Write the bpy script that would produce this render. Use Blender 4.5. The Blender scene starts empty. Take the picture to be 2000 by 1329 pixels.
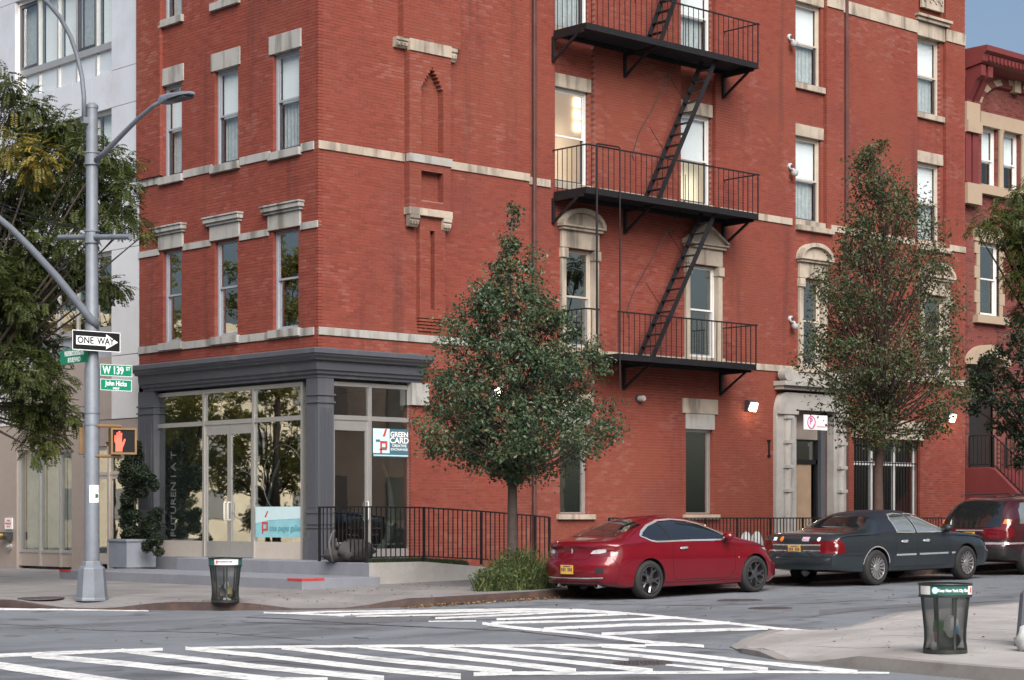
import bpy, bmesh, math, random
import numpy as np
from mathutils import Vector, Matrix, Euler
from mathutils.geometry import delaunay_2d_cdt
from mathutils.bvhtree import BVHTree

random.seed(7)
scene = bpy.context.scene
COL = scene.collection
R_ = math.radians

# ------------------------------------------------------------------ camera
F, CX, YH = 3889.0, 1000.0, 1010.0
CAM = Vector((-25.8, -34.0, 1.52))
ANG = R_(47.25)
FWD = Vector((math.cos(ANG), math.sin(ANG), 0))
RGT = Vector((math.sin(ANG), -math.cos(ANG), 0))
cam_data = bpy.data.cameras.new('camera')
cam = bpy.data.objects.new('camera', cam_data)
COL.objects.link(cam)
cam.location = CAM
cam.rotation_euler = (R_(90), 0, ANG - R_(90))
cam_data.sensor_width = 36.0
cam_data.lens = 36.0 * F / 2000.0
cam_data.shift_y = (YH - 664.5) / 2000.0
cam_data.clip_end = 2000
scene.camera = cam

# ------------------------------------------------------------------ sky, sun, exposure
SUN_AZ = Vector((-0.52, -0.85, 0)).normalized()      # veiled evening light from behind the camera, no hard shadows
SUN_EL = R_(40)
world = bpy.data.worlds.new('World')
scene.world = world
world.use_nodes = True
wn = world.node_tree
sky = wn.nodes.new('ShaderNodeTexSky')
sky.sky_type = 'NISHITA'
sky.sun_disc = False
sky.sun_elevation = SUN_EL
sky.sun_rotation = math.atan2(SUN_AZ.x, SUN_AZ.y)
sky.dust_density = 5.0
sky.air_density = 1.0
sky.ozone_density = 1.6
bg = wn.nodes['Background']
wn.links.new(sky.outputs[0], bg.inputs[0])
bg.inputs[1].default_value = 0.042
sun_data = bpy.data.lights.new('sun', 'SUN')
sun = bpy.data.objects.new('sun', sun_data)
COL.objects.link(sun)
sun_data.energy = 1.5
sun_data.angle = R_(48)
sun_data.color = (1.0, 0.96, 0.915)
to_sun = (SUN_AZ * math.cos(SUN_EL) + Vector((0, 0, math.sin(SUN_EL)))).normalized()
sun.rotation_euler = to_sun.to_track_quat('Z', 'Y').to_euler()
sun.location = to_sun * 80
scene.view_settings.view_transform = 'Standard'
scene.view_settings.look = 'None'
scene.view_settings.gamma = 1
scene.view_settings.exposure = 1.78
scene.render.engine = 'CYCLES'
scene.cycles.use_denoising = True
scene.cycles.max_bounces = 8
scene.cycles.transparent_max_bounces = 12
scene.cycles.sample_clamp_indirect = 6.0

# ------------------------------------------------------------------ measuring
def ray(px, py):
    return FWD + RGT * ((px - CX) / F) + Vector((0, 0, 1)) * ((YH - py) / F)
def hitY(px, py, y0=0.0):
    d = ray(px, py); return CAM + d * ((y0 - CAM.y) / d.y)
def hitX(px, py, x0=0.0):
    d = ray(px, py); return CAM + d * ((x0 - CAM.x) / d.x)
def RX(px, y0=0.0): return hitY(px, YH, y0).x
def RZ(px, py, y0=0.0): return hitY(px, py, y0).z
def LY(px, x0=0.0): return hitX(px, YH, x0).y
def LZ(px, py, x0=0.0): return hitX(px, py, x0).z
def gz(x):                                   # height of the roadway: the side street climbs gently
    return -0.14 + 0.018 * min(max(0.0, x + 9.8), 60)
def GP(px, py, dz=0.0):                      # point on the ground (dz above the roadway)
    z = 0.0; d = ray(px, py)
    for _ in range(8):
        t = (z - CAM.z) / d.z
        p = CAM + d * t
        z = gz(p.x) + dz
    return Vector((p.x, p.y, z))

# ------------------------------------------------------------------ materials
MATS = {}
def mat(name, col, rough=0.6, metal=0.0, var=0.12, vscale=6.0, bump=0.0, bscale=60.0, spec=0.5, coat=0.0, stain=None, sscale=1.5, samt=0.35, world_pos=False, rvar=0.0, spots=None, streak=None, fleck=None):
    if name in MATS: return MATS[name]
    m = bpy.data.materials.new(name); m.use_nodes = True
    nt = m.node_tree; N = nt.nodes; L = nt.links
    b = N['Principled BSDF']
    b.inputs['Roughness'].default_value = rough
    b.inputs['Metallic'].default_value = metal
    b.inputs['Specular IOR Level'].default_value = spec
    b.inputs['Coat Weight'].default_value = coat
    b.inputs['Coat Roughness'].default_value = 0.04
    if world_pos:
        src = N.new('ShaderNodeNewGeometry').outputs['Position']
    else:
        src = N.new('ShaderNodeTexCoord').outputs['Object']
    out = None
    nz = N.new('ShaderNodeTexNoise'); nz.inputs['Scale'].default_value = vscale
    nz.inputs['Detail'].default_value = 6; nz.inputs['Roughness'].default_value = 0.65
    L.new(src, nz.inputs['Vector'])
    rp = N.new('ShaderNodeValToRGB')
    rp.color_ramp.elements[0].position = 0.3; rp.color_ramp.elements[1].position = 0.7
    rp.color_ramp.elements[0].color = [max(0, c * (1 - var)) for c in col] + [1]
    rp.color_ramp.elements[1].color = [min(1, c * (1 + var)) for c in col] + [1]
    L.new(nz.outputs['Fac'], rp.inputs['Fac']); out = rp.outputs['Color']
    if stain is not None:
        n2 = N.new('ShaderNodeTexNoise'); n2.inputs['Scale'].default_value = sscale
        n2.inputs['Detail'].default_value = 8; n2.inputs['Roughness'].default_value = 0.7
        L.new(src, n2.inputs['Vector'])
        r2 = N.new('ShaderNodeValToRGB')
        r2.color_ramp.elements[0].position = 0.48; r2.color_ramp.elements[1].position = 0.72
        r2.color_ramp.elements[0].color = (0, 0, 0, 1); r2.color_ramp.elements[1].color = (samt, samt, samt, 1)
        L.new(n2.outputs['Fac'], r2.inputs['Fac'])
        mx = N.new('ShaderNodeMix'); mx.data_type = 'RGBA'
        L.new(r2.outputs['Color'], mx.inputs['Factor'])
        L.new(out, mx.inputs['A']); mx.inputs['B'].default_value = list(stain) + [1]
        out = mx.outputs['Result']
    for extra in (spots, streak, fleck):            # (colour, noise scale, low, high, amount[, stretch])
        if extra is None: continue
        sc_, lo_, hi_, am_ = extra[1:5]; v_ = src
        if len(extra) > 5:
            mp = N.new('ShaderNodeMapping'); mp.inputs['Scale'].default_value = extra[5]; L.new(src, mp.inputs['Vector']); v_ = mp.outputs[0]
        n4 = N.new('ShaderNodeTexNoise'); n4.inputs['Scale'].default_value = sc_; n4.inputs['Detail'].default_value = 4; L.new(v_, n4.inputs['Vector'])
        r4 = N.new('ShaderNodeMapRange'); r4.inputs['From Min'].default_value = lo_; r4.inputs['From Max'].default_value = hi_; r4.inputs['To Max'].default_value = am_
        L.new(n4.outputs['Fac'], r4.inputs['Value'])
        m4 = N.new('ShaderNodeMix'); m4.data_type = 'RGBA'; L.new(r4.outputs[0], m4.inputs['Factor']); L.new(out, m4.inputs['A']); m4.inputs['B'].default_value = list(extra[0]) + [1]; out = m4.outputs['Result']
    L.new(out, b.inputs['Base Color'])
    if rvar:
        mr = N.new('ShaderNodeMapRange'); mr.inputs['To Min'].default_value = max(0, rough - rvar); mr.inputs['To Max'].default_value = min(1, rough + rvar)
        L.new(nz.outputs['Fac'], mr.inputs['Value']); L.new(mr.outputs[0], b.inputs['Roughness'])
    if bump:
        n3 = N.new('ShaderNodeTexNoise'); n3.inputs['Scale'].default_value = bscale; n3.inputs['Detail'].default_value = 5
        L.new(src, n3.inputs['Vector'])
        bp = N.new('ShaderNodeBump'); bp.inputs['Strength'].default_value = bump; bp.inputs['Distance'].default_value = 0.01
        L.new(n3.outputs['Fac'], bp.inputs['Height']); L.new(bp.outputs['Normal'], b.inputs['Normal'])
    MATS[name] = m
    return m

def glass_mat(name, tint=(0.93, 0.95, 0.95), boost=0.02, rough=0.01, ior=1.5):
    m = bpy.data.materials.new(name); m.use_nodes = True
    nt = m.node_tree; N = nt.nodes; L = nt.links
    N.remove(N['Principled BSDF'])
    tr = N.new('ShaderNodeBsdfTransparent'); tr.inputs[0].default_value = list(tint) + [1]
    gl = N.new('ShaderNodeBsdfGlossy'); gl.inputs['Roughness'].default_value = rough
    gl.inputs[0].default_value = (0.95, 0.97, 0.97, 1)
    nz = N.new('ShaderNodeTexNoise'); nz.inputs['Scale'].default_value = 1.6
    tc = N.new('ShaderNodeNewGeometry'); L.new(tc.outputs['Position'], nz.inputs['Vector'])
    bp = N.new('ShaderNodeBump'); bp.inputs['Strength'].default_value = 0.02; bp.inputs['Distance'].default_value = 0.03
    L.new(nz.outputs['Fac'], bp.inputs['Height']); L.new(bp.outputs['Normal'], gl.inputs['Normal'])
    lw = N.new('ShaderNodeLayerWeight')
    pw = N.new('ShaderNodeMath'); pw.operation = 'POWER'; pw.inputs[1].default_value = 4.0
    L.new(lw.outputs['Facing'], pw.inputs[0])
    ad = N.new('ShaderNodeMath'); ad.operation = 'MULTIPLY_ADD'; ad.use_clamp = True
    ad.inputs[1].default_value = 0.9; ad.inputs[2].default_value = 0.04 + boost
    L.new(pw.outputs[0], ad.inputs[0])
    mx = N.new('ShaderNodeMixShader'); L.new(ad.outputs[0], mx.inputs[0])
    L.new(tr.outputs[0], mx.inputs[1]); L.new(gl.outputs[0], mx.inputs[2])
    L.new(mx.outputs[0], N['Material Output'].inputs['Surface'])
    MATS[name] = m
    return m

def emit_mat(name, col, strength):
    m = bpy.data.materials.new(name); m.use_nodes = True
    b = m.node_tree.nodes['Principled BSDF']
    b.inputs['Base Color'].default_value = list(col) + [1]
    b.inputs['Emission Color'].default_value = list(col) + [1]
    b.inputs['Emission Strength'].default_value = strength
    MATS[name] = m
    return m

# ------------------------------------------------------------------ mesh helpers
class MB:
    def __init__(s, plane=None):
        s.v = []; s.f = []; s.r = []; s.plane = plane
    def P(s, a, d, z):
        if s.plane == 'L': return (d, a, z)
        return (a, d, z)
    def box(s, a0, a1, d0, d1, z0, z1, r=None):
        i = len(s.v)
        for z in (z0, z1):
            for d in (d0, d1):
                for a in (a0, a1): s.v.append(s.P(a, d, z))
        fs = [(0, 2, 3, 1), (4, 5, 7, 6), (0, 1, 5, 4), (2, 6, 7, 3), (0, 4, 6, 2), (1, 3, 7, 5)]
        if s.plane == 'L': fs = [q[::-1] for q in fs]
        for q in fs: s.f.append(tuple(i + k for k in q))
        if r is not None: s.r += [r] * 6
        return s
    def face(s, pts):
        i = len(s.v); s.v += [tuple(p) for p in pts]; s.f.append(tuple(range(i, i + len(pts)))); return s
    def prism(s, poly, a0, a1, axis='s'):
        # poly: list of (p,q); axis 's': poly in (d,z) swept along a; 'd': poly in (a,z) swept along d; 'z': poly (a,d) swept along z
        n = len(poly); i = len(s.v)
        for t in (a0, a1):
            for p, q in poly:
                if axis == 's': s.v.append(s.P(t, p, q))
                elif axis == 'd': s.v.append(s.P(p, t, q))
                else: s.v.append(s.P(p, q, t))
        for k in range(n):
            s.f.append((i + k, i + (k + 1) % n, i + n + (k + 1) % n, i + n + k))
        s.f.append(tuple(i + k for k in range(n))[::-1]); s.f.append(tuple(i + n + k for k in range(n)))
        return s
    def tube(s, pts, r, n=8, cap=True):
        pts = [Vector(p) for p in pts]; rs = r if isinstance(r, (list, tuple)) else [r] * len(pts)
        i0 = len(s.v); up = Vector((0, 0, 1)); prev = None
        for k, p in enumerate(pts):
            t = (pts[min(k + 1, len(pts) - 1)] - pts[max(k - 1, 0)])
            if t.length < 1e-9: t = Vector((0, 0, 1))
            t.normalize()
            if prev is None:
                a = t.cross(up)
                if a.length < 1e-3: a = t.cross(Vector((1, 0, 0)))
            else:
                a = prev - t * prev.dot(t)
                if a.length < 1e-4: a = t.cross(up)
            a.normalize(); prev = a; b = t.cross(a)
            for j in range(n):
                q = 2 * math.pi * j / n
                s.v.append(tuple(p + (a * math.cos(q) + b * math.sin(q)) * rs[k]))
        for k in range(len(pts) - 1):
            for j in range(n):
                s.f.append((i0 + k * n + j, i0 + k * n + (j + 1) % n, i0 + (k + 1) * n + (j + 1) % n, i0 + (k + 1) * n + j))
        if cap:
            s.f.append(tuple(i0 + j for j in range(n))[::-1])
            e = i0 + (len(pts) - 1) * n
            s.f.append(tuple(e + j for j in range(n)))
        return s
    def bar(s, p, q, w, h=None):
        h = h or w
        p = Vector(p); q = Vector(q); t = (q - p).normalized()
        a = t.cross(Vector((0, 0, 1)))
        if a.length < 1e-3: a = Vector((1, 0, 0))
        a.normalize(); b = a.cross(t)
        i = len(s.v)
        for c in (p, q):
            for u, w_ in ((-1, -1), (1, -1), (1, 1), (-1, 1)):
                s.v.append(tuple(c + a * (u * w / 2) + b * (w_ * h / 2)))
        for q4 in [(0, 1, 2, 3), (7, 6, 5, 4), (0, 4, 5, 1), (1, 5, 6, 2), (2, 6, 7, 3), (3, 7, 4, 0)]:
            s.f.append(tuple(i + k for k in q4))
        return s
    def lathe(s, prof, n=24, c=(0, 0, 0), axis='z', cap=True):
        i0 = len(s.v); c = Vector(c)
        for r, h in prof:
            for j in range(n):
                q = 2 * math.pi * j / n
                if axis == 'z': p = Vector((r * math.cos(q), r * math.sin(q), h))
                elif axis == 'y': p = Vector((r * math.cos(q), h, r * math.sin(q)))
                else: p = Vector((h, r * math.cos(q), r * math.sin(q)))
                s.v.append(tuple(c + p))
        for k in range(len(prof) - 1):
            for j in range(n):
                s.f.append((i0 + k * n + j, i0 + k * n + (j + 1) % n, i0 + (k + 1) * n + (j + 1) % n, i0 + (k + 1) * n + j))
        if cap:
            s.f.append(tuple(i0 + j for j in range(n))[::-1])
            e = i0 + (len(prof) - 1) * n
            s.f.append(tuple(e + j for j in range(n)))
        return s
    def mesh(s, name, m, smooth=False, fix=True):
        me = bpy.data.meshes.new(name)
        me.from_pydata([tuple(p) for p in s.v], [], s.f)
        if m is not None:
            for k in (m if isinstance(m, (list, tuple)) else [m]): me.materials.append(k)
        if s.r:
            at = me.attributes.new('rnd', 'FLOAT', 'FACE')
            at.data.foreach_set('value', s.r)
        if fix:
            bm = bmesh.new(); bm.from_mesh(me); bmesh.ops.recalc_face_normals(bm, faces=bm.faces); bm.to_mesh(me); bm.free()
        if smooth:
            me.polygons.foreach_set('use_smooth', [True] * len(me.polygons))
            if smooth is not True: me.set_sharp_from_angle(angle=R_(smooth))
        me.update()
        return me
    def build(s, name, m, parent=None, smooth=False, fix=True, bevel=0):
        o = bpy.data.objects.new(name, s.mesh(name, m, smooth, fix))
        COL.objects.link(o)
        if parent is not None: o.parent = parent; 
        if parent is not None: o.matrix_parent_inverse = INV(parent)
        if bevel:
            md = o.modifiers.new('bevel', 'BEVEL'); md.width = bevel; md.segments = 2; md.limit_method = 'ANGLE'
        return o

def wmat(o):
    m = Matrix.LocRotScale(o.location, o.rotation_euler, o.scale)
    if o.parent is not None: return wmat(o.parent) @ o.matrix_parent_inverse @ m
    return m
def INV(o): return wmat(o).inverted()
def tag(o, label=None, cat=None, group=None, kind=None):
    if label: o['label'] = label
    if cat: o['category'] = cat
    if group: o['group'] = group
    if kind: o['kind'] = kind
    return o
def empty(name, loc, label=None, cat=None, group=None, rz=0.0):
    o = bpy.data.objects.new(name, None); COL.objects.link(o)
    o.location = loc; o.rotation_euler = (0, 0, rz); o.empty_display_size = 0.2
    return tag(o, label, cat, group)
def child(name, mesh, parent, loc=(0, 0, 0), rot=(0, 0, 0)):
    """part whose mesh data is in the parent's own axes"""
    o = bpy.data.objects.new(name, mesh); COL.objects.link(o); o.parent = parent
    o.location = loc; o.rotation_euler = rot
    return o
def wchild(name, mesh, parent, loc=(0, 0, 0), rot=(0, 0, 0)):
    """part placed in world axes"""
    o = bpy.data.objects.new(name, mesh); COL.objects.link(o); o.parent = parent
    o.matrix_parent_inverse = INV(parent)
    o.location = loc; o.rotation_euler = rot
    return o
def text_mesh(s, size, m, extrude=0.0015, bold=0.0, align='CENTER', sx=1.0):
    cu = bpy.data.curves.new('lettering', 'FONT'); cu.body = s; cu.size = size
    cu.align_x = align; cu.align_y = 'CENTER'; cu.extrude = extrude; cu.offset = bold; cu.resolution_u = 3
    o = bpy.data.objects.new('lettering', cu); COL.objects.link(o)
    dg = bpy.context.evaluated_depsgraph_get()
    me = bpy.data.meshes.new_from_object(o.evaluated_get(dg))
    COL.objects.unlink(o); bpy.data.objects.remove(o); bpy.data.curves.remove(cu)
    me.materials.clear(); me.materials.append(m)
    if sx != 1.0: me.transform(Matrix.Diagonal((sx, 1, 1, 1)))
    return me
def place_text(me, parent, origin, right, up=Vector((0, 0, 1)), name='lettering'):
    right = Vector(right).normalized(); up = Vector(up).normalized(); n = right.cross(up)
    M = Matrix((right, up, n)).transposed().to_4x4(); M.translation = Vector(origin)
    me.transform(M)
    o = bpy.data.objects.new(name, me); COL.objects.link(o); o.parent = parent; o.matrix_parent_inverse = INV(parent)
    return o

# ------------------------------------------------------------------ shared materials
M_ASPH = mat('asphalt', (0.162, 0.179, 0.200), 0.82, var=0.12, vscale=0.55, bump=0.5, bscale=140, stain=(0.095, 0.10, 0.112), sscale=0.30, samt=0.75, world_pos=True, spec=0.35, fleck=((0.30, 0.31, 0.32), 55, 0.58, 0.74, 0.55), spots=((0.050, 0.053, 0.058), 1.7, 0.58, 0.68, 0.65), streak=((0.078, 0.083, 0.093), 0.9, 0.50, 0.64, 0.65, (0.22, 1.0, 1.0)))
M_PAINT = mat('road_paint', (0.74, 0.75, 0.74), 0.7, var=0.10, vscale=3, stain=(0.26, 0.27, 0.29), sscale=2.2, samt=0.75, world_pos=True, bump=0.2, spots=((0.19, 0.20, 0.22), 11, 0.55, 0.66, 0.6), fleck=((0.2, 0.21, 0.23), 45, 0.56, 0.68, 0.6))
M_CONC = mat('pavement', (0.205, 0.20, 0.20), 0.85, var=0.16, vscale=1.1, bump=0.35, bscale=90, stain=(0.14, 0.13, 0.126), sscale=0.9, samt=0.7, world_pos=True, spots=((0.07, 0.065, 0.062), 7.5, 0.64, 0.70, 0.6), fleck=((0.34, 0.33, 0.32), 50, 0.6, 0.75, 0.4), streak=((0.12, 0.105, 0.10), 0.7, 0.5, 0.68, 0.55))
M_CONC2 = mat('pavement_pale', (0.33, 0.32, 0.315), 0.85, var=0.12, vscale=1.1, bump=0.35, bscale=90, stain=(0.26, 0.245, 0.235), sscale=0.9, samt=0.6, world_pos=True, spots=((0.10, 0.095, 0.09), 7.5, 0.64, 0.70, 0.6), fleck=((0.45, 0.44, 0.42), 50, 0.6, 0.75, 0.4), streak=((0.20, 0.18, 0.165), 0.7, 0.5, 0.68, 0.6))
M_JOINT = mat('pavement_joint', (0.11, 0.105, 0.10), 0.9, world_pos=True)
M_KERB = mat('kerb_steel', (0.060, 0.042, 0.040), 0.55, var=0.3, vscale=3, stain=(0.12, 0.06, 0.035), sscale=3, samt=0.6, world_pos=True)
M_KERB2 = mat('kerb_stone', (0.25, 0.235, 0.225), 0.8, var=0.2, vscale=2, stain=(0.10, 0.08, 0.07), sscale=2, samt=0.7, world_pos=True, bump=0.3)
M_STONE = mat('limestone', (0.385, 0.33, 0.268), 0.8, var=0.13, vscale=1.6, bump=0.25, bscale=50, stain=(0.22, 0.185, 0.15), sscale=1.3, samt=0.7, world_pos=True, streak=((0.11, 0.095, 0.08), 2.2, 0.50, 0.66, 0.75, (1.6, 1.6, 0.25)))
M_STONEG = mat('limestone_cool', (0.33, 0.33, 0.32), 0.8, var=0.14, vscale=1.6, bump=0.25, bscale=50, stain=(0.22, 0.195, 0.15), sscale=1.6, samt=0.7, world_pos=True, streak=((0.11, 0.10, 0.085), 2.2, 0.50, 0.66, 0.75, (1.6, 1.6, 0.25)))
M_GREYP = mat('grey_paint', (0.075, 0.081, 0.097), 0.42, var=0.07, vscale=2, stain=(0.065, 0.065, 0.075), sscale=2, samt=0.5, world_pos=True, streak=((0.13, 0.125, 0.13), 2.0, 0.56, 0.72, 0.5, (1.5, 1.5, 0.3)), spots=((0.05, 0.045, 0.045), 9, 0.66, 0.74, 0.5))
M_GREYS = mat('grey_painted_step', (0.19, 0.20, 0.235), 0.7, var=0.1, vscale=2, stain=(0.17, 0.16, 0.165), sscale=1.2, samt=0.6, world_pos=True, bump=0.2)
M_ALU = mat('aluminium_frame', (0.52, 0.51, 0.50), 0.38, 0.7, var=0.05, world_pos=True)
M_ALUW = mat('aluminium_panel', (0.60, 0.54, 0.48), 0.42, 0.35, var=0.05, world_pos=True)
M_DARKF = mat('dark_sash', (0.045, 0.047, 0.055), 0.4, var=0.1)
M_GREYF = mat('grey_window_frame', (0.27, 0.29, 0.33), 0.45, var=0.08, world_pos=True)
M_WHITEF = mat('white_window_frame', (0.62, 0.62, 0.62), 0.45, var=0.05, world_pos=True)
M_TANF = mat('tan_window_frame', (0.45, 0.40, 0.34), 0.5, var=0.08, world_pos=True)
M_SHADE = mat('roller_shade', (0.86, 0.88, 0.90), 0.8, var=0.03, vscale=2)
M_CURT = mat('net_curtain', (0.42, 0.45, 0.46), 0.8, var=0.18, vscale=9)
M_BLIND = mat('slat_blind', (0.62, 0.61, 0.57), 0.6, var=0.05)
M_BLACK = mat('black_iron', (0.009, 0.009, 0.011), 0.55, var=0.3, vscale=12, spec=.35, stain=(0.035, 0.02, 0.014), sscale=8, samt=0.4, world_pos=True)
M_ROOM = mat('room_wall', (0.20, 0.20, 0.20), 0.9, var=0.05)
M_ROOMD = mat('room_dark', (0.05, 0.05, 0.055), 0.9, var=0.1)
M_GALV = mat('galvanised_steel', (0.175, 0.198, 0.235), 0.5, 0.2, var=0.10, vscale=5, stain=(0.15, 0.145, 0.145), sscale=6, samt=0.45, bump=0.1)
M_GLASS = glass_mat('window_glass')
M_GLASSD = glass_mat('window_glass_dark', tint=(0.50, 0.55, 0.55), boost=0.26)
M_GLASSM = glass_mat('shopfront_glass', tint=(0.66, 0.72, 0.70), boost=0.26)

# ------------------------------------------------------------------ roadway and ground
mb = MB()
mb.face([(-700, -700, -0.6), (700, -700, -0.6), (700, 700, -0.6), (-700, 700, -0.6)])
tag(mb.build('ground', M_JOINT), kind='structure')
mb = MB()
for x0, x1 in ((-70, -9.8), (-9.8, 50.2), (50.2, 120)):
    mb.face([(x0, -90, gz(x0)), (x1, -90, gz(x1)), (x1, 110, gz(x1)), (x0, 110, gz(x0))])
tag(mb.build('road', M_ASPH), kind='structure')

def clip_convex(poly, region):
    out = poly
    for i in range(len(region)):
        a = region[i]; b = region[(i + 1) % len(region)]
        inp = out; out = []
        if not inp: break
        side = lambda p: (b[0] - a[0]) * (p[1] - a[1]) - (b[1] - a[1]) * (p[0] - a[0])
        for k in range(len(inp)):
            p, q = inp[k], inp[(k + 1) % len(inp)]
            sp, sq = side(p), side(q)
            if sp >= 0: out.append(p)
            if (sp >= 0) != (sq >= 0):
                t = sp / (sp - sq); out.append((p[0] + (q[0] - p[0]) * t, p[1] + (q[1] - p[1]) * t))
    return out
def dense(pts, step):
    out = []
    for p, q in zip(pts[:-1], pts[1:]):
        n = max(1, int(math.hypot(q[0] - p[0], q[1] - p[1]) / step))
        for k in range(n): out.append((p[0] + (q[0] - p[0]) * k / n, p[1] + (q[1] - p[1]) * k / n))
    out.append(pts[-1]); return out
def inset_line(pts, d):
    out = []
    for k, p in enumerate(pts):
        a = pts[max(0, k - 1)]; b = pts[min(len(pts) - 1, k + 1)]
        tx, ty = b[0] - a[0], b[1] - a[1]; l = math.hypot(tx, ty)
        out.append((p[0] - ty / l * d, p[1] + tx / l * d))
    return out

def make_sidewalk(line, far, ramps, slab_area, kerb_mat, slab_mat, step=1.52, ox=0.0, oy=0.0, kerb_end=None, gap=.006):
    """line: kerb line with the pavement on its left hand; far: points closing the (convex) outline"""
    def top(x, y):
        dip = 0.0
        for cx, cy, rad in ramps: dip = max(dip, 0.125 * max(0.0, min(1.0, 1.5 * (1 - math.hypot(x - cx, y - cy) / rad))))
        return gz(x) + 0.14 - dip
    root = empty('sidewalk', (line[len(line) // 2][0], line[len(line) // 2][1], 0)); tag(root, kind='structure')
    ln = dense(line, 0.35)
    inn = inset_line(ln, 0.17)
    mb = MB()
    for k in range(len(ln) - 1):
        p, q, pi, qi = ln[k], ln[k + 1], inn[k], inn[k + 1]
        mb.face([(p[0], p[1], gz(p[0]) - 0.05), (q[0], q[1], gz(q[0]) - 0.05), (q[0], q[1], top(*q)), (p[0], p[1], top(*p))])
        mb.face([(p[0], p[1], top(*p)), (q[0], q[1], top(*q)), (qi[0], qi[1], top(*qi)), (pi[0], pi[1], top(*pi))])
    mb.build('kerb', kerb_mat, root, smooth=40, fix=False)
    region = [tuple(p) for p in inn] + far
    # bed under the slabs
    mb = MB()
    xs0, xs1, ys0, ys1 = slab_area
    bedpoly = [(p[0], p[1]) for p in region]
    for a0, a1 in ((-70, -9.8), (-9.8, 50.2), (50.2, 120)):
        c = clip_convex([(a0, -90), (a1, -90), (a1, 110), (a0, 110)], bedpoly)
        if len(c) > 2:
            n = 34
            mb.face([(x, y, gz(x) + 0.004) for x, y in c])
    mb.build('pavement_bed', M_JOINT, root, fix=False)
    nx = int((xs1 - xs0) / step); ny = int((ys1 - ys0) / step)
    for i in range(nx + 1):
        for j in range(ny + 1):
            x0 = xs0 + i * step + ox; y0 = ys0 + j * step + oy
            sub = 4
            cells = []
            # finely cut outline so a slab can follow the kerb ramps
            sq = dense([(x0 + gap, y0 + gap), (x0 + step - gap, y0 + gap), (x0 + step - gap, y0 + step - gap), (x0 + gap, y0 + step - gap), (x0 + gap, y0 + gap)], 0.38)[:-1]
            c = clip_convex(sq, bedpoly)
            if len(c) < 3: continue
            ar = 0.5 * abs(sum(c[k][0] * c[(k + 1) % len(c)][1] - c[(k + 1) % len(c)][0] * c[k][1] for k in range(len(c))))
            if ar < 0.003: continue
            mb = MB(); jz = random.uniform(-.002, .002)
            cxm = sum(p[0] for p in c) / len(c); cym = sum(p[1] for p in c) / len(c)
            n = len(c)
            for x, y in c: mb.v.append((x, y, top(x, y) + jz))
            for x, y in c: mb.v.append((x, y, top(x, y) - 0.03))
            mb.v.append((cxm, cym, top(cxm, cym) + jz))
            for k in range(n):
                mb.f.append((k, (k + 1) % n, 2 * n)); mb.f.append((k, k + n, (k + 1) % n + n, (k + 1) % n))
            mb.build('paving_slab', slab_mat, root, fix=False)
    return root, top

NE_line = [(-8.35, 60), (-8.35, -1.2), (-7.95, -2.4), (-7.3, -4.2), (-6.5, -5.55), (-5.6, -6.65), (-4.5, -7.4), (-3.3, -7.68), (-1.6, -7.70), (80, -7.70)]
NE, ne_top = make_sidewalk(NE_line, [(80, 60)], [(-7.75, -3.2, 1.7), (-5.2, -7.0, 1.5)], (-9, 23.0, -8.5, 14), M_KERB, M_CONC)
SE_line = [(-8.86, -60), (-8.86, -23.5), (-8.73, -22.2), (-8.5, -20.8), (-8.2, -19.4), (-7.75, -18.5), (-7.1, -17.75), (-6.3, -17.25), (-4.6, -16.85), (-2.2, -16.6), (2.0, -16.6), (80, -16.6)]
SE_line = SE_line[::-1]
SE, se_top = make_sidewalk(SE_line, [(80, -60)][::-1], [(-7.0, -17.6, 2.0), (-4.0, -16.8, 1.9), (-8.3, -19.6, 1.2)], (-9.2, 6.0, -27, -16), M_KERB2, M_CONC2, 1.55, 0.3, 0.5, gap=.012)

# painted markings
def stripe(parent, cl, w, name='stripe', dz=0.004):
    """cl: centre line in picture points; w: breadth in pixels at each end"""
    w = w if isinstance(w, tuple) else (w, w)
    mb = MB(); n = 14; tot = len(cl) - 1
    pts = []
    for k in range(tot):
        for j in range(n):
            t = j / n; pts.append((cl[k][0] + (cl[k + 1][0] - cl[k][0]) * t, cl[k][1] + (cl[k + 1][1] - cl[k][1]) * t))
    pts.append(cl[-1])
    jit = [[random.uniform(-.28, .28), random.uniform(-.28, .28)] for _ in pts]
    for k in range(len(pts) - 1):
        q = []
        for (x, y), sgn in ((pts[k], -1), (pts[k + 1], -1), (pts[k + 1], 1), (pts[k], 1)):
            kk = k if (x, y) == pts[k] else k + 1
            ww = (w[0] + (w[1] - w[0]) * kk / (len(pts) - 1)) * (1.14 if M_PAINT.name.startswith('road') else .62 if M_PAINT.name.startswith('tar') else 1)
            p = GP(x, y + sgn * ww / 2 + jit[kk][0 if sgn < 0 else 1], dz); q.append((p.x, p.y, p.z))
        mb.face(q)
    return mb.build(name, M_PAINT, parent, fix=True)
xa = empty('crosswalk', (-11, -16, -0.13)); tag(xa, kind='structure')
for cl, w in [([(-60, 1284), (0, 1281), (107, 1276), (225, 1271.5), (318, 1268.5)], (7, 5)), ([(362, 1266.5), (500, 1264), (750, 1262), (1000, 1261.5), (1175, 1260.5), (1262, 1262)], (4, 5)),
              ([(500, 1326), (640, 1326)], 5), ([(925, 1317), (1000, 1315), (1150, 1315), (1500, 1312.5), (1620, 1313.5), (1737, 1314.6)], (7, 3))]:
    stripe(xa, cl, w, 'border_line', 0.0045)
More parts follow.
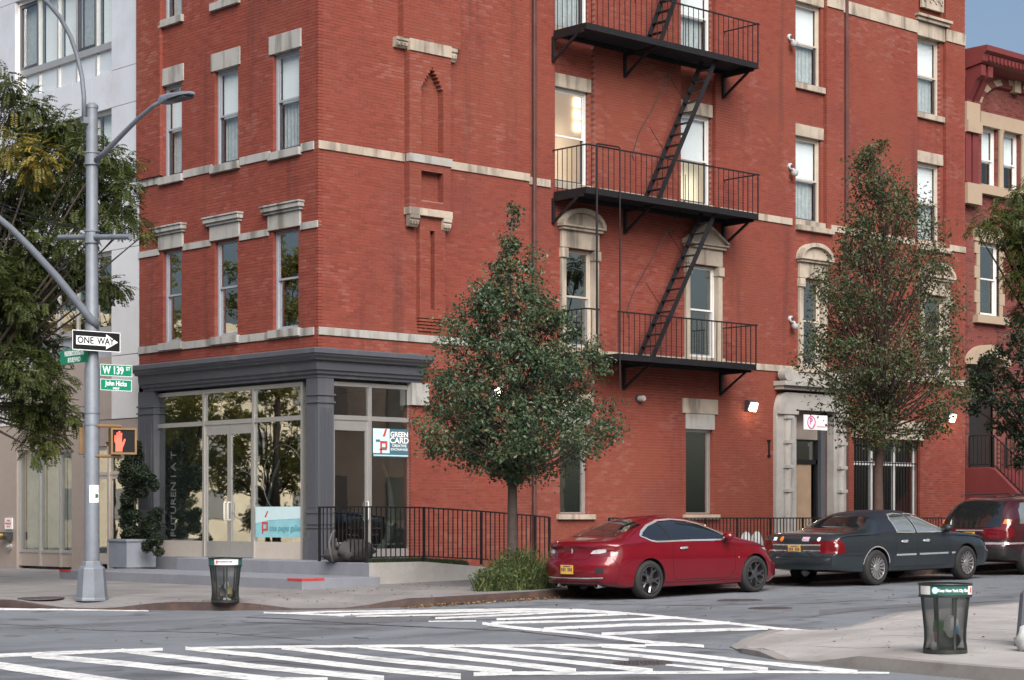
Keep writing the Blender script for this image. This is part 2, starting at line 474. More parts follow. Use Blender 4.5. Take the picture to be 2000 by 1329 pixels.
for cl, w in [([(-60, 1287), (0, 1300), (200, 1329), (320, 1346)], (11, 15)), ([(62, 1280), (250, 1297), (500, 1324), (600, 1335)], (8, 12)), ([(237, 1270.5), (375, 1287), (500, 1302), (750, 1326)], (7, 10)),
              ([(362, 1266.5), (500, 1279.5), (750, 1308), (900, 1321.5)], (6, 10)), ([(550, 1265), (750, 1289), (1000, 1313)], (6, 9)), ([(700, 1263), (875, 1282.5), (1000, 1296), (1125, 1311)], (5, 9)),
              ([(825, 1262), (1000, 1281), (1150, 1297), (1275, 1311)], (5, 8)), ([(937, 1262), (1125, 1279), (1228, 1289)], (5, 4)), ([(1300, 1298.5), (1412, 1309)], (3, 6)),
              ([(1062, 1262), (1250, 1281), (1500, 1308)], (5, 7)), ([(1175, 1262), (1325, 1277), (1500, 1296), (1675, 1313)], (5, 7))]:
    stripe(xa, cl, w, dz=0.004)
xb = empty('crosswalk', (-4, -12, -0.05)); tag(xb, kind='structure')
for cl, w in [([(1000, 1190), (1137, 1191.5), (1250, 1200), (1400, 1215), (1520, 1228), (1600, 1235)], (3, 4.5)), ([(942, 1218), (1000, 1225.5), (1125, 1237), (1275, 1255), (1375, 1262.5)], (5, 5)),
              ([(515, 1197), (580, 1198.5), (672, 1203)], (3, 3))]:
    stripe(xb, cl, w, 'border_line', 0.0045)
for cl, w in [([(560, 1198), (640, 1195), (860, 1192), (1000, 1190)], (2.5, 2.5)), ([(640, 1201.5), (775, 1197), (975, 1192.5), (1115, 1192)], (4, 3)), ([(695, 1204), (875, 1201), (1000, 1196), (1105, 1193)], (2.5, 3)),
              ([(850, 1208), (1000, 1201), (1110, 1195), (1200, 1196)], (3, 3)), ([(970, 1210), (1100, 1205), (1225, 1199)], (4, 4)), ([(960, 1217), (1150, 1213), (1325, 1206.5)], (4, 4)),
              ([(837, 1214), (930, 1213)], (2, 2)), ([(1062, 1228.5), (1225, 1221), (1425, 1217)], (5, 5)), ([(1175, 1238.5), (1325, 1233), (1500, 1227.5)], (5, 5)), ([(1260, 1259.5), (1375, 1261.5)], (4, 3))]:
    stripe(xb, cl, w, dz=0.004)
ed = empty('stop_line', (-8, -3, -0.1)); tag(ed, kind='structure')
stripe(ed, [(-60, 1189), (0, 1190), (150, 1191.3), (290, 1193.4)], (4, 2), 'stripe')
# tar-sealed cracks and cut patches in the asphalt
M_TAR = mat('tar_seal', (0.035, 0.036, 0.040), 0.6, var=0.3, vscale=6, world_pos=True)
M_PATCH = mat('asphalt_patch', (0.105, 0.11, 0.12), 0.85, var=0.15, vscale=2, world_pos=True, bump=0.5, bscale=120, fleck=((0.2, 0.2, 0.21), 55, 0.58, 0.74, 0.5))
tar = empty('road_repairs', (-6, -12, -0.08)); tag(tar, kind='structure')
_mp = M_PAINT
for cl, w in [([(480, 1206), (560, 1209), (640, 1215), (760, 1222), (900, 1228), (1000, 1233), (1130, 1246), (1290, 1261)], (2.2, 1.6)), ([(470, 1215), (600, 1219), (720, 1220), (860, 1227)], (1.6, 1.2)), ([(840, 1206), (905, 1211), (1010, 1210)], (1.6, 1.0)),
              ([(690, 1246), (720, 1247)], (3, 2)), ([(1010, 1232), (1180, 1254), (1430, 1270)], (1.4, 1.0)), ([(0, 1219), (180, 1231), (420, 1236), (610, 1251)], (1.3, 1.0)), ([(1150, 1180), (1350, 1183), (1600, 1178), (1800, 1166)], (1.2, 1.0)), ([(1560, 1208), (1700, 1190), (1990, 1172)], (1.2, 1.0)), ([(250, 1300), (520, 1292), (760, 1318)], (1.6, 1.4))]:
    M_PAINT = M_TAR; stripe(tar, cl, w, 'tar_seam', 0.002)
M_PAINT = M_PATCH
stripe(tar, [(610, 1213), (760, 1212), (905, 1210)], (9, 7), 'asphalt_patch', 0.0015); stripe(tar, [(1165, 1291), (1290, 1297)], (8, 6), 'asphalt_patch', 0.0015); stripe(tar, [(1600, 1196), (1800, 1182)], (9, 8), 'asphalt_patch', 0.0015)
M_PAINT = _mp
# manhole covers and iron plates
M_IRON = mat('manhole_iron', (0.10, 0.085, 0.09), 0.6, 0.4, var=0.3, vscale=20, bump=0.6, bscale=70, world_pos=True)
def manhole(px, py, rad, label, dz=0.005):
    p = GP(px, py, dz)
    o = empty('manhole_cover', p, label, 'manhole cover')
    m1 = MB().lathe([(rad, -0.02), (rad, 0.002), (rad * .9, 0.002), (rad * .9, -0.004)], 40); child('rim', m1.mesh('rim', M_IRON), o)
    m2 = MB().lathe([(rad * .88, -0.02), (rad * .88, 0.0)], 40)
    for a in range(-4, 5):
        for b in range(-4, 5):
            x, y = a * rad * .19, b * rad * .19
            if math.hypot(x, y) < rad * .78: m2.box(x - rad * .06, x + rad * .06, y - rad * .06, y + rad * .06, 0, 0.006)
    child('lid', m2.mesh('lid', M_IRON), o)
    sl = math.atan(0.018) if p.x > -9.8 else 0
    o.rotation_euler = (0, -sl, 0)
manhole(1445, 1172.5, 0.40, 'round iron manhole cover in the roadway beside the red coupe')
manhole(1505, 1188, 0.36, 'round iron manhole cover nearer the crosswalk, in the open roadway')
manhole(1255, 1295, 0.34, 'worn iron manhole cover among the near crosswalk bars')
manhole(80, 1168, 0.42, 'rusty round cover set in the pavement left of the lamp post', 0.145)

# ------------------------------------------------------------------ brick
def brick_material(name, base, dark, pale, rnd_default=0.5):
    m = bpy.data.materials.new(name); m.use_nodes = True
    nt = m.node_tree; N = nt.nodes; L = nt.links; b = N['Principled BSDF']
    b.inputs['Roughness'].default_value = 0.85; b.inputs['Specular IOR Level'].default_value = 0.3
    at = N.new('ShaderNodeAttribute'); at.attribute_name = 'rnd'
    geo = N.new('ShaderNodeNewGeometry')
    rp = N.new('ShaderNodeValToRGB'); e = rp.color_ramp.elements
    e[0].position = 0.0; e[0].color = list(dark) + [1]
    e[1].position = 1.0; e[1].color = [min(1, c * 1.12) for c in base] + [1]
    k = e.new(0.35); k.color = list(base) + [1]
    k = e.new(0.75); k.color = [c * 1.08 for c in base] + [1]
    L.new(at.outputs['Fac'], rp.inputs['Fac'])
    def noise(scale, lo, hi, amt, detail=6):
        n = N.new('ShaderNodeTexNoise'); n.inputs['Scale'].default_value = scale; n.inputs['Detail'].default_value = detail; n.inputs['Roughness'].default_value = 0.7
        L.new(geo.outputs['Position'], n.inputs['Vector'])
        r = N.new('ShaderNodeMapRange'); r.inputs['From Min'].default_value = lo; r.inputs['From Max'].default_value = hi
        r.inputs['To Min'].default_value = 0; r.inputs['To Max'].default_value = amt
        L.new(n.outputs['Fac'], r.inputs['Value']); return r.outputs[0]
    def mix(a, fac, col):
        x = N.new('ShaderNodeMix'); x.data_type = 'RGBA'; L.new(fac, x.inputs['Factor']); L.new(a, x.inputs['A'])
        x.inputs['B'].default_value = list(col) + [1]; return x.outputs['Result']
    c = rp.outputs['Color']
    def math_(op, a, b_=None, c_=None):
        n = N.new('ShaderNodeMath'); n.operation = op
        for k, q in enumerate((a, b_, c_)):
            if q is None: continue
            if isinstance(q, (int, float)): n.inputs[k].default_value = q
            else: L.new(q, n.inputs[k])
        return n.outputs[0]
    rnd2 = math_('FRACT', math_('MULTIPLY', at.outputs['Fac'], 7.31))
    def raw(scale, detail=6, stretch=None):
        n = N.new('ShaderNodeTexNoise'); n.inputs['Scale'].default_value = scale; n.inputs['Detail'].default_value = detail; n.inputs['Roughness'].default_value = 0.65
        src = geo.outputs['Position']
        if stretch:
            mp = N.new('ShaderNodeMapping'); mp.inputs['Scale'].default_value = stretch; L.new(src, mp.inputs['Vector']); src = mp.outputs[0]
        L.new(src, n.inputs['Vector']); return n.outputs['Fac']
    def ramp(v, lo, hi, amt):
        r = N.new('ShaderNodeMapRange'); r.interpolation_type = 'SMOOTHSTEP'; r.inputs['From Min'].default_value = lo; r.inputs['From Max'].default_value = hi
        r.inputs['To Min'].default_value = 0; r.inputs['To Max'].default_value = amt; L.new(v, r.inputs['Value']); return r.outputs[0]
    # older, browner and newer, more orange areas; single bleached bricks in salt-stained patches; soot runs
    c = mix(c, ramp(raw(0.23), 0.46, 0.62, 0.7), [base[0] * 1.06, base[1] * 1.22, base[2] * 1.08])
    c = mix(c, ramp(raw(0.30, 5), 0.50, 0.70, 0.55), [base[0] * 0.74, base[1] * 0.82, base[2] * 1.0])
    patch = math_('ADD', raw(0.50, 7), math_('MULTIPLY', math_('SUBTRACT', rnd2, 0.5), 0.30))
    c = mix(c, ramp(patch, 0.56, 0.78, 0.38), pale)
    c = mix(c, ramp(raw(9.0, 8), 0.62, 0.78, 0.2), pale)
    c = mix(c, ramp(raw(1.0, 6, (1.5, 1.5, 0.10)), 0.54, 0.70, 0.55), [dark[0] * .5, dark[1] * .7, dark[2] * .8])
    c = mix(c, ramp(raw(45, 3), 0.55, 0.8, 0.25), dark)
    L.new(c, b.inputs['Base Color'])
    n3 = N.new('ShaderNodeTexNoise'); n3.inputs['Scale'].default_value = 70; L.new(geo.outputs['Position'], n3.inputs['Vector'])
    bp = N.new('ShaderNodeBump'); bp.inputs['Strength'].default_value = 0.35; bp.inputs['Distance'].default_value = 0.004
    L.new(n3.outputs['Fac'], bp.inputs['Height']); L.new(bp.outputs['Normal'], b.inputs['Normal'])
    MATS[name] = m
    return m
M_BRICK = brick_material('red_brick', (0.190, 0.044, 0.030), (0.166, 0.037, 0.026), (0.29, 0.135, 0.115))
M_MORT = mat('mortar', (0.235, 0.098, 0.080), 0.9, var=0.2, vscale=1.2, stain=(0.33, 0.21, 0.195), sscale=0.8, samt=0.6, world_pos=True)
M_BRICK2 = brick_material('rowhouse_brick', (0.155, 0.044, 0.038), (0.08, 0.024, 0.022), (0.24, 0.125, 0.11))
CH, BL, JT = 0.0700, 0.205, 0.009

def free_spans(s0, s1, zc, holes):
    sp = [(s0, s1)]
    for h0, h1, z0, z1 in holes:
        if z0 <= zc <= z1:
            out = []
            for a, b in sp:
                if h1 <= a or h0 >= b: out.append((a, b)); continue
                if h0 > a: out.append((a, h0))
                if h1 < b: out.append((h1, b))
            sp = out
    return [q for q in sp if q[1] - q[0] > 0.02]
ALLB = []
def lay_bricks(plane, s0, s1, z0, z1, d, holes=(), D=0.10, quoin=None, phase=0.0):
    k0 = int(math.floor(z0 / CH)); k1 = int(math.ceil(z1 / CH))
    for k in range(k0, k1):
        za = max(z0, k * CH); zb = min(z1, k * CH + CH - JT)
        if zb - za < 0.012: continue
        zc = (za + zb) / 2
        a0 = s0
        if quoin is not None: a0 = s0 if (k + quoin) % 2 == 0 else s0 + D + JT
        for a, b in free_spans(a0, s1, zc, holes):
            off = (phase + (k % 2) * (BL + JT) / 2) % (BL + JT)
            x = math.floor((a - off) / (BL + JT)) * (BL + JT) + off
            while x < b:
                xa = max(a, x); xb = min(b, x + BL)
                if xb - xa > 0.018:
                    r = random.random()
                    ALLB.append((plane, xa, xb, za, zb, d + random.uniform(-.0012, .0012), D, r))
                x += BL + JT
BACK = {}
def backing(mb, s0, s1, z0, z1, d, holes, T=0.24, pro=0.006):
    holes = [(h[0] - .006, h[1] + .006, h[2] - .004, h[3] + .004) for h in holes]; s1 -= .005
    zs = sorted({z0, z1} | {min(max(z, z0), z1) for h in holes for z in h[2:]})
    for za, zb in zip(zs[:-1], zs[1:]):
        if zb - za < 1e-4: continue
        for a, b in free_spans(s0, s1, (za + zb) / 2, holes):
            mb.box(a, b, d + pro, d + T, za, zb)

CB = empty('corner_building', (0, 0, 0.2), 'red brick corner building with grey painted shopfront and stone bands', 'building')

ZT = 17.2                                    # real bricks up to just above the picture
DB, DC, DBAY = 0.30, 0.42, 0.12              # the middle and far parts of the street front step back
xA1 = RX(1034); xB1 = RX(1648, DB); xC1 = RX(1885, DC)
# openings on the street front -------------------------------------------------
def rx(px, d): return RX(px, d)
bays = [(rx(1084, DB), rx(1161, DB), DB), (rx(1330, DB), rx(1398, DB), DB), (rx(1554, DB), rx(1615, DB), DB), (rx(1792, DC), rx(1848, DC), DC)]
W3 = [(9.58, 11.87, 10.70), (13.30, 15.52, 14.40)]
rwin = []                                     # (s0,s1,z0,z1,zm,d,row,col)
for c, (b0, b1, d) in enumerate(bays):
    wr = [1143, 1383, 1598, 1830][c]
    for r, (z0, z1, zm) in enumerate(W3):
        rwin.append((b0 + 0.03, RX(wr, d + DBAY + 0.1), z0, z1, zm, d + DBAY, r + 3, c))
w2 = [(RX(1097, DB + .1), RX(1152, DB + .1), DB), (RX(1339, DB + .1), RX(1394, DB + .1), DB), (RX(1560, DB + .1), RX(1600, DB + .1), DB), (RX(1797, DC + .1), RX(1840, DC + .1), DC)]
for c, (a, b, d) in enumerate(w2): rwin.append((a, b, 5.62, 8.00, 6.83, d, 2, c))
w1 = [(RX(1088, DB + .1), RX(1142, DB + .1), DB), (RX(1334, DB + .1), RX(1386, DB + .1), DB)]
for c, (a, b, d) in enumerate(w1): rwin.append((a, b, 1.58, 3.77, None, d, 1, c))
door = (RX(1549, DB), RX(1622, DB), 0.3, RZ(1580, 803, DB)); 
gwin = (RX(1668, DC), RX(1797, DC), 1.05, RZ(1730, 858, DC))
holesA = [(-1, RX(803), -1, 4.55)]
holesB = [(a - .02 * (r == 2), b + .02 * (r == 2), z0, z1) for a, b, z0, z1, zm, d, r, c in rwin if r < 3] + [(b0, b1, 9.4, 18) for b0, b1, d in bays] + [(door[0] - .02, door[1] + .02, door[2], door[3]), gwin]
# panels -------------------------------------------------------------------------
lay_bricks('R', 0, xA1, 0.2, ZT, 0.0, holesA, quoin=0, D=0.10)
lay_bricks('R', xA1, xB1, 0.2, ZT, DB, holesB, D=0.13)
lay_bricks('R', xB1, xC1, 0.2, ZT, DC, holesB, D=0.13)
for b0, b1, d in bays:
    lay_bricks('R', b0, b1, 9.4, ZT, d + DBAY, [w[:4] for w in rwin if w[6] > 2], D=0.12)
bk = MB('R')
backing(bk, 0.11, xA1, 0.1, ZT, 0.0, holesA)
backing(bk, xA1, xB1, 0.1, ZT, DB, holesB); backing(bk, xB1, xC1, 0.1, ZT, DC, holesB)
for b0, b1, d in bays: backing(bk, b0, b1, 9.4, ZT, d + DBAY, [w[:4] for w in rwin if w[6] > 2], T=0.2)
# chimney breast on the corner block
chm = (RX(800, -.18), RX(881, -.18)); chu = (RX(788, -.18), RX(900, -.18)); chl = (RX(820, -.12), RX(870, -.12))
nl, nr = RX(823, -.18), RX(866, -.18); nc = (nl + nr) / 2
zn1 = RZ(865, 175, -.18); zn2 = RZ(848, 130, -.18)
nh = [(nl, nr, 9.66, zn1)]
for i in range(6):
    w_ = (nr - nl) / 2 * (1 - (i + 1) / 6.4); nh.append((nc - w_, nc + w_, zn1 + (zn2 - zn1) * i / 6, zn1 + (zn2 - zn1) * (i + 1) / 6))
zc0, zc1 = RZ(840, 411, -.18), RZ(840, 92, -.18)
rec = (nl, nr, RZ(845, 393, -.18), RZ(845, 336, -.18))
slit = (RX(840, -.12), RX(849, -.12), RZ(844, 606, -.12), RZ(844, 450, -.12))
lay_bricks('R', chm[0], chm[1], zc0, zc1, -.18, nh + [rec], D=0.18); backing(bk, chm[0] + .004, chm[1] - .004, zc0, zc1, -.18, nh + [rec], T=0.17)
lay_bricks('R', chu[0], chu[1], zc1 + .1, ZT, -.18, [], D=0.18); backing(bk, chu[0] + .004, chu[1] - .004, zc1 + .1, ZT, -.18, [], T=0.17)
lay_bricks('R', chl[0], chl[1], 5.95, zc0 - .05, -.12, [slit], D=0.12); backing(bk, chl[0] + .004, chl[1] - .004, 5.95, zc0 - .05, -.12, [slit], T=0.11)
for i in range(4):
    lay_bricks('R', chl[0] - .0 + .01 * i, chl[1] - .05 - .01 * i, 5.95 - (i + 1) * CH, 5.95 - i * CH - .02, -.11 + .022 * i, [], D=0.12)
# avenue front -------------------------------------------------------------------
yE = LY(272)
lwc = [(LY(355), LY(319) + .02), (LY(465), LY(419)), (LY(584), LY(533))]
lwin = []
for c, (a, b) in enumerate(lwc):
    lwin.append((a, b, 9.50, 11.66, 10.60, 0.0, 3, c)); lwin.append((a + .02, b, 5.60, 7.80, 6.70, 0.0, 2, c)); lwin.append((a, b, 13.20, 15.4, 14.3, 0.0, 4, c))
holesL = [w[:4] for w in lwin]
lay_bricks('L', 0, yE, 4.95, ZT, 0.0, holesL, quoin=1, D=0.10)
lay_bricks('L', LY(312, -.09), yE, 9.56, ZT, -.09, [], D=0.09)
bkl = MB('L'); backing(bkl, 0.11, yE, 4.9, ZT, 0.0, holesL); backing(bkl, LY(312, -.09) + .004, yE, 9.56, ZT, -.09, [], T=0.08)
bk.build('mortar_wall', M_MORT, CB); bkl.build('mortar_wall', M_MORT, CB)
# which bricks stand alone: the three hundred that show largest
def bdist(b):
    p = Vector((b[1], b[5], b[3])) if b[0] == 'R' else Vector((b[5], b[1], b[3]))
    return (p - CAM).length
order = sorted(range(len(ALLB)), key=lambda i: (0 if abs(ALLB[i][2] - ALLB[i][1] - BL) < 1e-6 and abs(ALLB[i][4] - ALLB[i][3] - (CH - JT)) < 1e-6 else 1, bdist(ALLB[i])))
solo = set(order[:300])
vari = {}
def brick_mesh(plane, D, r):
    key = (plane, D, int(r * 10))
    if key not in vari: vari[key] = MB(plane).box(0, BL, 0, D, 0, CH - JT, (int(r * 10) + .5) / 10).mesh('brick', M_BRICK, fix=False)
    return vari[key]
rest = MB()
for i, (pl, a, b, za, zb, d, D, r) in enumerate(ALLB):
    if i in solo:
        wchild('brick', brick_mesh(pl, D, r), CB, (a, d, za) if pl == 'R' else (d, a, za))
    else:
        rest.plane = pl; rest.box(a, b, d, d + D, za, zb, r)
o = rest.build('brickwork', M_BRICK, CB, fix=False); o['kind'] = 'stuff'
# unseen shell: roof, upper wall, back, inner floors
sh = MB('R')
sh.box(0.0, xC1, 0.25, yE, ZT, 18.9); sh.box(-.35, xC1, -.35, yE, 18.9, 19.4)
sh.box(0.3, xC1, yE - .2, yE - .01, 0.2, ZT); sh.box(xC1 - .25, xC1 - .01, DC + .3, yE, 0.2, ZT)
sh.build('upper_wall', M_BRICK, CB)
co = MB('R')
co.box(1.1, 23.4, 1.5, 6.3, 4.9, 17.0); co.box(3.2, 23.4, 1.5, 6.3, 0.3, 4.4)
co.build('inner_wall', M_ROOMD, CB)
fl = MB('R')
for z in (4.62, 8.75, 12.5, 16.4): fl.box(0.26, xC1 - .3, DC + .55, yE - .25, z, z + .25)
fl.build('floor_slab', M_ROOM, CB)

# ------------------------------------------------------------------ stone trim
def stone(name, plane, *bx, m=None, par=CB):
    mb = MB(plane)
    for q in bx: mb.box(*q)
    return mb.build(name, m or M_STONE, par, bevel=0.006)
B1, B2, B3 = (5.41, 5.58), (9.38, 9.56), (15.55, 15.90)
def band(plane, a, b, d, z, m=None, n=None):
    L_ = b - a; n = n or max(1, int(round(L_ / 1.35)))
    for i in range(n):
        stone('string_course', plane, (a + L_ * i / n + .002, a + L_ * (i + 1) / n - .002, d - .035, d + .1, z[0], z[1]), m=m)
band('R', 0.0, xA1, 0, B1, M_STONEG); band('R', 0, chm[0], 0, B2); band('R', chm[1], xA1, 0, B2)
band('R', chm[0] - .02, chm[1] + .02, -.18, B2, M_STONEG, 2)
for z in (B1, B2):
    cuts = [(q[0] - .17, q[1] + .17) for q in (w2 if z is B1 else [(b0, b1) for b0, b1, d in bays])]
    for a, b, d in ((xA1 + .16, xB1, DB), (xB1, xC1, DC)):
        for s_, e_ in free_spans(a, b, 1, [(c0, c1, 0, 2) for c0, c1 in cuts]): band('R', s_, e_, d, z)
for s_, e_ in free_spans(xA1, xB1, 1, [(b0, b1, 0, 2) for b0, b1, d in bays]): band('R', s_, e_, DB, B3)
for s_, e_ in free_spans(xB1, xC1, 1, [(b0, b1, 0, 2) for b0, b1, d in bays]): band('R', s_, e_, DC, B3)
for s_, e_ in free_spans(0.14, yE, 1, [(w[0] - .09, w[1] + .09, 0, 2) for w in lwin if w[6] == 3]): band('L', s_, e_, 0, B2, M_STONEG)
band('L', 0.14, yE, 0, B1, M_STONEG)
# avenue lintels, sills and heads
for a, b, z0, z1, zm, d, r, c in lwin:
    stone('window_sill', 'L', (a - .09, b + .09, -.09, .12, z0 - .17, z0), m=M_STONEG)
    if r >= 3: stone('lintel', 'L', (a - .09, b + .12, -.03, .14, z1, z1 + .40), m=M_STONEG)
    else:
        stone('lintel', 'L', (a - .10, b + .14, -.05, .14, z1, z1 + .34), m=M_STONEG)
        stone('window_hood', 'L', (a - .16, b + .22, -.10, .08, z1 + .342, z1 + .40), (a - .20, b + .27, -.15, .08, z1 + .402, z1 + .50), (a - .22, b + .29, -.18, .06, z1 + .502, z1 + .54), m=M_STONEG)
for s_, e_ in free_spans(0.0, yE, 1, [(w[0] - .10, w[1] + .14, 0, 2) for w in lwin if w[6] == 2]): band('L', s_, e_, 0, (7.70, 7.85), M_STONEG)
# street lintels and sills
for a, b, z0, z1, zm, d, r, c in rwin:
    if r >= 3:
        e = min(b + .22, bays[c][1] - .02)
        if r == 4 and c == 3:
            stone('lintel', 'R', (a - .02, e, d - .10, d + .1, z1, z1 + .42)); stone('window_hood', 'R', (a - .1, e + .1, d - .2, d, z1 + .422, z1 + .52), (a - .15, e + .16, d - .27, d, z1 + .522, z1 + .60))
        else: stone('lintel', 'R', (a - .02, e, d - .035, d + .1, z1, z1 + .32))
        stone('window_sill', 'R', (a - .02, e, d - .10, d + .1, z0 - .16, z0))
        if r == 3 and c >= 2: stone('sill_shelf', 'R', (a - .05, e + .22, d - .24, d - .03, z0 - .30, z0 - .162))
    elif r == 2:
        jw = .155
        for s0_, s1_ in ((a - jw, a), (b, b + jw)):
            stone('window_jamb', 'R', (s0_, s1_, d - .07, d + .12, z0, z1 - .25), (s0_ - .025, s1_ + .025, d - .12, d + .1, z1 - .248, z1 - .02))
        stone('lintel', 'R', (a - jw, b + jw, d - .08, d + .12, z1, z1 + .42))
        stone('window_hood', 'R', (a - jw - .05, b + jw + .05, d - .17, d, z1 + .422, z1 + .49), (a - jw - .10, b + jw + .10, d - .23, d, z1 + .492, z1 + .54))
        mb = MB('R'); A0, A1 = a - jw - .10, b + jw + .10; mid = (A0 + A1) / 2; hw = (A1 - A0) / 2
        if c == 1:
            mb.prism([(A0, z1 + .542), (A1, z1 + .542), (mid, z1 + .99)], d - .12, d, 'd')
            for sg in (-1, 1):
                mb.prism([(mid + sg * hw, z1 + .542), (mid + sg * hw, z1 + .60), (mid, z1 + 1.06), (mid, z1 + .98)], d - .23, d - .01, 'd')
        else:
            arc = lambda R, h: [(mid + R * math.cos(t), z1 + .543 + h * math.sin(t)) for t in [math.pi * i / 14 for i in range(15)]]
            mb.prism(arc(hw - .08, .30), d - .13, d, 'd')
            o_, i_ = arc(hw, .42), arc(hw - .10, .31)
            for i in range(14): mb.prism([i_[i], o_[i], o_[i + 1], i_[i + 1]], d - .23, d - .01, 'd')
        mb.build('pediment', M_STONE, CB)
        stone('window_sill', 'R', (a - jw - .04, b + jw + .04, d - .13, d + .1, z0 - .18, z0))
    else:
        stone('lintel', 'R', (a - .14, b + .16, d - .05, d + .12, z1 + .40, z1 + .78)); stone('lintel_panel', 'R', (a - .02, b + .06, d - .03, d + .12, z1, z1 + .398), m=M_STONEG)
        stone('window_sill', 'R', (a - .12, b + .2, d - .10, d + .12, z0 - .12, z0))
# chimney stones: two bands on carved brackets
def bracket(a, b, d, z0, z1):
    mb = MB('R'); p = .16
    mb.prism([(d, z0), (d - p * .45, z0), (d - p * .9, z0 + (z1 - z0) * .45), (d - p * .75, z0 + (z1 - z0) * .62), (d - p, z0 + (z1 - z0) * .70), (d - p, z1), (d, z1)], a, b)
    for i in range(3): mb.box(a + (b - a) * (.15 + .28 * i), a + (b - a) * (.28 + .28 * i), d - p * .97, d - p * .4, z0 + (z1 - z0) * .2, z0 + (z1 - z0) * .5)
    mb.build('bracket', M_STONE, CB)
stone('chimney_band', 'R', (chm[0] - .005, chm[1] - .002, -.215, -.1, zc1 - .16, zc1 + .1), m=M_STONE)
bracket(RX(784, -.3), RX(808, -.3), -.0, zc1 - .12, zc1 + .10); bracket(chm[1], chm[1] + .22, -.0, zc1 - .2, zc1 + .10)
stone('chimney_band', 'R', (chm[0] - .02, chm[1] + .02, -.22, 0, zc0 - .14, zc0 + .02), m=M_STONE)
bracket(chm[0], chm[0] + .27, -.06, zc0 - .40, zc0 - .142); bracket(chm[1] - .24, chm[1], -.06, zc0 - .40, zc0 - .142)
# carved date panel near the far corner
pa, pb = RX(1800, DC), RX(1842, DC)
mb = MB('R'); mb.box(pa, pb, DC - .03, DC + .05, 16.35, 17.3); mb.build('carved_panel', M_STONE, CB)
mb = MB('R')
for i in range(7):
    t = i / 6; mb.tube([(pa + .12 + (pb - pa - .24) * t + .05 * math.cos(q), DC - .045, 16.62 + .08 * (i % 2) + .08 * math.sin(q)) for q in [k * .8 for k in range(8)]], .022, 5)
mb.build('carving', M_STONE, CB)

# ------------------------------------------------------------------ windows
def window(plane, a, b, z0, z1, zm, d, par, frame, sash, pane, shade_to=None, shade=M_SHADE, low=None, fw=.06, blind_low=False):
    """outer frame is the part; sash, pane, shade are its pieces. d: depth of the wall face"""
    f0 = d + .09
    mb = MB(plane); mb.box(a, a + fw, f0, f0 + .10, z0, z1); mb.box(b - fw, b, f0, f0 + .10, z0, z1)
    mb.box(a + fw, b - fw, f0, f0 + .10, z1 - fw, z1); mb.box(a + fw, b - fw, f0, f0 + .10, z0, z0 + fw * .8)
    w = mb.build('window', frame, par)
    ia, ib = a + fw, b - fw
    if zm is None:
        MB(plane).box(ia, ib, f0 + .05, f0 + .058, z0 + fw * .8, z1 - fw).build('pane', pane, w)
    else:
        s = MB(plane); sw = .05
        for (p0, p1, dd) in ((zm, z1 - fw, .02), (z0 + fw * .8, zm + .05, .055)):
            mm = frame if dd < .05 else sash
            t = MB(plane); t.box(ia, ia + sw, f0 + dd, f0 + dd + .03, p0, p1); t.box(ib - sw, ib, f0 + dd, f0 + dd + .03, p0, p1)
            t.box(ia + sw, ib - sw, f0 + dd, f0 + dd + .03, p0, p0 + sw * .9); t.box(ia + sw, ib - sw, f0 + dd, f0 + dd + .03, p1 - sw * .8, p1)
            t.build('sash', mm, w)
            MB(plane).box(ia + sw, ib - sw, f0 + dd + .012, f0 + dd + .018, p0 + sw * .9, p1 - sw * .8).build('pane', pane, w)
    if shade_to is not None:
        MB(plane).box(ia + .01, ib - .01, f0 + .13, f0 + .135, shade_to, z1 - .02).build('roller_shade', shade, w)
    if low is not None:
        t = MB(plane); n = 22; zt = low
        for i in range(n):
            aa = ia + (ib - ia) * i / n; bb = ia + (ib - ia) * (i + 1) / n
            o1 = .012 * math.sin(i * 1.9); o2 = .012 * math.sin((i + 1) * 1.9)
            t.face([t.P(aa, f0 + .2 + o1, z0), t.P(bb, f0 + .2 + o2, z0), t.P(bb, f0 + .2 + o2, zt), t.P(aa, f0 + .2 + o1, zt)])
        t.build('curtain', M_CURT, w)
    if blind_low:
        t = MB(plane); za, zb = blind_low; z = za
        while z < zb: t.face([t.P(ia, f0 + .12, z), t.P(ib, f0 + .12, z), t.P(ib, f0 + .155, z + .026), t.P(ia, f0 + .155, z + .026)]); z += .032
        t.build('blind', M_BLIND, w)
    return w
for a, b, z0, z1, zm, d, r, c in lwin:
    if r == 2: window('L', a, b, z0, z1, zm, d, CB, M_GREYF, M_GREYF, M_GLASSD, shade_to=(6.75 if c == 0 else (z1 - .35 if c == 2 else None)), shade=mat('green_shade', (0.15, 0.19, 0.19), .8))
    else: window('L', a, b, z0, z1, zm, d, CB, M_GREYF, M_DARKF, M_GLASS, shade_to=zm - .02, low=zm + .1)
for a, b, z0, z1, zm, d, r, c in rwin:
    if r >= 3:
        warm = (r == 3 and c == 0)
        window('R', a, b, z0, z1, zm, d, CB, M_TANF if c > 1 else M_WHITEF, M_DARKF, M_GLASS, shade_to=None if warm else (zm - .02 if not (r == 4 and c == 0) else None), low=None if (warm or (r == 3 and c == 1)) else zm + .1)
    elif r == 2:
        window('R', a, b, z0, z1, zm, d, CB, M_TANF if c != 1 else M_WHITEF, M_GREYF, M_GLASSD, blind_low=[None, (5.7, 6.8), (6.85, 7.9), None][c] or False, low=[6.3, None, 6.6, 6.9][c])
    else: window('R', a, b, z0, z1, zm, d, CB, M_ALU, M_ALU, M_GLASSD, fw=.07, shade_to=z0 + .02, shade=mat('sage_shade', (0.30, 0.34, 0.32), .8))

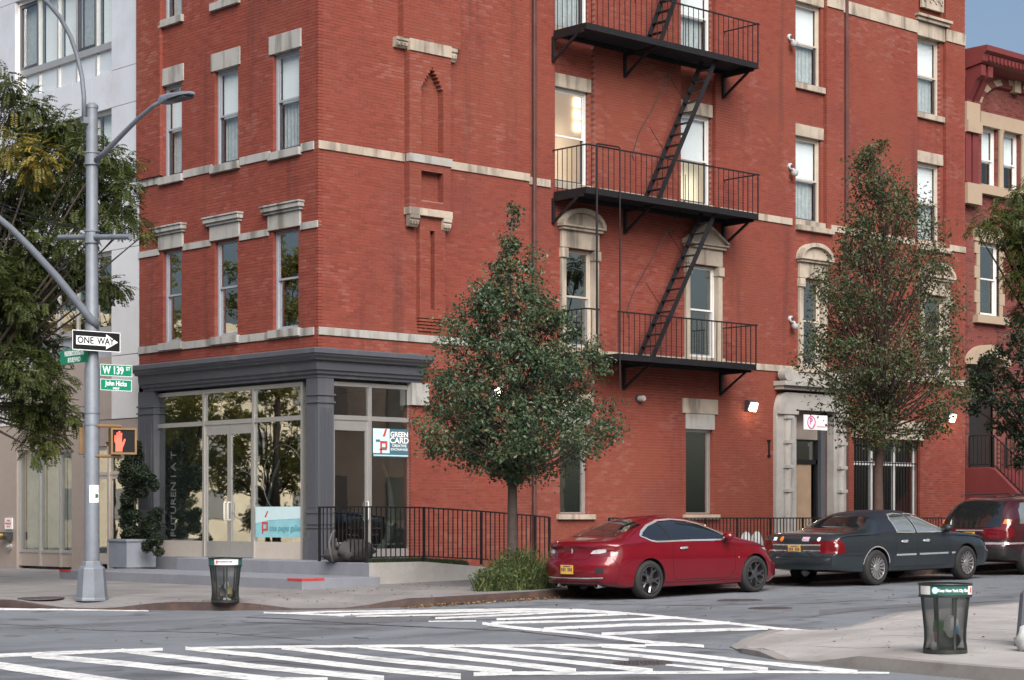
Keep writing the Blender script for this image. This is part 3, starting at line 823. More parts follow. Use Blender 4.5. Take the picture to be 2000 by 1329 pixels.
# ------------------------------------------------------------------ rooms behind two windows, their light put in as glow
M_TAN = mat('tan_board', (0.42, 0.31, 0.20), 0.7, var=0.06)
M_TUBE = emit_mat('fluorescent_tube', (1.0, 0.93, 0.80), 0.7)
w = rwin[0]
MB('R').box(w[0] - .4, w[1] + 1.2, 1.35, 1.4, 9.0, 12.3).build('glowing_wall', emit_mat('glowing_tan_wall', (.80, .58, .38), .16), CB)  # wall glows by itself in place of light from the room
for k in range(3): MB('R').box(RX(1122, 1.3), RX(1137, 1.3), 1.27, 1.31, RZ(1130, 192 + 24 * k, 1.3) - .22, RZ(1130, 192 + 24 * k, 1.3)).build('ceiling_lamp', M_TUBE, CB)
w = rwin[2]
MB('R').box(w[0] + .02, w[1] + .5, .95, 1.0, 9.2, 10.75).build('glow_panel', emit_mat('room_glow', (1.0, .86, .62), .13), CB)  # added glowing panel standing in for warm light low in the window

# ------------------------------------------------------------------ shopfront
# cornice swept round the corner
prof = [(0.02, 5.14), (0.40, 5.10), (0.42, 5.08), (0.42, 4.99), (0.38, 4.97), (0.37, 4.94), (0.30, 4.90), (0.28, 4.86), (0.20, 4.85), (0.18, 4.66), (0.13, 4.64), (0.12, 4.58), (0.06, 4.56), (0.06, 4.50), (-0.16, 4.50), (-0.16, 5.14)]
xe = RX(838, -.3)
rings = []
mb = MB()
for kind in ('end', 'corner', 'end2', ):
    for o_, z in prof:
        if kind == 'end': mb.v.append((-o_, LY(262, -.3), z))
        elif kind == 'corner': mb.v.append((-o_, -o_, z))
        else: mb.v.append((xe + (o_ - .2) * .3, -o_, z))
n = len(prof)
for k in range(2):
    for j in range(n): mb.f.append((k * n + j, k * n + (j + 1) % n, (k + 1) * n + (j + 1) % n, (k + 1) * n + j))
mb.f.append(tuple(range(n))); mb.f.append(tuple(2 * n + j for j in range(n))[::-1])
mb.build('shop_cornice', M_GREYP, CB)
ZB, ZBK, ZTR, ZTOP = 0.60, 0.97, 3.67, 4.44
# corner column with fluted panels
cl, cr = LY(598, -.04), RX(652, -.04)
def column(name, x0, x1, y0, y1, fl_x, fl_y):
    mb = MB()
    mb.box(x0, x1, y0, y1, ZB + .46, 4.5)
    mb.box(x0 - .03, x1 + .03, y0 - .03, y1 + .03, 4.12, 4.16); mb.box(x0 - .03, x1 + .03, y0 - .03, y1 + .03, 3.96, 4.0)
    mb.box(x0 - .05, x1 + .05, y0 - .05, y1 + .05, ZB, ZB + .46)
    mb.box(x0 - .025, x1 + .025, y0 - .025, y1 + .025, ZB + .462, ZB + .50)
    for z in (1.28, 1.36, 1.60): mb.box(x0 - .022, x1 + .022, y0 - .022, y1 + .022, z, z + .03)
    c = mb.build(name, M_GREYP, CB)
    fl = MB()
    z0, z1 = 1.72, 3.86
    if fl_y:
        nfl = 9
        for i in range(nfl):
            y = y0 + .05 + (y1 - y0 - .1) * (i + .5) / nfl; fl.box(x0 - .014, x0 - .001, y - .009, y + .009, z0, z1)
    if fl_x:
        nfl = 9
        for i in range(nfl):
            x = x0 + .05 + (x1 - x0 - .1) * (i + .5) / nfl; fl.box(x - .009, x + .009, y0 - .014, y0 - .001, z0, z1)
    f = fl.build('fluting', M_GREYP, c); f['kind'] = 'stuff'
    for yy in (.3, .62):
        if fl_y: MB().lathe([(.028, 0), (.02, .02), (.005, .026)], 10, (x0 - .001, y0 + (y1 - y0) * yy, 1.48), 'x').build('rosette', M_GREYP, c)
    return c
column('corner_column', -.04, cr, -.04, cl, True, True)
column('pilaster', -.04, .3, LY(300, -.04), yE - .01, False, True)
MB('R').box(RX(803, -.05), RX(836, -.05), -.09, .1, RZ(820, 792, -.05), 4.495).build('capital_block', M_STONEG, CB)

def rail_bar(mb, a0, a1, z0, z1, d0=.10, d1=.17): mb.box(a0, a1, d0, d1, z0, z1)
ym = [LY(591, .1), LY(496, .1), LY(399, .1), LY(303, .1)]
def frame_piece(name, plane, a0, a1, z0, z1, d0=.08, d1=.17, m=None): return MB(plane).box(a0, a1, d0, d1, z0, z1).build(name, m or M_ALU, SFL if plane == 'L' else SFR)
SFL = MB('L').box(ym[0] - .03, ym[3] + .05, .085, .165, ZTOP - .09, ZTOP).build('shopfront_frame', M_ALU, CB)
SFR = MB('R').box(cr, RX(803, .1), .085, .165, ZTOP - .09, ZTOP).build('shopfront_frame', M_ALU, CB)
for y in ym: frame_piece('mullion', 'L', y - .035, y + .035, ZB, ZTOP - .092, .07, .18)
for a, b in zip(ym[:-1], ym[1:]):
    frame_piece('transom_bar', 'L', a + .036, b - .036, ZTR - .05, ZTR + .05)
    MB('L').box(a + .036, b - .036, .12, .13, ZTR + .051, ZTOP - .093).build('pane', M_GLASSM, SFL)
for a, b in ((ym[0], ym[1]), (ym[2], ym[3])):
    frame_piece('bulkhead', 'L', a + .036, b - .036, ZB, ZBK, .09, .16, M_ALUW)
    MB('L').box(a + .036, b - .036, .12, .13, ZBK + .001, ZTR - .051).build('pane', M_GLASSM, SFL)
def leaf(plane, a, b, z0, z1, par, handle_at, d=.10, m=M_ALU):
    mb = MB(plane); w_ = .075
    mb.box(a, a + w_, d, d + .05, z0, z1); mb.box(b - w_, b, d, d + .05, z0, z1); mb.box(a + w_, b - w_, d, d + .05, z1 - .22, z1); mb.box(a + w_, b - w_, d, d + .05, z0, z0 + .36)
    o = mb.build('door', m, par)
    MB(plane).box(a + w_, b - w_, d + .02, d + .028, z0 + .361, z1 - .221).build('pane', M_GLASSM, o)
    h = MB(plane); x = handle_at
    h.tube([h.P(x, d, 1.45), h.P(x, d - .06, 1.45), h.P(x, d - .07, 1.48), h.P(x, d - .07, 1.82), h.P(x, d - .06, 1.85), h.P(x, d, 1.85)], .014, 6)
    h.build('handle', M_WHITEF, o, smooth=True)
    return o
yd = LY(448, .1)
leaf('L', ym[1] + .04, yd - .004, ZB + .01, ZTR - .055, CB, yd - .04); leaf('L', yd + .004, ym[2] - .04, ZB + .01, ZTR - .055, CB, yd + .11, m=M_ALU)
xm = RX(722, .1); xr = RX(800, .1)
for x in (cr + .02, xm, xr): frame_piece('mullion', 'R', x - .035, x + .035, ZB, ZTOP - .092, .07, .18)
for a, b in ((cr + .02, xm), (xm, xr)):
    frame_piece('transom_bar', 'R', a + .036, b - .036, ZTR - .05, ZTR + .05)
    MB('R').box(a + .036, b - .036, .12, .13, ZTR + .051, ZTOP - .093).build('pane', M_GLASSM, SFR)
leaf('R', cr + .06, xm - .04, ZB + .01, ZTR - .055, CB, xm - .09)
frame_piece('bulkhead', 'R', xm + .036, xr - .036, ZB, ZB + .22, .09, .16)
MB('R').box(xm + .036, xr - .036, .12, .13, ZB + .221, ZTR - .051).build('pane', M_GLASSM, SFR)
# the gallery room behind the glass
M_GALW = mat('gallery_wall', (0.26, 0.265, 0.26), 0.85, var=0.04)
mb = MB(); mb.box(0.2, 3.1, yE - .5, yE - .3, ZB, 4.6); mb.box(4.6, 4.75, .45, yE - .5, ZB, 4.6); mb.box(2.62, 4.6, .26, .4, ZB, 4.6); mb.box(0.2, 4.7, .2, yE - .3, ZB - .1, ZB - .004)
mb.box(RX(777, .6), RX(777, .6) + .5, .5, .9, ZB, 4.58)
mb.build('gallery_wall', M_GALW, CB)
M_PIC = mat('dark_picture', (0.06, 0.05, 0.045), 0.5, var=0.6, vscale=3)
for y in (1.3, 2.9, 4.6): MB().box(4.54, 4.597, y, y + .9, 1.5, 2.5).build('picture', M_PIC, CB)

# posters and lettering on the glass
def board(name, plane, a, b, d, z0, z1, m, label, cat, th=.012):
    o = MB(plane).box(a, b, d, d + th, z0, z1).build(name, m); tag(o, label, cat); return o
def ptext(par, plane, s, a, d, z, size, m, bold=0.0, align='CENTER', sx=1.0, rot=False):
    me = text_mesh(s, size, m, bold=bold, align=align, sx=sx)
    right = Vector((1, 0, 0)) if plane == 'R' else Vector((0, -1, 0)); up = Vector((0, 0, 1))
    if rot: right, up = up, -right
    org = Vector((a, d, z)) if plane == 'R' else Vector((d, a, z))
    return place_text(me, par, org, right, up)
M_WHITE = mat('print_white', (0.78, 0.79, 0.80), 0.5, var=0.03)
M_TEAL = mat('print_teal', (0.05, 0.135, 0.18), 0.5, var=0.08)
M_PALEB = mat('print_pale_blue', (0.52, 0.68, 0.72), 0.5, var=0.05)
M_CYAN = mat('print_cyan', (0.24, 0.50, 0.56), 0.45, var=0.12, vscale=3)
M_REDP = mat('print_red', (0.48, 0.05, 0.04), 0.5)
M_TEALT = mat('print_teal_text', (0.10, 0.30, 0.36), 0.5)
gx0, gx1 = RX(728, .1), RX(798, .1); gz0, gz1 = RZ(760, 893, .1), RZ(760, 838, .1)
gp = board('poster', 'R', gx0, gx1, .094, gz0, gz1, M_TEAL, 'dark teal and pale blue poster with red square logo beside the shop door', 'poster')
gm = gx0 + (gx1 - gx0) * .46; zz = gz1 - gz0
MB('R').box(gx0, gm, .090, .0938, gz0 + zz * .13, gz1).build('print_field', M_PALEB, gp)
MB('R').box(gx0 + .18, gm - .08, .086, .0898, gz0 + zz * .24, gz0 + zz * .28).build('logo', M_REDP, gp)
lg = MB('R'); q0, q1 = gx0 + .20, gx0 + .40; zq0, zq1 = gz0 + zz * .22, gz0 + zz * .56
lg.box(q0, q0 + .05, .086, .0898, zq0 - .06, zq1); lg.box(q1 - .05, q1, .086, .0898, zq0 + .041, zq1 - .051); lg.box(q0 + .051, q1, .086, .0898, zq1 - .05, zq1)
lg.prism([(q0 + .07, zq1 + .1), (q0 + .13, zq1 + .1), (q1, zq1 + .28), (q1 - .06, zq1 + .26)], .086, .0898, 'd'); lg.build('logo', M_REDP, gp)
MB('R').box(q0 - .12, q0 - .005, .086, .0898, zq1 - .02, zq1 + .03).build('logo', M_TEAL, gp)
MB('R').box(q0 + .052, q1 - .051, .0865, .0898, zq0 + .041, zq0 + .075).build('logo', M_TEAL, gp)
for i, (s, f, h) in enumerate((('GREEN', .80, .155), ('CARD', .585, .18), ('CREATIVE', .40, .085), ('EXCHANGE', .27, .07))):
    t = ptext(gp, 'R', s, (gm + gx1) / 2, .090, gz0 + zz * f, h, M_WHITE, bold=.004 if i < 2 else .001, sx=[1.06, 1.12, 1.12, 1.3][i])
MB('R').box(gx0 + .02, gx1 - .02, .090, .0938, gz0 + .02, gz0 + .045).build('print_line', M_PALEB, gp)
by1, by0 = LY(497, .1) - .05, LY(592, .1) + .05; bz0, bz1 = LZ(540, 1050, .1), LZ(540, 990, .1)
bp_ = board('poster', 'L', by0, by1, .094, bz0, bz1, M_CYAN, 'pale blue banner with small red square logo low in the corner window', 'poster'); bh = bz1 - bz0
MB('L').prism([(by1, bz1 - .002), (by0, bz1 - .002), (by0, bz0 + bh * .62), (by0 + .8, bz0 + bh * .58), (by1 - .5, bz0 + bh * .56), (by1, bz0 + bh * .45)], .090, .0938, 'd').build('print_field', M_PALEB, bp_)
lg = MB('L'); q1 = by1 - .25; q0 = q1 - .22
lg.box(q0, q0 + .05, .086, .0898, bz0 + bh * .22, bz0 + bh * .5); lg.box(q1 - .05, q1, .086, .0898, bz0 + bh * .12, bz0 + bh * .5); lg.box(q0 + .051, q1 - .051, .086, .0898, bz0 + bh * .44, bz0 + bh * .5)
lg.box(q0 + .051, q1 - .051, .086, .0898, bz0 + bh * .22, bz0 + bh * .28); lg.build('logo', M_REDP, bp_)
MB('L').prism([(q1 - .1, bz0 + bh * .66), (q1 - .16, bz0 + bh * .66), (q0 - .02, bz0 + bh * .86), (q0 + .02, bz0 + bh * .86)], .086, .0898, 'd').build('logo', M_REDP, bp_)
ptext(bp_, 'L', 'one pages galler', q0 - .06, .088, bz0 + bh * .30, .19, M_TEALT, bold=.003, align='LEFT', sx=.95)
# window lettering up the left pane, thin circles on the corner pane
lt = ptext(CB, 'L', 'FUTUREN I A T', LY(338, .1), .112, 2.05, .30, mat('vinyl_lettering', (0.12, 0.13, 0.135), 0.6), sx=1.0, rot=True); lt.name = 'vinyl_lettering'
def ring(a, z, r, t=.009):
    pts = [(.112, a + r * math.cos(q), z + r * math.sin(q)) for q in [2 * math.pi * i / 40 for i in range(41)]]
    MB().tube(pts, t / 2, 4).build('vinyl_circle', mat('vinyl_lettering', (1, 1, 1)), CB)
ring(LY(552, .1), 2.35, .75); ring(LY(472, .1), 2.0, .55)
# curved white horn sculpture inside
hs = empty('horn_sculpture', (1.7, .75, ZB), 'tall curved white horn sculpture standing behind the shop glass', 'sculpture')
pts = []; rs = []
for i in range(15):
    t = i / 14; pts.append((RX(745 + 22 * math.sin(t * 2.4 - .1) , .75), .75, ZB + .25 + 2.0 * t)); rs.append(.085 * (1 - t) ** .6 + .008)
pts = [(RX(720, .75), .75, ZB + .12), (RX(742, .75), .75, ZB + .16), (RX(757, .75), .75, ZB + .4), (RX(764, .75), .75, ZB + .8), (RX(764, .75), .75, ZB + 1.2), (RX(760, .75), .75, ZB + 1.6), (RX(753, .75), .75, ZB + 1.95), (RX(746, .75), .75, ZB + 2.15)]
MB().tube(pts, [.12, .11, .10, .09, .075, .055, .035, .01], 10).build('horn', mat('pale_horn', (0.42, 0.44, 0.43), .5), hs, smooth=True)
MB().box(RX(715, .75) - .15, RX(765, .75) + .1, .55, .98, ZB, ZB + .06).build('plinth', M_ROOMD, hs)
hs2 = empty('arc_sculpture', (0.7, 1.6, ZB), 'slender pale curved rod sculpture seen through the corner window', 'sculpture')
y0 = LY(518, .6)
MB().tube([(.6, y0 + .02, ZB + .0), (.6, y0, ZB + .7), (.6, y0 - .12, ZB + 1.3), (.6, y0 - .3, ZB + 1.8), (.6, y0 - .55, ZB + 2.2)], [.05, .05, .045, .035, .015], 8).build('rod', mat('pale_horn', (1, 1, 1)), hs2, smooth=True)

# ------------------------------------------------------------------ street door with stone surround
D0, D1, Dz0, Dz1 = door
gzd = gz(D0) + .14
dl, dr = RX(1516, DB - .1), RX(1652, DB - .1)
M_STONEP = mat('painted_stone', (0.33, 0.32, 0.305), 0.75, var=0.1, vscale=2, stain=(0.17, 0.155, 0.14), sscale=1.5, samt=0.5, world_pos=True)
zb_ = [RZ(1535, y, DB - .1) for y in (813, 861, 909, 956)]
for s0, s1 in ((dl, D0), (D1, dr)):
    mb = MB('R'); mb.box(s0, s1, DB - .12, DB + .13, gzd - .1, zb_[0] + .1); mb.build('door_jamb', M_STONEP, CB, bevel=.01)
    sh_ = MB('R'); c_ = (s0 + s1) / 2
    sh_.lathe([(.12, gzd), (.12, zb_[0])], 14, (c_, DB - .14, 0)); sh_.build('door_column', M_STONEP, CB, smooth=40)
    for z in zb_ + [gzd + .12]: stone('door_block', 'R', (c_ - .145, c_ + .145, DB - .275, DB - .05, z - .08, z + .01), m=M_STONEP)
zt = Dz1
mb = MB('R')
prof2 = []
for i in range(9):
    q = math.pi / 2 * i / 8; prof2.append((dl + .32 - .32 * math.cos(q), zb_[0] + .05 + (zt + .45 - zb_[0] - .05) * math.sin(q)))
poly = prof2 + [(dr - (p[0] - dl), p[1]) for p in prof2[::-1]] + [(D1, zb_[0] + .05), (D1, zt), (D0, zt), (D0, zb_[0] + .05)]
mb.prism(poly, DB - .20, DB + .12, 'd'); mb.build('door_arch', M_STONEP, CB)
stone('door_hood', 'R', (dl + .05, dr - .05, DB - .30, DB, zt + .52, zt + .62), (dl, dr, DB - .42, DB, zt + .622, zt + .74), m=M_STONEP)
mb = MB('R')
for sg, s in ((1, dl + .1), (-1, dr - .1)):
    mb.lathe([(.02, -.12), (.17, -.12), (.17, .12), (.02, .12)], 14, (s + sg * .1, DB - .25, zt + .92), 'y')
mb.box(dl + .3, dr - .3, DB - .3, DB, zt + .745, zt + .98); mb.build('scroll_crest', M_STONEP, CB, smooth=40)
M_TANP = mat('tan_paint', (0.36, 0.31, 0.27), 0.55, var=0.05, world_pos=True)
M_DOORW = mat('door_wood', (0.30, 0.21, 0.145), 0.5, var=0.12, vscale=3, world_pos=True)
zf = RZ(1580, 858, DB); ztr = RZ(1580, 902, DB)
MB('R').box(D0, D1 - .22, DB + .28, DB + .34, zf, zt).build('door_fascia', M_TANP, CB)
fr = MB('R'); fr.box(D0, D1 - .22, DB + .27, DB + .36, ztr - .06, ztr + .06); fr.box(D0, D0 + .05, DB + .27, DB + .36, gzd, zf); fr.box(D1 - .30, D1 - .22, DB + .27, DB + .36, gzd, zf); fr.box(D0, D1 - .22, DB + .27, DB + .36, zf - .05, zf - .001)
dfm = fr.build('door_frame', M_BLACK, CB)
MB('R').box(D0 + .05, D1 - .30, DB + .31, DB + .318, ztr + .06, zf - .05).build('pane', M_GLASSD, dfm)
xo = RX(1584, DB + .3)
dd = MB('R').box(D0 + .05, xo, DB + .30, DB + .35, gzd + .02, ztr - .06).build('door', M_DOORW, CB)
MB('R').box(xo - .10, xo - .06, DB + .24, DB + .30, 1.3, 1.5).build('handle', M_ALU, dd)
MB('R').box(D1 - .215, D1 - .02, DB + .16, DB + .34, gzd, zt).build('door_post', M_GREYP, CB)
MB('R').box(D0, D1, DB - .5, DB + .5, gzd - .25, gzd + .015).build('door_step', M_STONEP, CB)
# barred ground floor window
g0, g1, gzb, gzt = gwin
gw = MB('R'); 
for t in (0, .345, .69, 1.0):
    x = g0 + (g1 - g0) * t; gw.box(max(g0, x - .05), min(g1, x + .05), DC + .20, DC + .28, gzb, gzt)
gzm = RZ(1700, 905, DC)
gw.box(g0, g1, DC + .205, DC + .275, gzm - .05, gzm + .05); gw.box(g0, g1, DC + .205, DC + .275, gzb, gzb + .06); gw.box(g0, g1, DC + .205, DC + .275, gzt - .06, gzt)
gw = gw.build('window', M_WHITEF, CB)
MB('R').box(g0, g1, DC + .235, DC + .243, gzb, gzt).build('pane', M_GLASSD, gw)
stone('lintel', 'R', (g0 - .12, g1 + .1, DC - .06, DC + .12, gzt, gzt + .30), (g0 - .18, g1 + .16, DC - .12, DC + .1, gzt + .302, gzt + .55), m=M_STONE)
stone('window_sill', 'R', (g0 - .08, g1 + .08, DC - .08, DC + .15, gzb - .15, gzb))
gr = empty('window_grille', (g0, DC, gzb), 'black iron bars over the ground floor window behind the second tree', 'window grille')
nb = 24
for i in range(nb):
    x = g0 + .03 + (g1 - g0 - .06) * i / (nb - 1)
    MB('R').box(x - .009, x + .009, DC + .06, DC + .078, gzb + .02, gzt - .02).build('bar', M_BLACK, gr)
for z in (gzb + .15, gzm, gzt - .2): MB('R').box(g0 + .005, g1 - .005, DC + .079, DC + .09, z, z + .035).build('crossbar', M_BLACK, gr)

# ------------------------------------------------------------------ fire escape
FE = empty('fire_escape', (10, 0, 5.4), 'black iron fire escape with three balconies and steep ladders on red brick', 'fire escape')
YO = -.85; YW = DB - .02
def fe_balcony(x0, x1, z, left_open=False, xr0=None, ends=(True, True), slats=True):
    mb = MB('R')
    mb.box(x0, x1, YO, YO + .05, z - .15, z); mb.box(x0, x1, YW - .08, YW - .03, z - .15, z)
    mb.box(x0, x0 + .05, YO + .05, YW - .08, z - .15, z); mb.box(x1 - .05, x1, YO + .05, YW - .08, z - .15, z)
    pf = mb.build('balcony_frame', M_BLACK, FE)
    y = YO + .09; sl = MB('R')
    while y < YW - .1:
        sl.box(x0 + .05, x1 - .05, y, y + .035, z - .04, z - .005); y += .062
    s = sl.build('floor_slats', M_BLACK, pf); s['kind'] = 'stuff'
    zt = z + 1.0
    rl = MB(); rl.bar((x0, YO + .02, zt), (x1 + .06, YO + .02, zt), .03, .035)
    for on, x in zip(ends, (x0 + .02, x1 - .02)):
        if on: rl.bar((x, YO + .02, zt), (x, YW + .03, zt), .026, .03)
    rl.bar((x0, YO + .02, z + .45), (x0 + .01, YO + .02, z + .45), .01)
    rr = rl.build('hand_rail', M_BLACK, FE)
    n = int((x1 - x0) / .185)
    bm_ = MB().box(-.007, .007, -.007, .007, 0, 1.0).mesh('baluster', M_BLACK)
    for i in range(n + 1): wchild('baluster', bm_, rr, (x0 + .012 + (x1 - x0 - .024) * i / n, YO + .02, z))
    for on, x in zip(ends, (x0 + .02, x1 - .02)):
        if on:
            for i in range(1, 7): wchild('baluster', bm_, rr, (x, YO + .02 + (YW - YO) * i / 7, z))
    cp = MB(); cp.box(x1 - .01, x1 + .012, YO + .005, YO + .03, z, zt + .03); cp.build('post', M_BLACK, rr)
def fe_bracket(x, z):
    mb = MB(); mb.box(x - .035, x + .035, YW - .05, YW + .02, z - 1.05 + .3, z - .15); mb.bar((x, YO + .1, z - .17), (x, YW - .03, z - .19), .05, .07)
    mb.bar((x, YO + .28, z - .20), (x, YW - .02, z - .72), .045, .06); mb.build('bracket', M_BLACK, FE)
x0f, x1f = 7.22, 13.44
fe_balcony(x0f, x1f, 9.28); fe_balcony(x0f, x1f, 13.14); fe_balcony(8.30, x1f - .08, 5.42, ends=(False, True)); fe_balcony(x0f, 7.62, 5.42, ends=(True, False))
for z in (9.28, 13.14):
    for x in (RX(1079, DB), RX(1219, DB), RX(1411, DB)): fe_bracket(x, z)
for x in (RX(1217, DB), RX(1406, DB)): fe_bracket(x, 5.42)
fe_bracket(RX(1079, DB), 5.42)
def fe_ladder(xt, zt, xb, zb, ya=-.62, yb=-.14, n=13):
    mb = MB()
    for y in (ya, yb): mb.bar((xb, y, zb), (xt, y, zt), .02, .13)
    ld = mb.build('ladder', M_BLACK, FE)
    st = MB().box(-.07, .07, ya + .012, yb - .012, -.012, .012).mesh('rung', M_BLACK)
    for i in range(1, n): wchild('rung', st, ld, (xb + (xt - xb) * i / n, 0, zb + (zt - zb) * i / n))
    h = MB(); dx, dz = (xt - xb), (zt - zb)
    h.tube([(xb - .35, yb, zb + .98), (xb - .42, yb, zb + 1.1), (xb + dx * .2 - .62, yb, zb + dz * .2 + .9), (xt - .62, yb, zt + .25), (xt - .62, yb, zt + .9)], .012, 6)
    for t in (.35, .7): h.bar((xb + dx * t - .55, yb, zb + dz * t + .55), (xb + dx * t - .02, yb, zb + dz * t + .02), .012)
    h.build('ladder_rail', M_BLACK, ld)
fe_ladder(12.08, 13.1, 9.93, 9.28); fe_ladder(12.06, 9.24, 9.73, 5.42); fe_ladder(11.8, 17.0, 10.0, 13.14, n=13)
mb = MB(); mb.tube([(RX(1164, YO), YO - .03, RZ(1164, 668, YO)), (RX(1164, YO), YO - .03, RZ(1164, 281, YO))], .028, 8); mb.build('drop_ladder_guide', M_BLACK, FE)
mb = MB(); mb.tube([(RX(1209, YO), YO - .03, RZ(1209, 760, YO)), (RX(1209, YO), YO - .03, RZ(1209, 290, YO)), (RX(1209, YO) - .05, YO - .02, RZ(1209, 288, YO)), (RX(1165, YO), YO - .02, RZ(1164, 281, YO))], .02, 8); mb.build('drop_ladder_guide', M_BLACK, FE)

# ------------------------------------------------------------------ dark strips set on the wall, wall fittings
M_STRIP = mat('dark_strip_paint', (0.085, 0.035, 0.032), 0.6, var=0.3, vscale=2, world_pos=True)
for px, d, dd_, zt_ in ((1041, DB, DB, 17), (1651, DC, DC, 17)):
    o = MB('R').box(RX(px, d) - .05, RX(px, d) + .05, d - .09, d - .005, .45, zt_).build('dark_strip', M_STRIP, CB, bevel=.02)  # raised strip; the dark of a thin wall recess put into its colour
M_CAMW = mat('white_plastic', (0.40, 0.40, 0.41), 0.35, var=0.04)
def dome(px, py, label):
    p = hitY(px, py, DB)
    o = empty('security_camera', (p.x, DB, p.z), label, 'security camera', 'dome cameras down the brick wall')
    MB().lathe([(.085, -.001), (.085, -.05), (.06, -.07), (.02, -.072)], 16, (0, 0, .10), 'y').mesh('base', M_CAMW)
    child('base', MB().lathe([(.085, -.001), (.085, -.05), (.06, -.07), (.02, -.072)], 16, (0, 0, .12), 'y').mesh('base', M_CAMW, smooth=40), o)
    child('lens', MB().lathe([(.045, -.06), (.045, -.09), (.01, -.11)], 12, (0, 0, .12), 'y').mesh('lens', M_DARKF, smooth=40), o)
    child('arm', MB().tube([(0, -.02, .03), (.0, -.14, .02), (.0, -.18, -.03)], .035, 10).mesh('arm', M_CAMW, smooth=True), o)
    child('dome', MB().lathe([(.10, .0), (.10, -.06), (.075, -.12), (.03, -.145)], 16, (0, -.18, -.03)).mesh('dome', M_CAMW, smooth=40), o)
    return o
dome(1541, 82, 'white dome camera by the top floor window, highest of three')
dome(1542, 334, 'white dome camera by the third floor window, middle of three')
dome(1543, 632, 'white dome camera by the arched hood window, lowest of three')
p = hitY(1246, 779, DB)
o = empty('bullet_camera', (p.x, DB, p.z), 'small white round camera on brick under the lowest balcony', 'security camera')
child('base', MB().lathe([(.10, -.001), (.10, -.04), (.05, -.05)], 16, (0, 0, 0), 'y').mesh('base', M_DARKF, smooth=40), o)
child('barrel', MB().lathe([(.07, -.04), (.075, -.2), (.06, -.22), (.02, -.215)], 16, (0, 0, 0), 'y').mesh('barrel', M_CAMW, smooth=40), o)
M_LAMP = emit_mat('wall_lamp_glow', (1.0, 0.95, 0.82), 0.9)
def wall_lamp(px, py, d, label):
    p = hitY(px, py, d)
    o = empty('wall_lamp', (p.x, d, p.z), label, 'wall lamp', 'wall lamps on the street front')
    child('housing', MB('R').prism([(-.001, -.16), (-.001, .14), (-.14, .14), (-.20, .08), (-.10, -.12)], -.14, .14).mesh('housing', M_DARKF), o)
    child('lens', MB('R').prism([(-.105, -.118), (-.205, .08), (-.26, .05), (-.17, -.16)], -.12, .12).mesh('lens', M_LAMP), o)
    ld = bpy.data.lights.new('wall_lamp_bulb', 'POINT'); ld.energy = 3.0; ld.color = (1.0, .74, .45); ld.shadow_soft_size = .06
    lo = bpy.data.objects.new('wall_lamp_bulb', ld); COL.objects.link(lo); lo.parent = o; lo.location = (0, -.30, -.16)
wall_lamp(1461, 793, DB, 'lit wall lamp on brick just left of the street door')
wall_lamp(1850, 815, DC, 'lit wall lamp at the far end, partly behind tree leaves')
p = hitY(964, 765, 0); wall_lamp(964, 765, 0.0, 'lit wall lamp glinting through the crown of the near pear tree')
# iron tie and hanging sign
tp = hitY(1501, 876, DB)
mb = MB(); mb.box(tp.x - .02, tp.x + .02, DB - .04, DB - .002, tp.z - .22, tp.z + .22); mb.box(tp.x - .06, tp.x + .06, DB - .04, DB - .002, tp.z + .18, tp.z + .22); mb.box(tp.x - .06, tp.x + .06, DB - .04, DB - .002, tp.z - .22, tp.z - .18); mb.build('wall_tie', M_BLACK, CB)
s0, s1 = RX(1571, -.1), RX(1616, -.1); z0, z1 = RZ(1590, 840, -.1), RZ(1590, 811, -.1)
sg = MB('R').box(s0, s1, -.10, -.07, z0, z1).build('hanging_sign', M_WHITE); tag(sg, 'white hanging sign with pink ringed letter above the street door', 'sign')
M_PINK = mat('print_magenta', (0.55, 0.09, 0.28), 0.5)
zc = (z0 + z1) / 2; xc = s0 + (s1 - s0) * .30; rr_ = (z1 - z0) * .40
mb = MB(); mb.tube([(xc + rr_ * math.cos(q), -.103, zc + rr_ * math.sin(q)) for q in [2 * math.pi * i / 28 for i in range(29)]], .014, 5); mb.build('logo_ring', M_PINK, sg)
place_text(text_mesh('P', rr_ * 1.5, M_PINK, bold=.008), sg, (xc - .01, -.102, zc + .02), (1, 0, 0))
MB('R').prism([(xc + .06, zc - .13), (xc + .14, zc - .02), (xc + .17, zc - .03), (xc + .10, zc - .14)], -.104, -.1005, 'd').build('logo_leaf', M_PINK, sg)
MB('R').box(xc + rr_ + .08, s1 - .05, -.102, -.1005, z0 + .08, z0 + .10).build('print_line', M_PINK, sg)
mb = MB(); mb.bar((s1 - .02, -.085, z1 - .05), (s1 - .02, DB - .1, z1 - .05), .03); mb.build('arm', M_BLACK, sg)

# ------------------------------------------------------------------ entrance platform, step and ramp
FC = empty('entrance_platform', (-1.4, 0, 0.1)); tag(FC, 'grey painted two-step entrance platform with concrete ramp round the shop corner', 'platform')
yP = LY(116, -2.83)
mb = MB()
mb.box(-2.83, -.90, -3.22, yP, -.1, .33); mb.build('lower_step', M_GREYS, FC, bevel=.012)
mb = MB(); mb.box(-.898, .2, -2.86, LY(345, -.9), -.1, .60); mb.box(-.03, .2, LY(345, -.9) + .002, yE - .02, -.1, .598); mb.build('upper_step', M_GREYS, FC, bevel=.012)
M_RAMP = mat('ramp_concrete', (0.36, 0.35, 0.335), 0.85, var=0.14, vscale=1.6, bump=0.3, bscale=60, stain=(0.24, 0.225, 0.21), sscale=1.4, samt=0.6, world_pos=True)
xr1 = RX(832, -2.86); xr2 = RX(1075, -2.86)
mb = MB(); mb.prism([(.202, -.1), (.202, .60), (xr1, .60), (xr2 + .6, gz(xr2 + .6) + .145), (xr2 + .6, -.1)], -2.858, -.6, 'd'); mb.build('ramp', M_RAMP, FC)
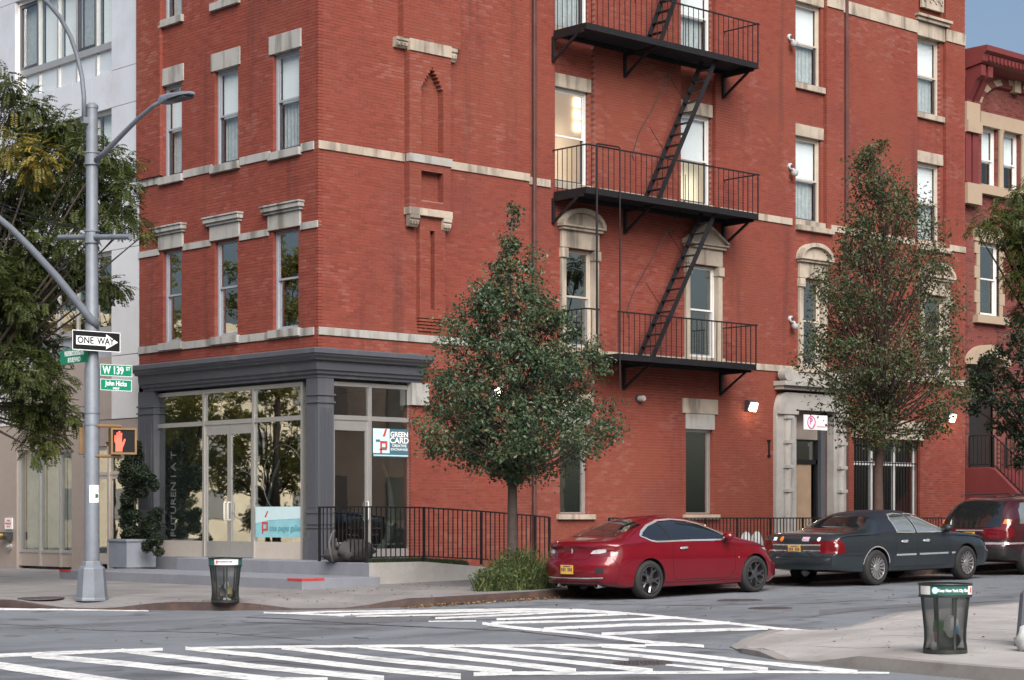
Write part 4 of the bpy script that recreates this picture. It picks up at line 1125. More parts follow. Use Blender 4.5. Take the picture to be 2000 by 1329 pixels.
mb = MB(); mb.box(-.896, .20, -2.862, -2.80, -.1, .602); mb.build('ramp_wall', M_RAMP, FC)
M_REDM = mat('red_edge_paint', (0.42, 0.03, 0.03), 0.6, var=0.15)
mb = MB(); mb.box(-2.836, -2.60, -3.226, -3.221, .29, .336); mb.box(-2.60, -2.3, -3.226, -3.221, .29, .336); mb.box(-2.836, -2.831, -3.221, -2.75, .29, .336); mb.build('red_edge', M_REDM, FC)
mb = MB(); mb.box(-2.836, -2.831, yP - .5, yP, .285, .336); mb.build('red_edge', M_REDM, FC)
# railing round the landing and down the ramp
RAIL = empty('ramp_railing', (0, -2.8, .6), 'black iron railing down the ramp beside the shop corner', 'railing')
bal = MB().box(-.009, .009, -.009, .009, 0, 1.0).mesh('baluster', M_BLACK)
def railing(root, pts, ztop, zbot, sp=.125, post_at=(), h_post=None):
    """pts: plan polyline; ztop/zbot: heights at each point"""
    for (p, q, t0, t1, b0, b1) in zip(pts[:-1], pts[1:], ztop[:-1], ztop[1:], zbot[:-1], zbot[1:]):
        mb = MB(); mb.bar((p[0], p[1], t0), (q[0], q[1], t1), .045, .03); mb.build('top_rail', M_BLACK, root)
        mb = MB(); mb.bar((p[0], p[1], b0 + .11), (q[0], q[1], b1 + .11), .035, .025); mb.build('bottom_rail', M_BLACK, root)
        L_ = math.hypot(q[0] - p[0], q[1] - p[1]); n = max(1, int(L_ / sp))
        for i in range(1, n):
            t = i / n; x = p[0] + (q[0] - p[0]) * t; y = p[1] + (q[1] - p[1]) * t
            o = wchild('baluster', bal, root, (x, y, b0 + (b1 - b0) * t + .11)); o.scale = (1, 1, t0 + (t1 - t0) * t - (b0 + (b1 - b0) * t) - .11)
    for (p, t, b) in zip(pts, ztop, zbot):
        mb = MB(); mb.box(p[0] - .022, p[0] + .022, p[1] - .022, p[1] + .022, b, t + .01); mb.build('post', M_BLACK, root)
yR = -2.74
xs = [RX(px, yR) for px in (716, 828, 940, 1045, 1073)]
zt_r = [1.72, 1.71, RZ(940, 999, yR), RZ(1045, 1008, yR), RZ(1073, 1011, yR)]
railing(RAIL, [(-.82, LYc) for LYc in (LY(624, -.82),)] + [(x, yR) for x in xs], [1.72] + zt_r, [.6, .6, .6, zt_r[2] - 1.12, zt_r[3] - 1.13, zt_r[4] - 1.13])
# areaway fence further along
FEN = empty('areaway_fence', (12, -1.75, .4), 'black iron fence along the pavement in front of the brick wall', 'fence')
fx = [RX(px, -1.75) for px in (1190, 1300, 1378, 1440, 1505, 1568, 1680, 1760, 1850)]
railing(FEN, [(x, -1.75) for x in fx], [1.49] * 9, [gz(x) + .14 for x in fx])
# white bundles behind the fence
M_BAG = mat('white_bag', (0.50, 0.52, 0.52), 0.4, var=0.06, bump=0.4, bscale=9)
def lumpy(name, c, rx_, ry_, rz_, m, seed, n=12, amp=.12):
    rnd = random.Random(seed); mb = MB(); prof = []
    rows = n // 2 + 2
    for i in range(rows + 1):
        th = math.pi * i / rows
        for j in range(n):
            q = 2 * math.pi * j / n; k = 1 + rnd.uniform(-amp, amp)
            mb.v.append((c[0] + rx_ * k * math.sin(th) * math.cos(q), c[1] + ry_ * k * math.sin(th) * math.sin(q), c[2] + rz_ * k * -math.cos(th)))
    for i in range(rows):
        for j in range(n): mb.f.append((i * n + j, i * n + (j + 1) % n, (i + 1) * n + (j + 1) % n, (i + 1) * n + j))
    return mb
for i, (px, lab) in enumerate(((1457, 'rounded white bundle behind the fence, nearer the red coupe'), (1478, 'rounded white bundle behind the fence, nearer the dark sedan'))):
    x = RX(px, -1.2); g = gz(x) + .14
    o = lumpy('white_bundle', (x, -1.2, g + .34), .17, .2, .40, M_BAG, 5 + i, 14, .05).build('white_bundle', M_BAG, smooth=True); tag(o, lab, 'bag')
# stones and turf behind the ramp rail
M_ROCK = mat('grey_rock', (0.04, 0.038, 0.038), 0.85, var=0.3, vscale=4, bump=0.6, bscale=12)
M_DRIFT = mat('driftwood', (0.10, 0.09, 0.085), 0.85, var=0.25, vscale=5, bump=0.5, bscale=20)
for px, y, s, lab in ((694, -2.0, .34, 'large grey boulder behind the ramp railing'), (655, -1.7, .22, 'smaller brown rock behind the railing beside the column')):
    x = RX(px, y); o = lumpy('boulder', (x, y, .6 + s * .62), s * 1.25, s, s * .72, M_ROCK, int(px), 12, .16).build('boulder', M_ROCK, smooth=50); tag(o, lab, 'rock')
o = MB().tube([(RX(650, -2.2), -2.2, .62), (RX(645, -2.2), -2.2, .80), (RX(640, -2.2), -2.25, 1.0), (RX(648, -2.2), -2.2, 1.18), (RX(655, -2.2), -2.2, 1.25)], [.025, .025, .022, .018, .01], 8).build('driftwood', M_DRIFT, smooth=True); tag(o, 'pale driftwood branch propped behind the railing at the column', 'driftwood')
M_TURF = mat('turf_green', (0.035, 0.055, 0.022), 0.9, var=0.4, vscale=20)
tf = MB(); rnd = random.Random(3)
xa_, xb_ = RX(722, -2.55), RX(908, -2.55)
for i in range(2600):
    x = rnd.uniform(xa_, xb_); y = rnd.uniform(-2.68, -2.42); t = (x - xa_) / (xb_ - xa_); z = .60 - max(0, (x - xr1)) * .06
    h = rnd.uniform(.05, .12); a = rnd.uniform(0, 6.3); w_ = .012
    tf.face([(x - w_ * math.cos(a), y - w_ * math.sin(a), z - .02), (x + w_ * math.cos(a), y + w_ * math.sin(a), z - .02), (x + rnd.uniform(-.03, .03), y + rnd.uniform(-.03, .03), z + h)])
tag(tf.build('turf', M_TURF, fix=False), 'strip of dark green turf along the foot of the ramp railing', 'turf', kind='stuff')

# ------------------------------------------------------------------ white metal-clad building up the avenue
WB = empty('white_building', (0, 12, 0.1), 'white metal clad building with wide banded windows left of the brick one', 'building')
M_PANEL = mat('white_metal_panel', (0.82, 0.83, 0.86), 0.33, 0.5, var=0.03, vscale=0.8, stain=(0.50, 0.48, 0.46), sscale=0.7, samt=0.35, world_pos=True)
M_TAUPE = mat('panel_warm_reflection', (0.42, 0.355, 0.315), 0.45, 0.35, var=0.05, world_pos=True)  # same metal panel; warm reflection of the street put into its colour
M_SPAN = mat('spandrel_glass', (0.62, 0.66, 0.68), 0.12, 0.35, var=0.03, world_pos=True)
y0 = yE + .012; y1 = 24.0
wy = [LY(px, .15) for px in (228, 190, 152, 115, 77, 40)]
H = [18.46, 14.98, 11.5, 8.02]
bkw = MB('L'); bkw.box(y0, y1, .30, .5, 0, 26)
wh = [(wy[0], wy[5], h - 2.58, h) for h in H]
bw = MB('L'); 
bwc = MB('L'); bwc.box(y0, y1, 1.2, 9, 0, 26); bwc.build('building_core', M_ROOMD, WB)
def panel(a, b, z0, z1, m=M_PANEL, d=0.0): MB('L').box(a + .008, b - .008, d, d + .28, z0 + .008, z1 - .008).build('wall_panel', m, WB)
zrow = [3.9, 5.44, 8.02, 8.92, 11.5, 12.4, 14.98, 15.88, 18.46, 19.4, 22, 26]
pier = [(y0, wy[0]), (wy[5], wy[5] + 1.5)]
for a, b in pier:
    for z0, z1 in zip(zrow[:-1], zrow[1:]): panel(a, b, z0, z1)
for a, b in zip(wy[:-1], wy[1:]):
    for h in H: panel(a, b, h - 3.48, h - 2.58) if h > 8.1 else None
    panel(a, b, 18.46, 22); panel(a, b, 22, 26)
for a in (wy[5] + 1.5, wy[5] + 4.0, wy[5] + 6.5):
    for z0, z1 in zip(zrow[:-1], zrow[1:]): panel(a, a + 2.5, z0, z1)
for h in H:
    fr = MB('L')
    for y in wy: fr.box(y - .03, y + .03, .12, .24, h - 2.58, h)
    fr.box(wy[0], wy[5], .08, .25, h - 1.98, h - 1.82); fr.box(wy[0], wy[5], .10, .25, h - .10, h); fr.box(wy[0], wy[5], .10, .25, h - 2.60, h - 2.56)
    w = fr.build('window_band', M_ALU, WB)
    for i, (a, b) in enumerate(zip(wy[:-1], wy[1:])):
        if i in (1, 4) and h > 9:
            t = MB('L'); t.box(a + .04, a + .10, .13, .2, h - 1.80, h - .1); t.box(b - .10, b - .04, .13, .2, h - 1.80, h - .1); t.box(a + .1, b - .1, .13, .2, h - 1.8, h - 1.72); t.box(a + .1, b - .1, .13, .2, h - .18, h - .1); t.build('casement', M_DARKF, w)
        MB('L').box(a + .032, b - .032, .165, .172, h - 1.82, h - .1).build('pane', M_GLASS if h > 9 else M_GLASSD, w)
        MB('L').box(a + .032, b - .032, .16, .18, h - 2.56, h - 1.98).build('spandrel', M_SPAN if h > 9 else M_GREYF, w)
        if h > 9: MB('L').box(a + .04, b - .04, .32, .325, h - 1.82, h - .05).build('roller_shade', M_SHADE if i not in (1, 4) else M_CURT, w)
# ground floor
zg = 3.25
gy = [LY(px, .1) for px in (145, 118, 78, 38)]
panel(gy[3], gy[3] + 8, .1, 3.9, M_TAUPE, .02); panel(LY(165), gy[0], .1, 3.9, M_TAUPE, .02)
panel(y0, wy[0] + .3, zg + .1, 3.9, M_TAUPE, .02)
for a, b in ((y0, wy[1]), (wy[1], wy[3]), (wy[3], wy[5])): panel(a, b, 3.9, 5.44, M_TAUPE, .01)
panel(gy[0], gy[3], zg, 3.9, M_TAUPE, .02); panel(wy[0] + .3, LY(165), zg, 3.9, M_TAUPE, .02)
fr = MB('L')
for y in gy: fr.box(y - .035, y + .035, .08, .2, .25, zg)
fr.box(gy[0], gy[3], .1, .19, .60, .68); fr.box(gy[0], gy[3], .1, .19, zg - .08, zg); w = fr.build('shop_window', M_ALU, WB)
for a, b in zip(gy[:-1], gy[1:]):
    MB('L').box(a + .036, b - .036, .14, .148, .68, zg - .08).build('pane', M_GLASS, w); MB('L').box(a + .036, b - .036, .12, .16, .25, .60).build('kick_panel', M_TAUPE, w)
    MB('L').box(a + .04, b - .04, .30, .31, .66, zg).build('roller_shade', mat('sage_shade', (0.30, 0.34, 0.32), .8), w)
dy0, dy1 = LY(262, .1), LY(170, .1)
fr = MB('L')
ds = [y0 + .05, LY(214, .1), dy1]
for y in ds: fr.box(y - .04, y + .04, .06, .2, .2, zg)
fr.box(ds[0], ds[2], .08, .19, zg - .09, zg); fr.box(ds[0], ds[2], .08, .19, 2.55, 2.63); w = fr.build('entrance_frame', M_ALUW, WB)
for a, b in zip(ds[:-1], ds[1:]):
    MB('L').box(a + .04, b - .04, .12, .128, 2.63, zg - .09).build('pane', M_GLASSM, w)
    dmb = MB('L'); dmb.box(a + .042, a + .12, .1, .15, .36, 2.545); dmb.box(b - .12, b - .042, .1, .15, .36, 2.545); dmb.box(a + .12, b - .12, .1, .15, .36, .62); dmb.box(a + .12, b - .12, .1, .15, 2.45, 2.545)
    dd = dmb.build('door', M_ALUW, WB); MB('L').box(a + .12, b - .12, .12, .128, .62, 2.45).build('pane', M_GLASSM, dd)
# fittings on its wall
py_ = LY(17); 
o = MB('L').box(LY(24), LY(10), -.012, .018, LZ(17, 1034), LZ(17, 1012)).build('notice_plate', M_WHITE); tag(o, 'small white notice with red lettering on the taupe wall', 'sign')
for k, s in enumerate(('THIS IS', 'SPRINKLER', 'VALVE')): ptext(o, 'L', s, LY(17), -.0135, LZ(17, 1017.5 + 5.6 * k), .065, M_REDP, bold=.002)
o = empty('standpipe', (0, LY(16), LZ(16, 1047)), 'black twin standpipe connection with brass caps on taupe wall', 'standpipe')
child('body', MB().box(-.16, .02, -.22, .2, -.1, .1).mesh('body', M_DARKF), o)
M_BRASS = mat('brass', (0.55, 0.40, 0.16), 0.35, 0.9, var=0.1)
for y in (.02, .22): child('cap', MB().lathe([(.075, -.17), (.075, -.27), (.03, -.28), (.03, -.31)], 14, (0, y, 0), 'x').mesh('cap', M_BRASS, smooth=40), o)
o = MB().lathe([(.11, .02), (.11, -.04), (.06, -.05), (.06, -.09), (.02, -.095)], 16, (0, LY(18), LZ(18, 1068)), 'x').build('drain_outlet', M_ALU, smooth=40); tag(o, 'round metal outlet low on the taupe wall under the standpipe', 'outlet')

# ------------------------------------------------------------------ planter with clipped conifer
PL = empty('planter', (-.5, 6.56, .34), 'pale grey square planter with clipped conifer beside the shop window', 'planter')
mb = MB(); mb.box(-.9, -.1, 6.16, 6.96, .332, .98); mb.box(-.93, -.07, 6.13, 6.99, .94, 1.0)
mb.build('tub', mat('planter_zinc', (0.24, 0.27, 0.32), 0.6, var=0.1, vscale=3, world_pos=True), PL, bevel=.01)
MB().box(-.86, -.14, 6.20, 6.92, .98, 1.005).build('soil', M_ROOMD, PL)

# ------------------------------------------------------------------ row house beyond
RH = empty('row_house', (28, .6, .7), 'brownstone trimmed brick row house with heavy red cornice at right edge', 'house')
YR = 0.62
saveB = ALLB; ALLB = []
xh0, xh1 = xC1 + .02, 33.0
hw3 = [(RX(1917, YR), RX(1946, YR)), (RX(1958, YR), RX(1990, YR)), (RX(2002, YR), RX(2034, YR))]
z3 = (RZ(1930, 365, YR), RZ(1930, 250, YR)); hw2 = [(RX(1912, YR), RX(1951, YR)), (RX(2010, YR), RX(2050, YR))]; z2 = (RZ(1930, 618, YR), RZ(1930, 475, YR))
dr0, dr1 = RX(1893, YR), RX(1952, YR); dz0, dz1 = 1.9, RZ(1915, 708, YR)
hol = [(a, b) + z3 for a, b in hw3] + [(a, b) + z2 for a, b in hw2] + [(dr0, dr1, dz0, dz1)]
zcor = RZ(1950, 165, YR)
lay_bricks('R', xh0, xh1, .3, zcor + .4, YR, hol, D=.1)
rb = MB('R')
for (pl, a, b, za, zb, d, D, r) in ALLB: rb.box(a, b, d, d + D, za, zb, r)
o = rb.build('brickwork', M_BRICK2, RH, fix=False); o['kind'] = 'stuff'
ALLB = saveB
bk = MB('R'); backing(bk, xh0, xh1, .2, zcor + .5, YR, hol); bk.build('mortar_wall', M_MORT, RH)
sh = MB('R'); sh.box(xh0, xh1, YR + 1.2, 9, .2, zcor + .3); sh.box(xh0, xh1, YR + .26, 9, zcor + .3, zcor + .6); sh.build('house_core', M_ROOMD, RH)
M_BROWN = mat('brownstone_red_paint', (0.135, 0.024, 0.024), 0.6, var=0.12, vscale=2, world_pos=True)
M_SAND = mat('sandstone', (0.33, 0.255, 0.185), 0.8, var=0.14, vscale=2, stain=(0.22, 0.16, 0.12), sscale=2, samt=0.5, world_pos=True, bump=.2)
zk = RZ(1915, 84, YR - .9)
prof = [(0, zk), (-.92, zk - .0), (-.92, zk - .16), (-.80, zk - .24), (-.78, zk - .44), (-.70, zk - .5), (-.55, zk - .52), (-.15, zk - .58), (-.12, zk - .86), (0, zk - .9)]
mb = MB('R'); mb.prism([(YR + p, z) for p, z in prof], xh0 + .05, xh1); mb.build('cornice', M_BROWN, RH)
den = MB('R').box(0, .09, -.845, -.8, zk - .42, zk - .27).mesh('dentil', M_BROWN)
for i in range(30): wchild('dentil', den, RH, (xh0 + .3 + i * .2, YR, 0))
for px in (1911, 1925, 2075, 2092):
    x = RX(px, YR - .5)
    m2 = MB('R'); m2.prism([(YR - .12, zk - 2.0), (YR - .25, zk - 1.9), (YR - .2, zk - 1.5), (YR - .5, zk - .95), (YR - .68, zk - .85), (YR - .68, zk - .53), (YR - .12, zk - .53)], x - .12, x + .12); m2.build('cornice_bracket', M_BROWN, RH)
# striped relieving arch under the cornice
ac = (hw3[0][0] + hw3[2][1]) / 2; aw = (hw3[2][1] - hw3[0][0]) / 2 + .25; az = RZ(1910, 215, YR)
for i in range(16):
    t0, t1 = math.pi - math.pi * i / 16, math.pi - math.pi * (i + 1) / 16
    P_ = lambda r, t: (ac + aw * r * math.cos(t), az + .95 * r * math.sin(t))
    mm = MB('R'); mm.prism([P_(1, t0), P_(1.18, t0), P_(1.18, t1), P_(1, t1)], YR - .15, YR + .05, 'd'); mm.build('voussoir', M_SAND if i % 2 else M_BRICK2, RH)
mm = MB('R'); mm.box(ac - .16, ac + .16, YR - .22, YR, az + .75, az + 1.45); mm.build('keystone', M_SAND, RH)
mm = MB('R'); mm.box(RX(1886, YR - .2), RX(1912, YR - .2), YR - .25, YR, az - .45, az + .1); mm.box(RX(1886, YR - .2), RX(1914, YR - .2), YR - .30, YR, az - .8, az - .452); mm.build('capital', M_SAND, RH)
for px in (1889, 1903): mm = MB('R'); mm.box(RX(px, YR - .15) - .14, RX(px, YR - .15) + .14, YR - .2, YR, RZ(1895, 360, YR), az - .8); mm.build('pier', M_BROWN, RH)
mm = MB('R'); mm.box(RX(1886, YR - .2), RX(1914, YR - .2), YR - .28, YR, RZ(1895, 402, YR), RZ(1895, 362, YR)); mm.build('pier_base', M_SAND, RH)
mm = MB('R'); mm.box(hw3[0][0] - .2, xh1, YR - .12, YR + .1, z3[1] + .002, z3[1] + .42); mm.build('lintel', M_SAND, RH)
mm = MB('R'); mm.box(hw3[0][0] - .3, xh1, YR - .2, YR + .1, z3[0] - .28, z3[0]); mm.build('window_sill', M_SAND, RH)
for a, b in hw3:
    window('R', a, b, z3[0], z3[1], (z3[0] + z3[1]) / 2 - .1, YR, RH, M_WHITEF, M_WHITEF, M_GLASS, shade_to=z3[0] + (z3[1] - z3[0]) * .42, fw=.07)
    mm = MB('R'); mm.lathe([(.10, z3[0]), (.09, z3[1] - .15), (.14, z3[1])], 12, (b + .15, YR - .05, 0)); mm.build('mullion_column', M_SAND, RH, smooth=40)
for a, b in hw2:
    window('R', a, b, z2[0], z2[1], (z2[0] + z2[1]) / 2, YR, RH, M_WHITEF, M_WHITEF, M_GLASSD, fw=.08, low=z2[0] + 1.2)
    for k in range(6):
        zz0 = z2[0] + (z2[1] - z2[0]) * k / 6; e = .26 if k % 2 else .16
        mm = MB('R'); mm.box(a - e, a, YR - .04, YR + .1, zz0, zz0 + (z2[1] - z2[0]) / 6 - .01); mm.build('quoin', M_SAND, RH); mm = MB('R'); mm.box(b, b + e, YR - .04, YR + .1, zz0, zz0 + (z2[1] - z2[0]) / 6 - .01); mm.build('quoin', M_SAND, RH)
    mm = MB('R'); mm.box(a - .3, b + .3, YR - .08, YR + .1, z2[1] + .002, z2[1] + .38); mm.build('lintel', M_SAND, RH)
    mm = MB('R'); mm.box(a - .32, b + .32, YR - .18, YR + .1, z2[0] - .24, z2[0]); mm.build('window_sill', M_SAND, RH)
# arched doorway and stoop
mid = (dr0 + dr1) / 2; hw_ = (dr1 - dr0) / 2
mm = MB('R')
for i in range(12):
    t0, t1 = math.pi * i / 12, math.pi * (i + 1) / 12
    Q = lambda r, t: (mid + (hw_ + r) * math.cos(t), dz1 - .1 + (.35 + r) * math.sin(t))
    mm.prism([Q(-.05, t0), Q(.28, t0), Q(.28, t1), Q(-.05, t1)], YR - .25, YR + .1, 'd')
mm.build('door_hood', M_SAND, RH)
MB('R').box(dr0, dr1, YR + .3, YR + .36, dz0, dz1).build('door', mat('black_door', (0.02, 0.018, 0.018), .3), RH)
ST = empty('stoop', (25.4, -1.2, .7), 'dark red painted stone stoop with black iron handrail at right edge', 'stoop')
cx0 = xh0 + .06; zl = RZ(1892, 914, .4)
for xx in (cx0, cx0 + 1.95):
    mm = MB('L'); mm.prism([(YR - .05, .35), (YR - .05, zl), (-.38, zl), (-.55, zl - .06), (-.70, zl - .18), (-2.75, .95), (-3.0, .9), (-3.0, .35)], xx, xx + .28, 'd'); mm.build('cheek_wall', M_BROWN, ST, bevel=.02)
for k in range(11): MB('R').box(cx0 + .282, cx0 + 1.948, -.45 - .24 * (k + 1), -.45 - .24 * k, .35, zl - .25 - .185 * k).build('step', M_BROWN, ST)
MB('R').box(cx0 + .282, cx0 + 1.948, -.449, YR - .05, .35, zl - .06).build('landing', M_BROWN, ST)
for xx in (cx0 + .14, cx0 + 2.09): railing(ST, [(xx, YR - .2), (xx, -.42), (xx, -2.8)], [zl + .95, zl + .95, 1.95], [zl - .02, zl - .02, .9])

# ------------------------------------------------------------------ the far sides of both streets (behind and beside the camera)
M_CREAM = mat('cream_render', (0.74, 0.63, 0.46), 0.85, var=0.25, vscale=.35, world_pos=True)
M_OCHRE = mat('ochre_brick', (0.74, 0.55, 0.32), 0.85, var=0.15, vscale=.6, world_pos=True)
def far_block(name, plane, a0, a1, d0, d1, h, m, label, first, step=3.1, face=None):
    o = empty(name, ((d0 if plane == 'L' else (a0 + a1) / 2), (a0 + a1) / 2 if plane == 'L' else d0, 0), label, 'building')
    MB(plane).box(a0, a1, d0, d1, -.3, h).build('wall', m, o)
    f = face; k = 0
    wm = MB(plane).box(-.55, .55, -.04, .04, 0, 1.7).mesh('window', mat('far_window', (0.26, 0.25, 0.23), .3))
    a = a0 + 1.6
    while a < a1 - 1.2:
        z = first
        while z < h - 2.2:
            wchild('window', wm, o, (a, f, z) if plane == 'R' else (f, a, z)); z += 3.4
        a += step
    MB(plane).box(a0 - .2, a1 + .2, min(d0, d1) - .5, max(d0, d1) + .5, h, h + .7).build('cornice', m, o)
    return o
far_block('apartment_house', 'L', -75, 2, -46, -34, 14, M_CREAM, 'cream apartment house on the far side of the avenue, behind the camera', 1.4, face=-33.97)
far_block('apartment_house', 'L', 3, 40, -46, -34, 11, M_OCHRE, 'ochre brick apartment house across the avenue, reflected in shop glass', 1.4, face=-33.97)
far_block('tenement', 'R', 4, 34, -40, -26.5, 13, M_CREAM, 'cream tenement on the south side of the side street, outside the frame', 1.4, face=-26.47)

# ------------------------------------------------------------------ street lamp post with signs and signals
XP, YPp = -6.88, -2.31
ZP = ne_top(XP, YPp)
M_SIGNG = mat('sign_green', (0.0, 0.21, 0.115), 0.45, var=0.05)
M_SIGNB = mat('sign_black', (0.008, 0.008, 0.009), 0.7, var=0.1, spec=.25)
M_SIGNW = mat('sign_white', (0.80, 0.82, 0.84), 0.4, var=0.03)
M_YEL = mat('signal_yellow', (0.20, 0.115, 0.05), 0.5, var=0.15, vscale=6)
M_HAND = emit_mat('hand_led', (1.0, 0.10, 0.06), 0.30)
def post_base(par, x, y, z):
    m = MB(); n = 8; rot = math.pi / 8
    for (r, h) in ((.30, 0), (.30, .03), (.285, .06), (.24, .58), (.23, .60), (.19, .63), (.18, .70), (.165, .72)):
        for j in range(n): q = 2 * math.pi * j / n + rot; m.v.append((x + r * math.cos(q), y + r * math.sin(q), z + h))
    for k in range(7):
        for j in range(n): m.f.append((k * n + j, k * n + (j + 1) % n, (k + 1) * n + (j + 1) % n, (k + 1) * n + j))
    return m.build('base', M_GALV, par)
LP = empty('lamp_post', (XP, YPp, ZP), 'tall galvanised lamp post with curved arms on the corner pavement', 'lamp post')
post_base(LP, XP, YPp, ZP)
ztop = hitY(178, 212, YPp).z
MB().lathe([(.135, ZP + .70), (.135, 4.2), (.12, 4.25), (.105, ztop - .2), (.105, ztop), (.115, ztop), (.115, ztop + .05), (.06, ztop + .10)], 16, (XP, YPp, 0)).build('shaft', M_GALV, LP, smooth=40)
for z in (hitY(178, 310, YPp).z, hitY(178, 463, YPp).z, hitY(178, 640, YPp).z, 3.3, ):
    MB().lathe([(.135, z - .12), (.145, z - .12), (.145, z - .09), (.13, z - .09), (.13, z + .09), (.145, z + .09), (.145, z + .12), (.135, z + .12)], 16, (XP, YPp, 0)).build('clamp_band', M_GALV, LP, smooth=40)
# top davit arm over the avenue
pts = [hitY(px, py, YPp) for px, py in ((164, 236), (164, 190), (160, 150), (151, 110), (138, 72), (118, 35), (93, 5), (60, -22), (20, -42), (-60, -60))]
MB().tube(pts, .042, 10).build('davit_arm', M_GALV, LP, smooth=True)
MB().box(XP - .20, XP - .08, YPp - .05, YPp + .05, pts[0].z - .05, pts[0].z + .06).build('arm_bracket', M_GALV, LP)
# lamp arm to the right
pts = [hitX(px, py, XP) for px, py in ((188, 313), (205, 298), (240, 262), (270, 232), (300, 207), (322, 195))]
MB().tube(pts, [.05, .05, .045, .042, .038, .035], 10).build('lamp_arm', M_GALV, LP, smooth=True)
h0, h1 = hitX(314, 197, XP), hitX(375, 181, XP)
d = (h1 - h0); L_ = d.length
lh = MB()
for t, w_, hh in ((0, .06, .06), (.12, .09, .075), (.35, .15, .06), (.5, .17, .05), (.8, .15, .035), (1.0, .06, .02)):
    p = h0 + d * t
    for sx, sz in ((-1, -1), (1, -1), (1.0, .2), (.6, 1), (-.6, 1), (-1.0, .2)): lh.v.append((p.x + sx * w_, p.y, p.z + sz * hh))
for k in range(5):
    for j in range(6): lh.f.append((k * 6 + j, k * 6 + (j + 1) % 6, (k + 1) * 6 + (j + 1) % 6, (k + 1) * 6 + j))
lh.f.append(tuple(range(6))); lh.f.append(tuple(30 + j for j in range(6)))
ho = lh.build('lamp_head', M_GALV, LP, smooth=50)
MB().box(h0.x - .12, h0.x + .12, h0.y + d.y * .9, h0.y + d.y * .4, h0.z + d.z * .6 - .07, h0.z + d.z * .6 - .055).build('lamp_lens', M_DARKF, ho)
pc = h0 + d * .62; MB().lathe([(.03, 0), (.03, .07), (.02, .08)], 10, (pc.x, pc.y, pc.z + .045)).build('photocell', M_DARKF, ho)
# cross arm with cables
c0, c1 = hitX(116, 464, XP), hitX(255, 463, XP)
MB().tube([c0, c1], .05, 10).build('cross_arm', M_GALV, LP, smooth=40)
for k, (pa, pb, pc_) in enumerate((((-40, 380), (80, 422), (150, 444)), ((-40, 398), (60, 440), (118, 462)), ((-30, 393), (120, 440), (250, 462)))):
    A, B_, C_ = hitX(*pa, XP), hitX(*pb, XP), hitX(*pc_, XP)
    o = MB().tube([A, (A + B_) / 2 - Vector((0, 0, .03)), B_, (B_ + C_) / 2 - Vector((0, 0, .03)), C_], .010, 5).build('cable', M_BLACK); tag(o, ['upper thin overhead cable slung to the lamp post', 'lower thin overhead cable ending at the cross arm tip', 'middle thin overhead cable running past the lamp post'][k], 'cable')
# signal mast arm rising to the left
pts = [hitY(px, py, YPp - .1) for px, py in ((190, 638), (178, 625), (150, 590), (110, 540), (60, 485), (20, 445), (-40, 395), (-110, 350))]
MB().tube(pts, [.075, .075, .072, .068, .062, .058, .05, .045], 12).build('signal_arm', M_GALV, LP, smooth=True)

def sign_xz(name, q, y, m, label, rim=None):
    """sign parallel to the side street from its picture corners tl, br"""
    a, b = hitY(*q[0], y), hitY(*q[1], y)
    o = MB('R').box(a.x, b.x, y, y + .012, b.z, a.z).build(name, m); tag(o, label, 'sign')
    if rim:
        t = MB('R'); t.box(a.x, b.x, y - .003, y - .0005, a.z - rim, a.z); t.box(a.x, b.x, y - .003, y - .0005, b.z, b.z + rim); t.box(a.x, a.x + rim, y - .003, y - .0005, b.z + rim, a.z - rim); t.box(b.x - rim, b.x, y - .003, y - .0005, b.z + rim, a.z - rim); t.build('border', M_SIGNW, o)
    return o, a.x, b.x, b.z, a.z
ys = YPp - .22
o, a, b, z0, z1 = sign_xz('one_way_sign', ((141, 644), (235, 689)), ys, M_SIGNB, 'black ONE WAY sign with white arrow on the lamp post', .012)
zc = (z0 + z1) / 2; hh = z1 - z0; W_ = b - a
ar = MB('R'); ar.prism([(a + W_ * .08, zc - hh * .22), (a + W_ * .70, zc - hh * .22), (a + W_ * .70, zc - hh * .38), (a + W_ * .95, zc), (a + W_ * .70, zc + hh * .38), (a + W_ * .70, zc + hh * .22), (a + W_ * .08, zc + hh * .22)], ys - .004, ys - .0005, 'd'); ar.build('arrow', M_SIGNW, o)
place_text(text_mesh('ONE', hh * .46, M_SIGNB, bold=.003, sx=.98), o, (a + W_ * .27, ys - .0055, zc - hh * .0), (1, 0, 0)); place_text(text_mesh('WAY', hh * .46, M_SIGNB, bold=.003, sx=.92), o, (a + W_ * .69, ys - .0055, zc), (1, 0, 0))
ys = YPp - .16
o, a, b, z0, z1 = sign_xz('street_sign', ((196, 711), (258, 737)), ys, M_SIGNG, 'green W 139 ST street name sign on the lamp post', .008)
zc = (z0 + z1) / 2; hh = z1 - z0; W_ = b - a
place_text(text_mesh('W 139', hh * .95, M_SIGNW, bold=.004, sx=.78), o, (a + W_ * .40, ys - .004, zc - .005), (1, 0, 0)); place_text(text_mesh('ST', hh * .45, M_SIGNW, bold=.002, sx=.9), o, (a + W_ * .87, ys - .004, zc + hh * .18), (1, 0, 0))
o, a, b, z0, z1 = sign_xz('street_sign', ((196, 740), (257, 765)), ys, M_SIGNG, 'green two-line street name sign, lowest on the lamp post', .008)
zc = (z0 + z1) / 2; hh = z1 - z0; W_ = b - a
place_text(text_mesh('John Hicks', hh * .62, M_SIGNW, bold=.003, sx=.82), o, ((a + b) / 2, ys - .004, zc + hh * .12), (1, 0, 0)); place_text(text_mesh('WAY', hh * .30, M_SIGNW, bold=.002), o, ((a + b) / 2, ys - .004, zc - hh * .32), (1, 0, 0))
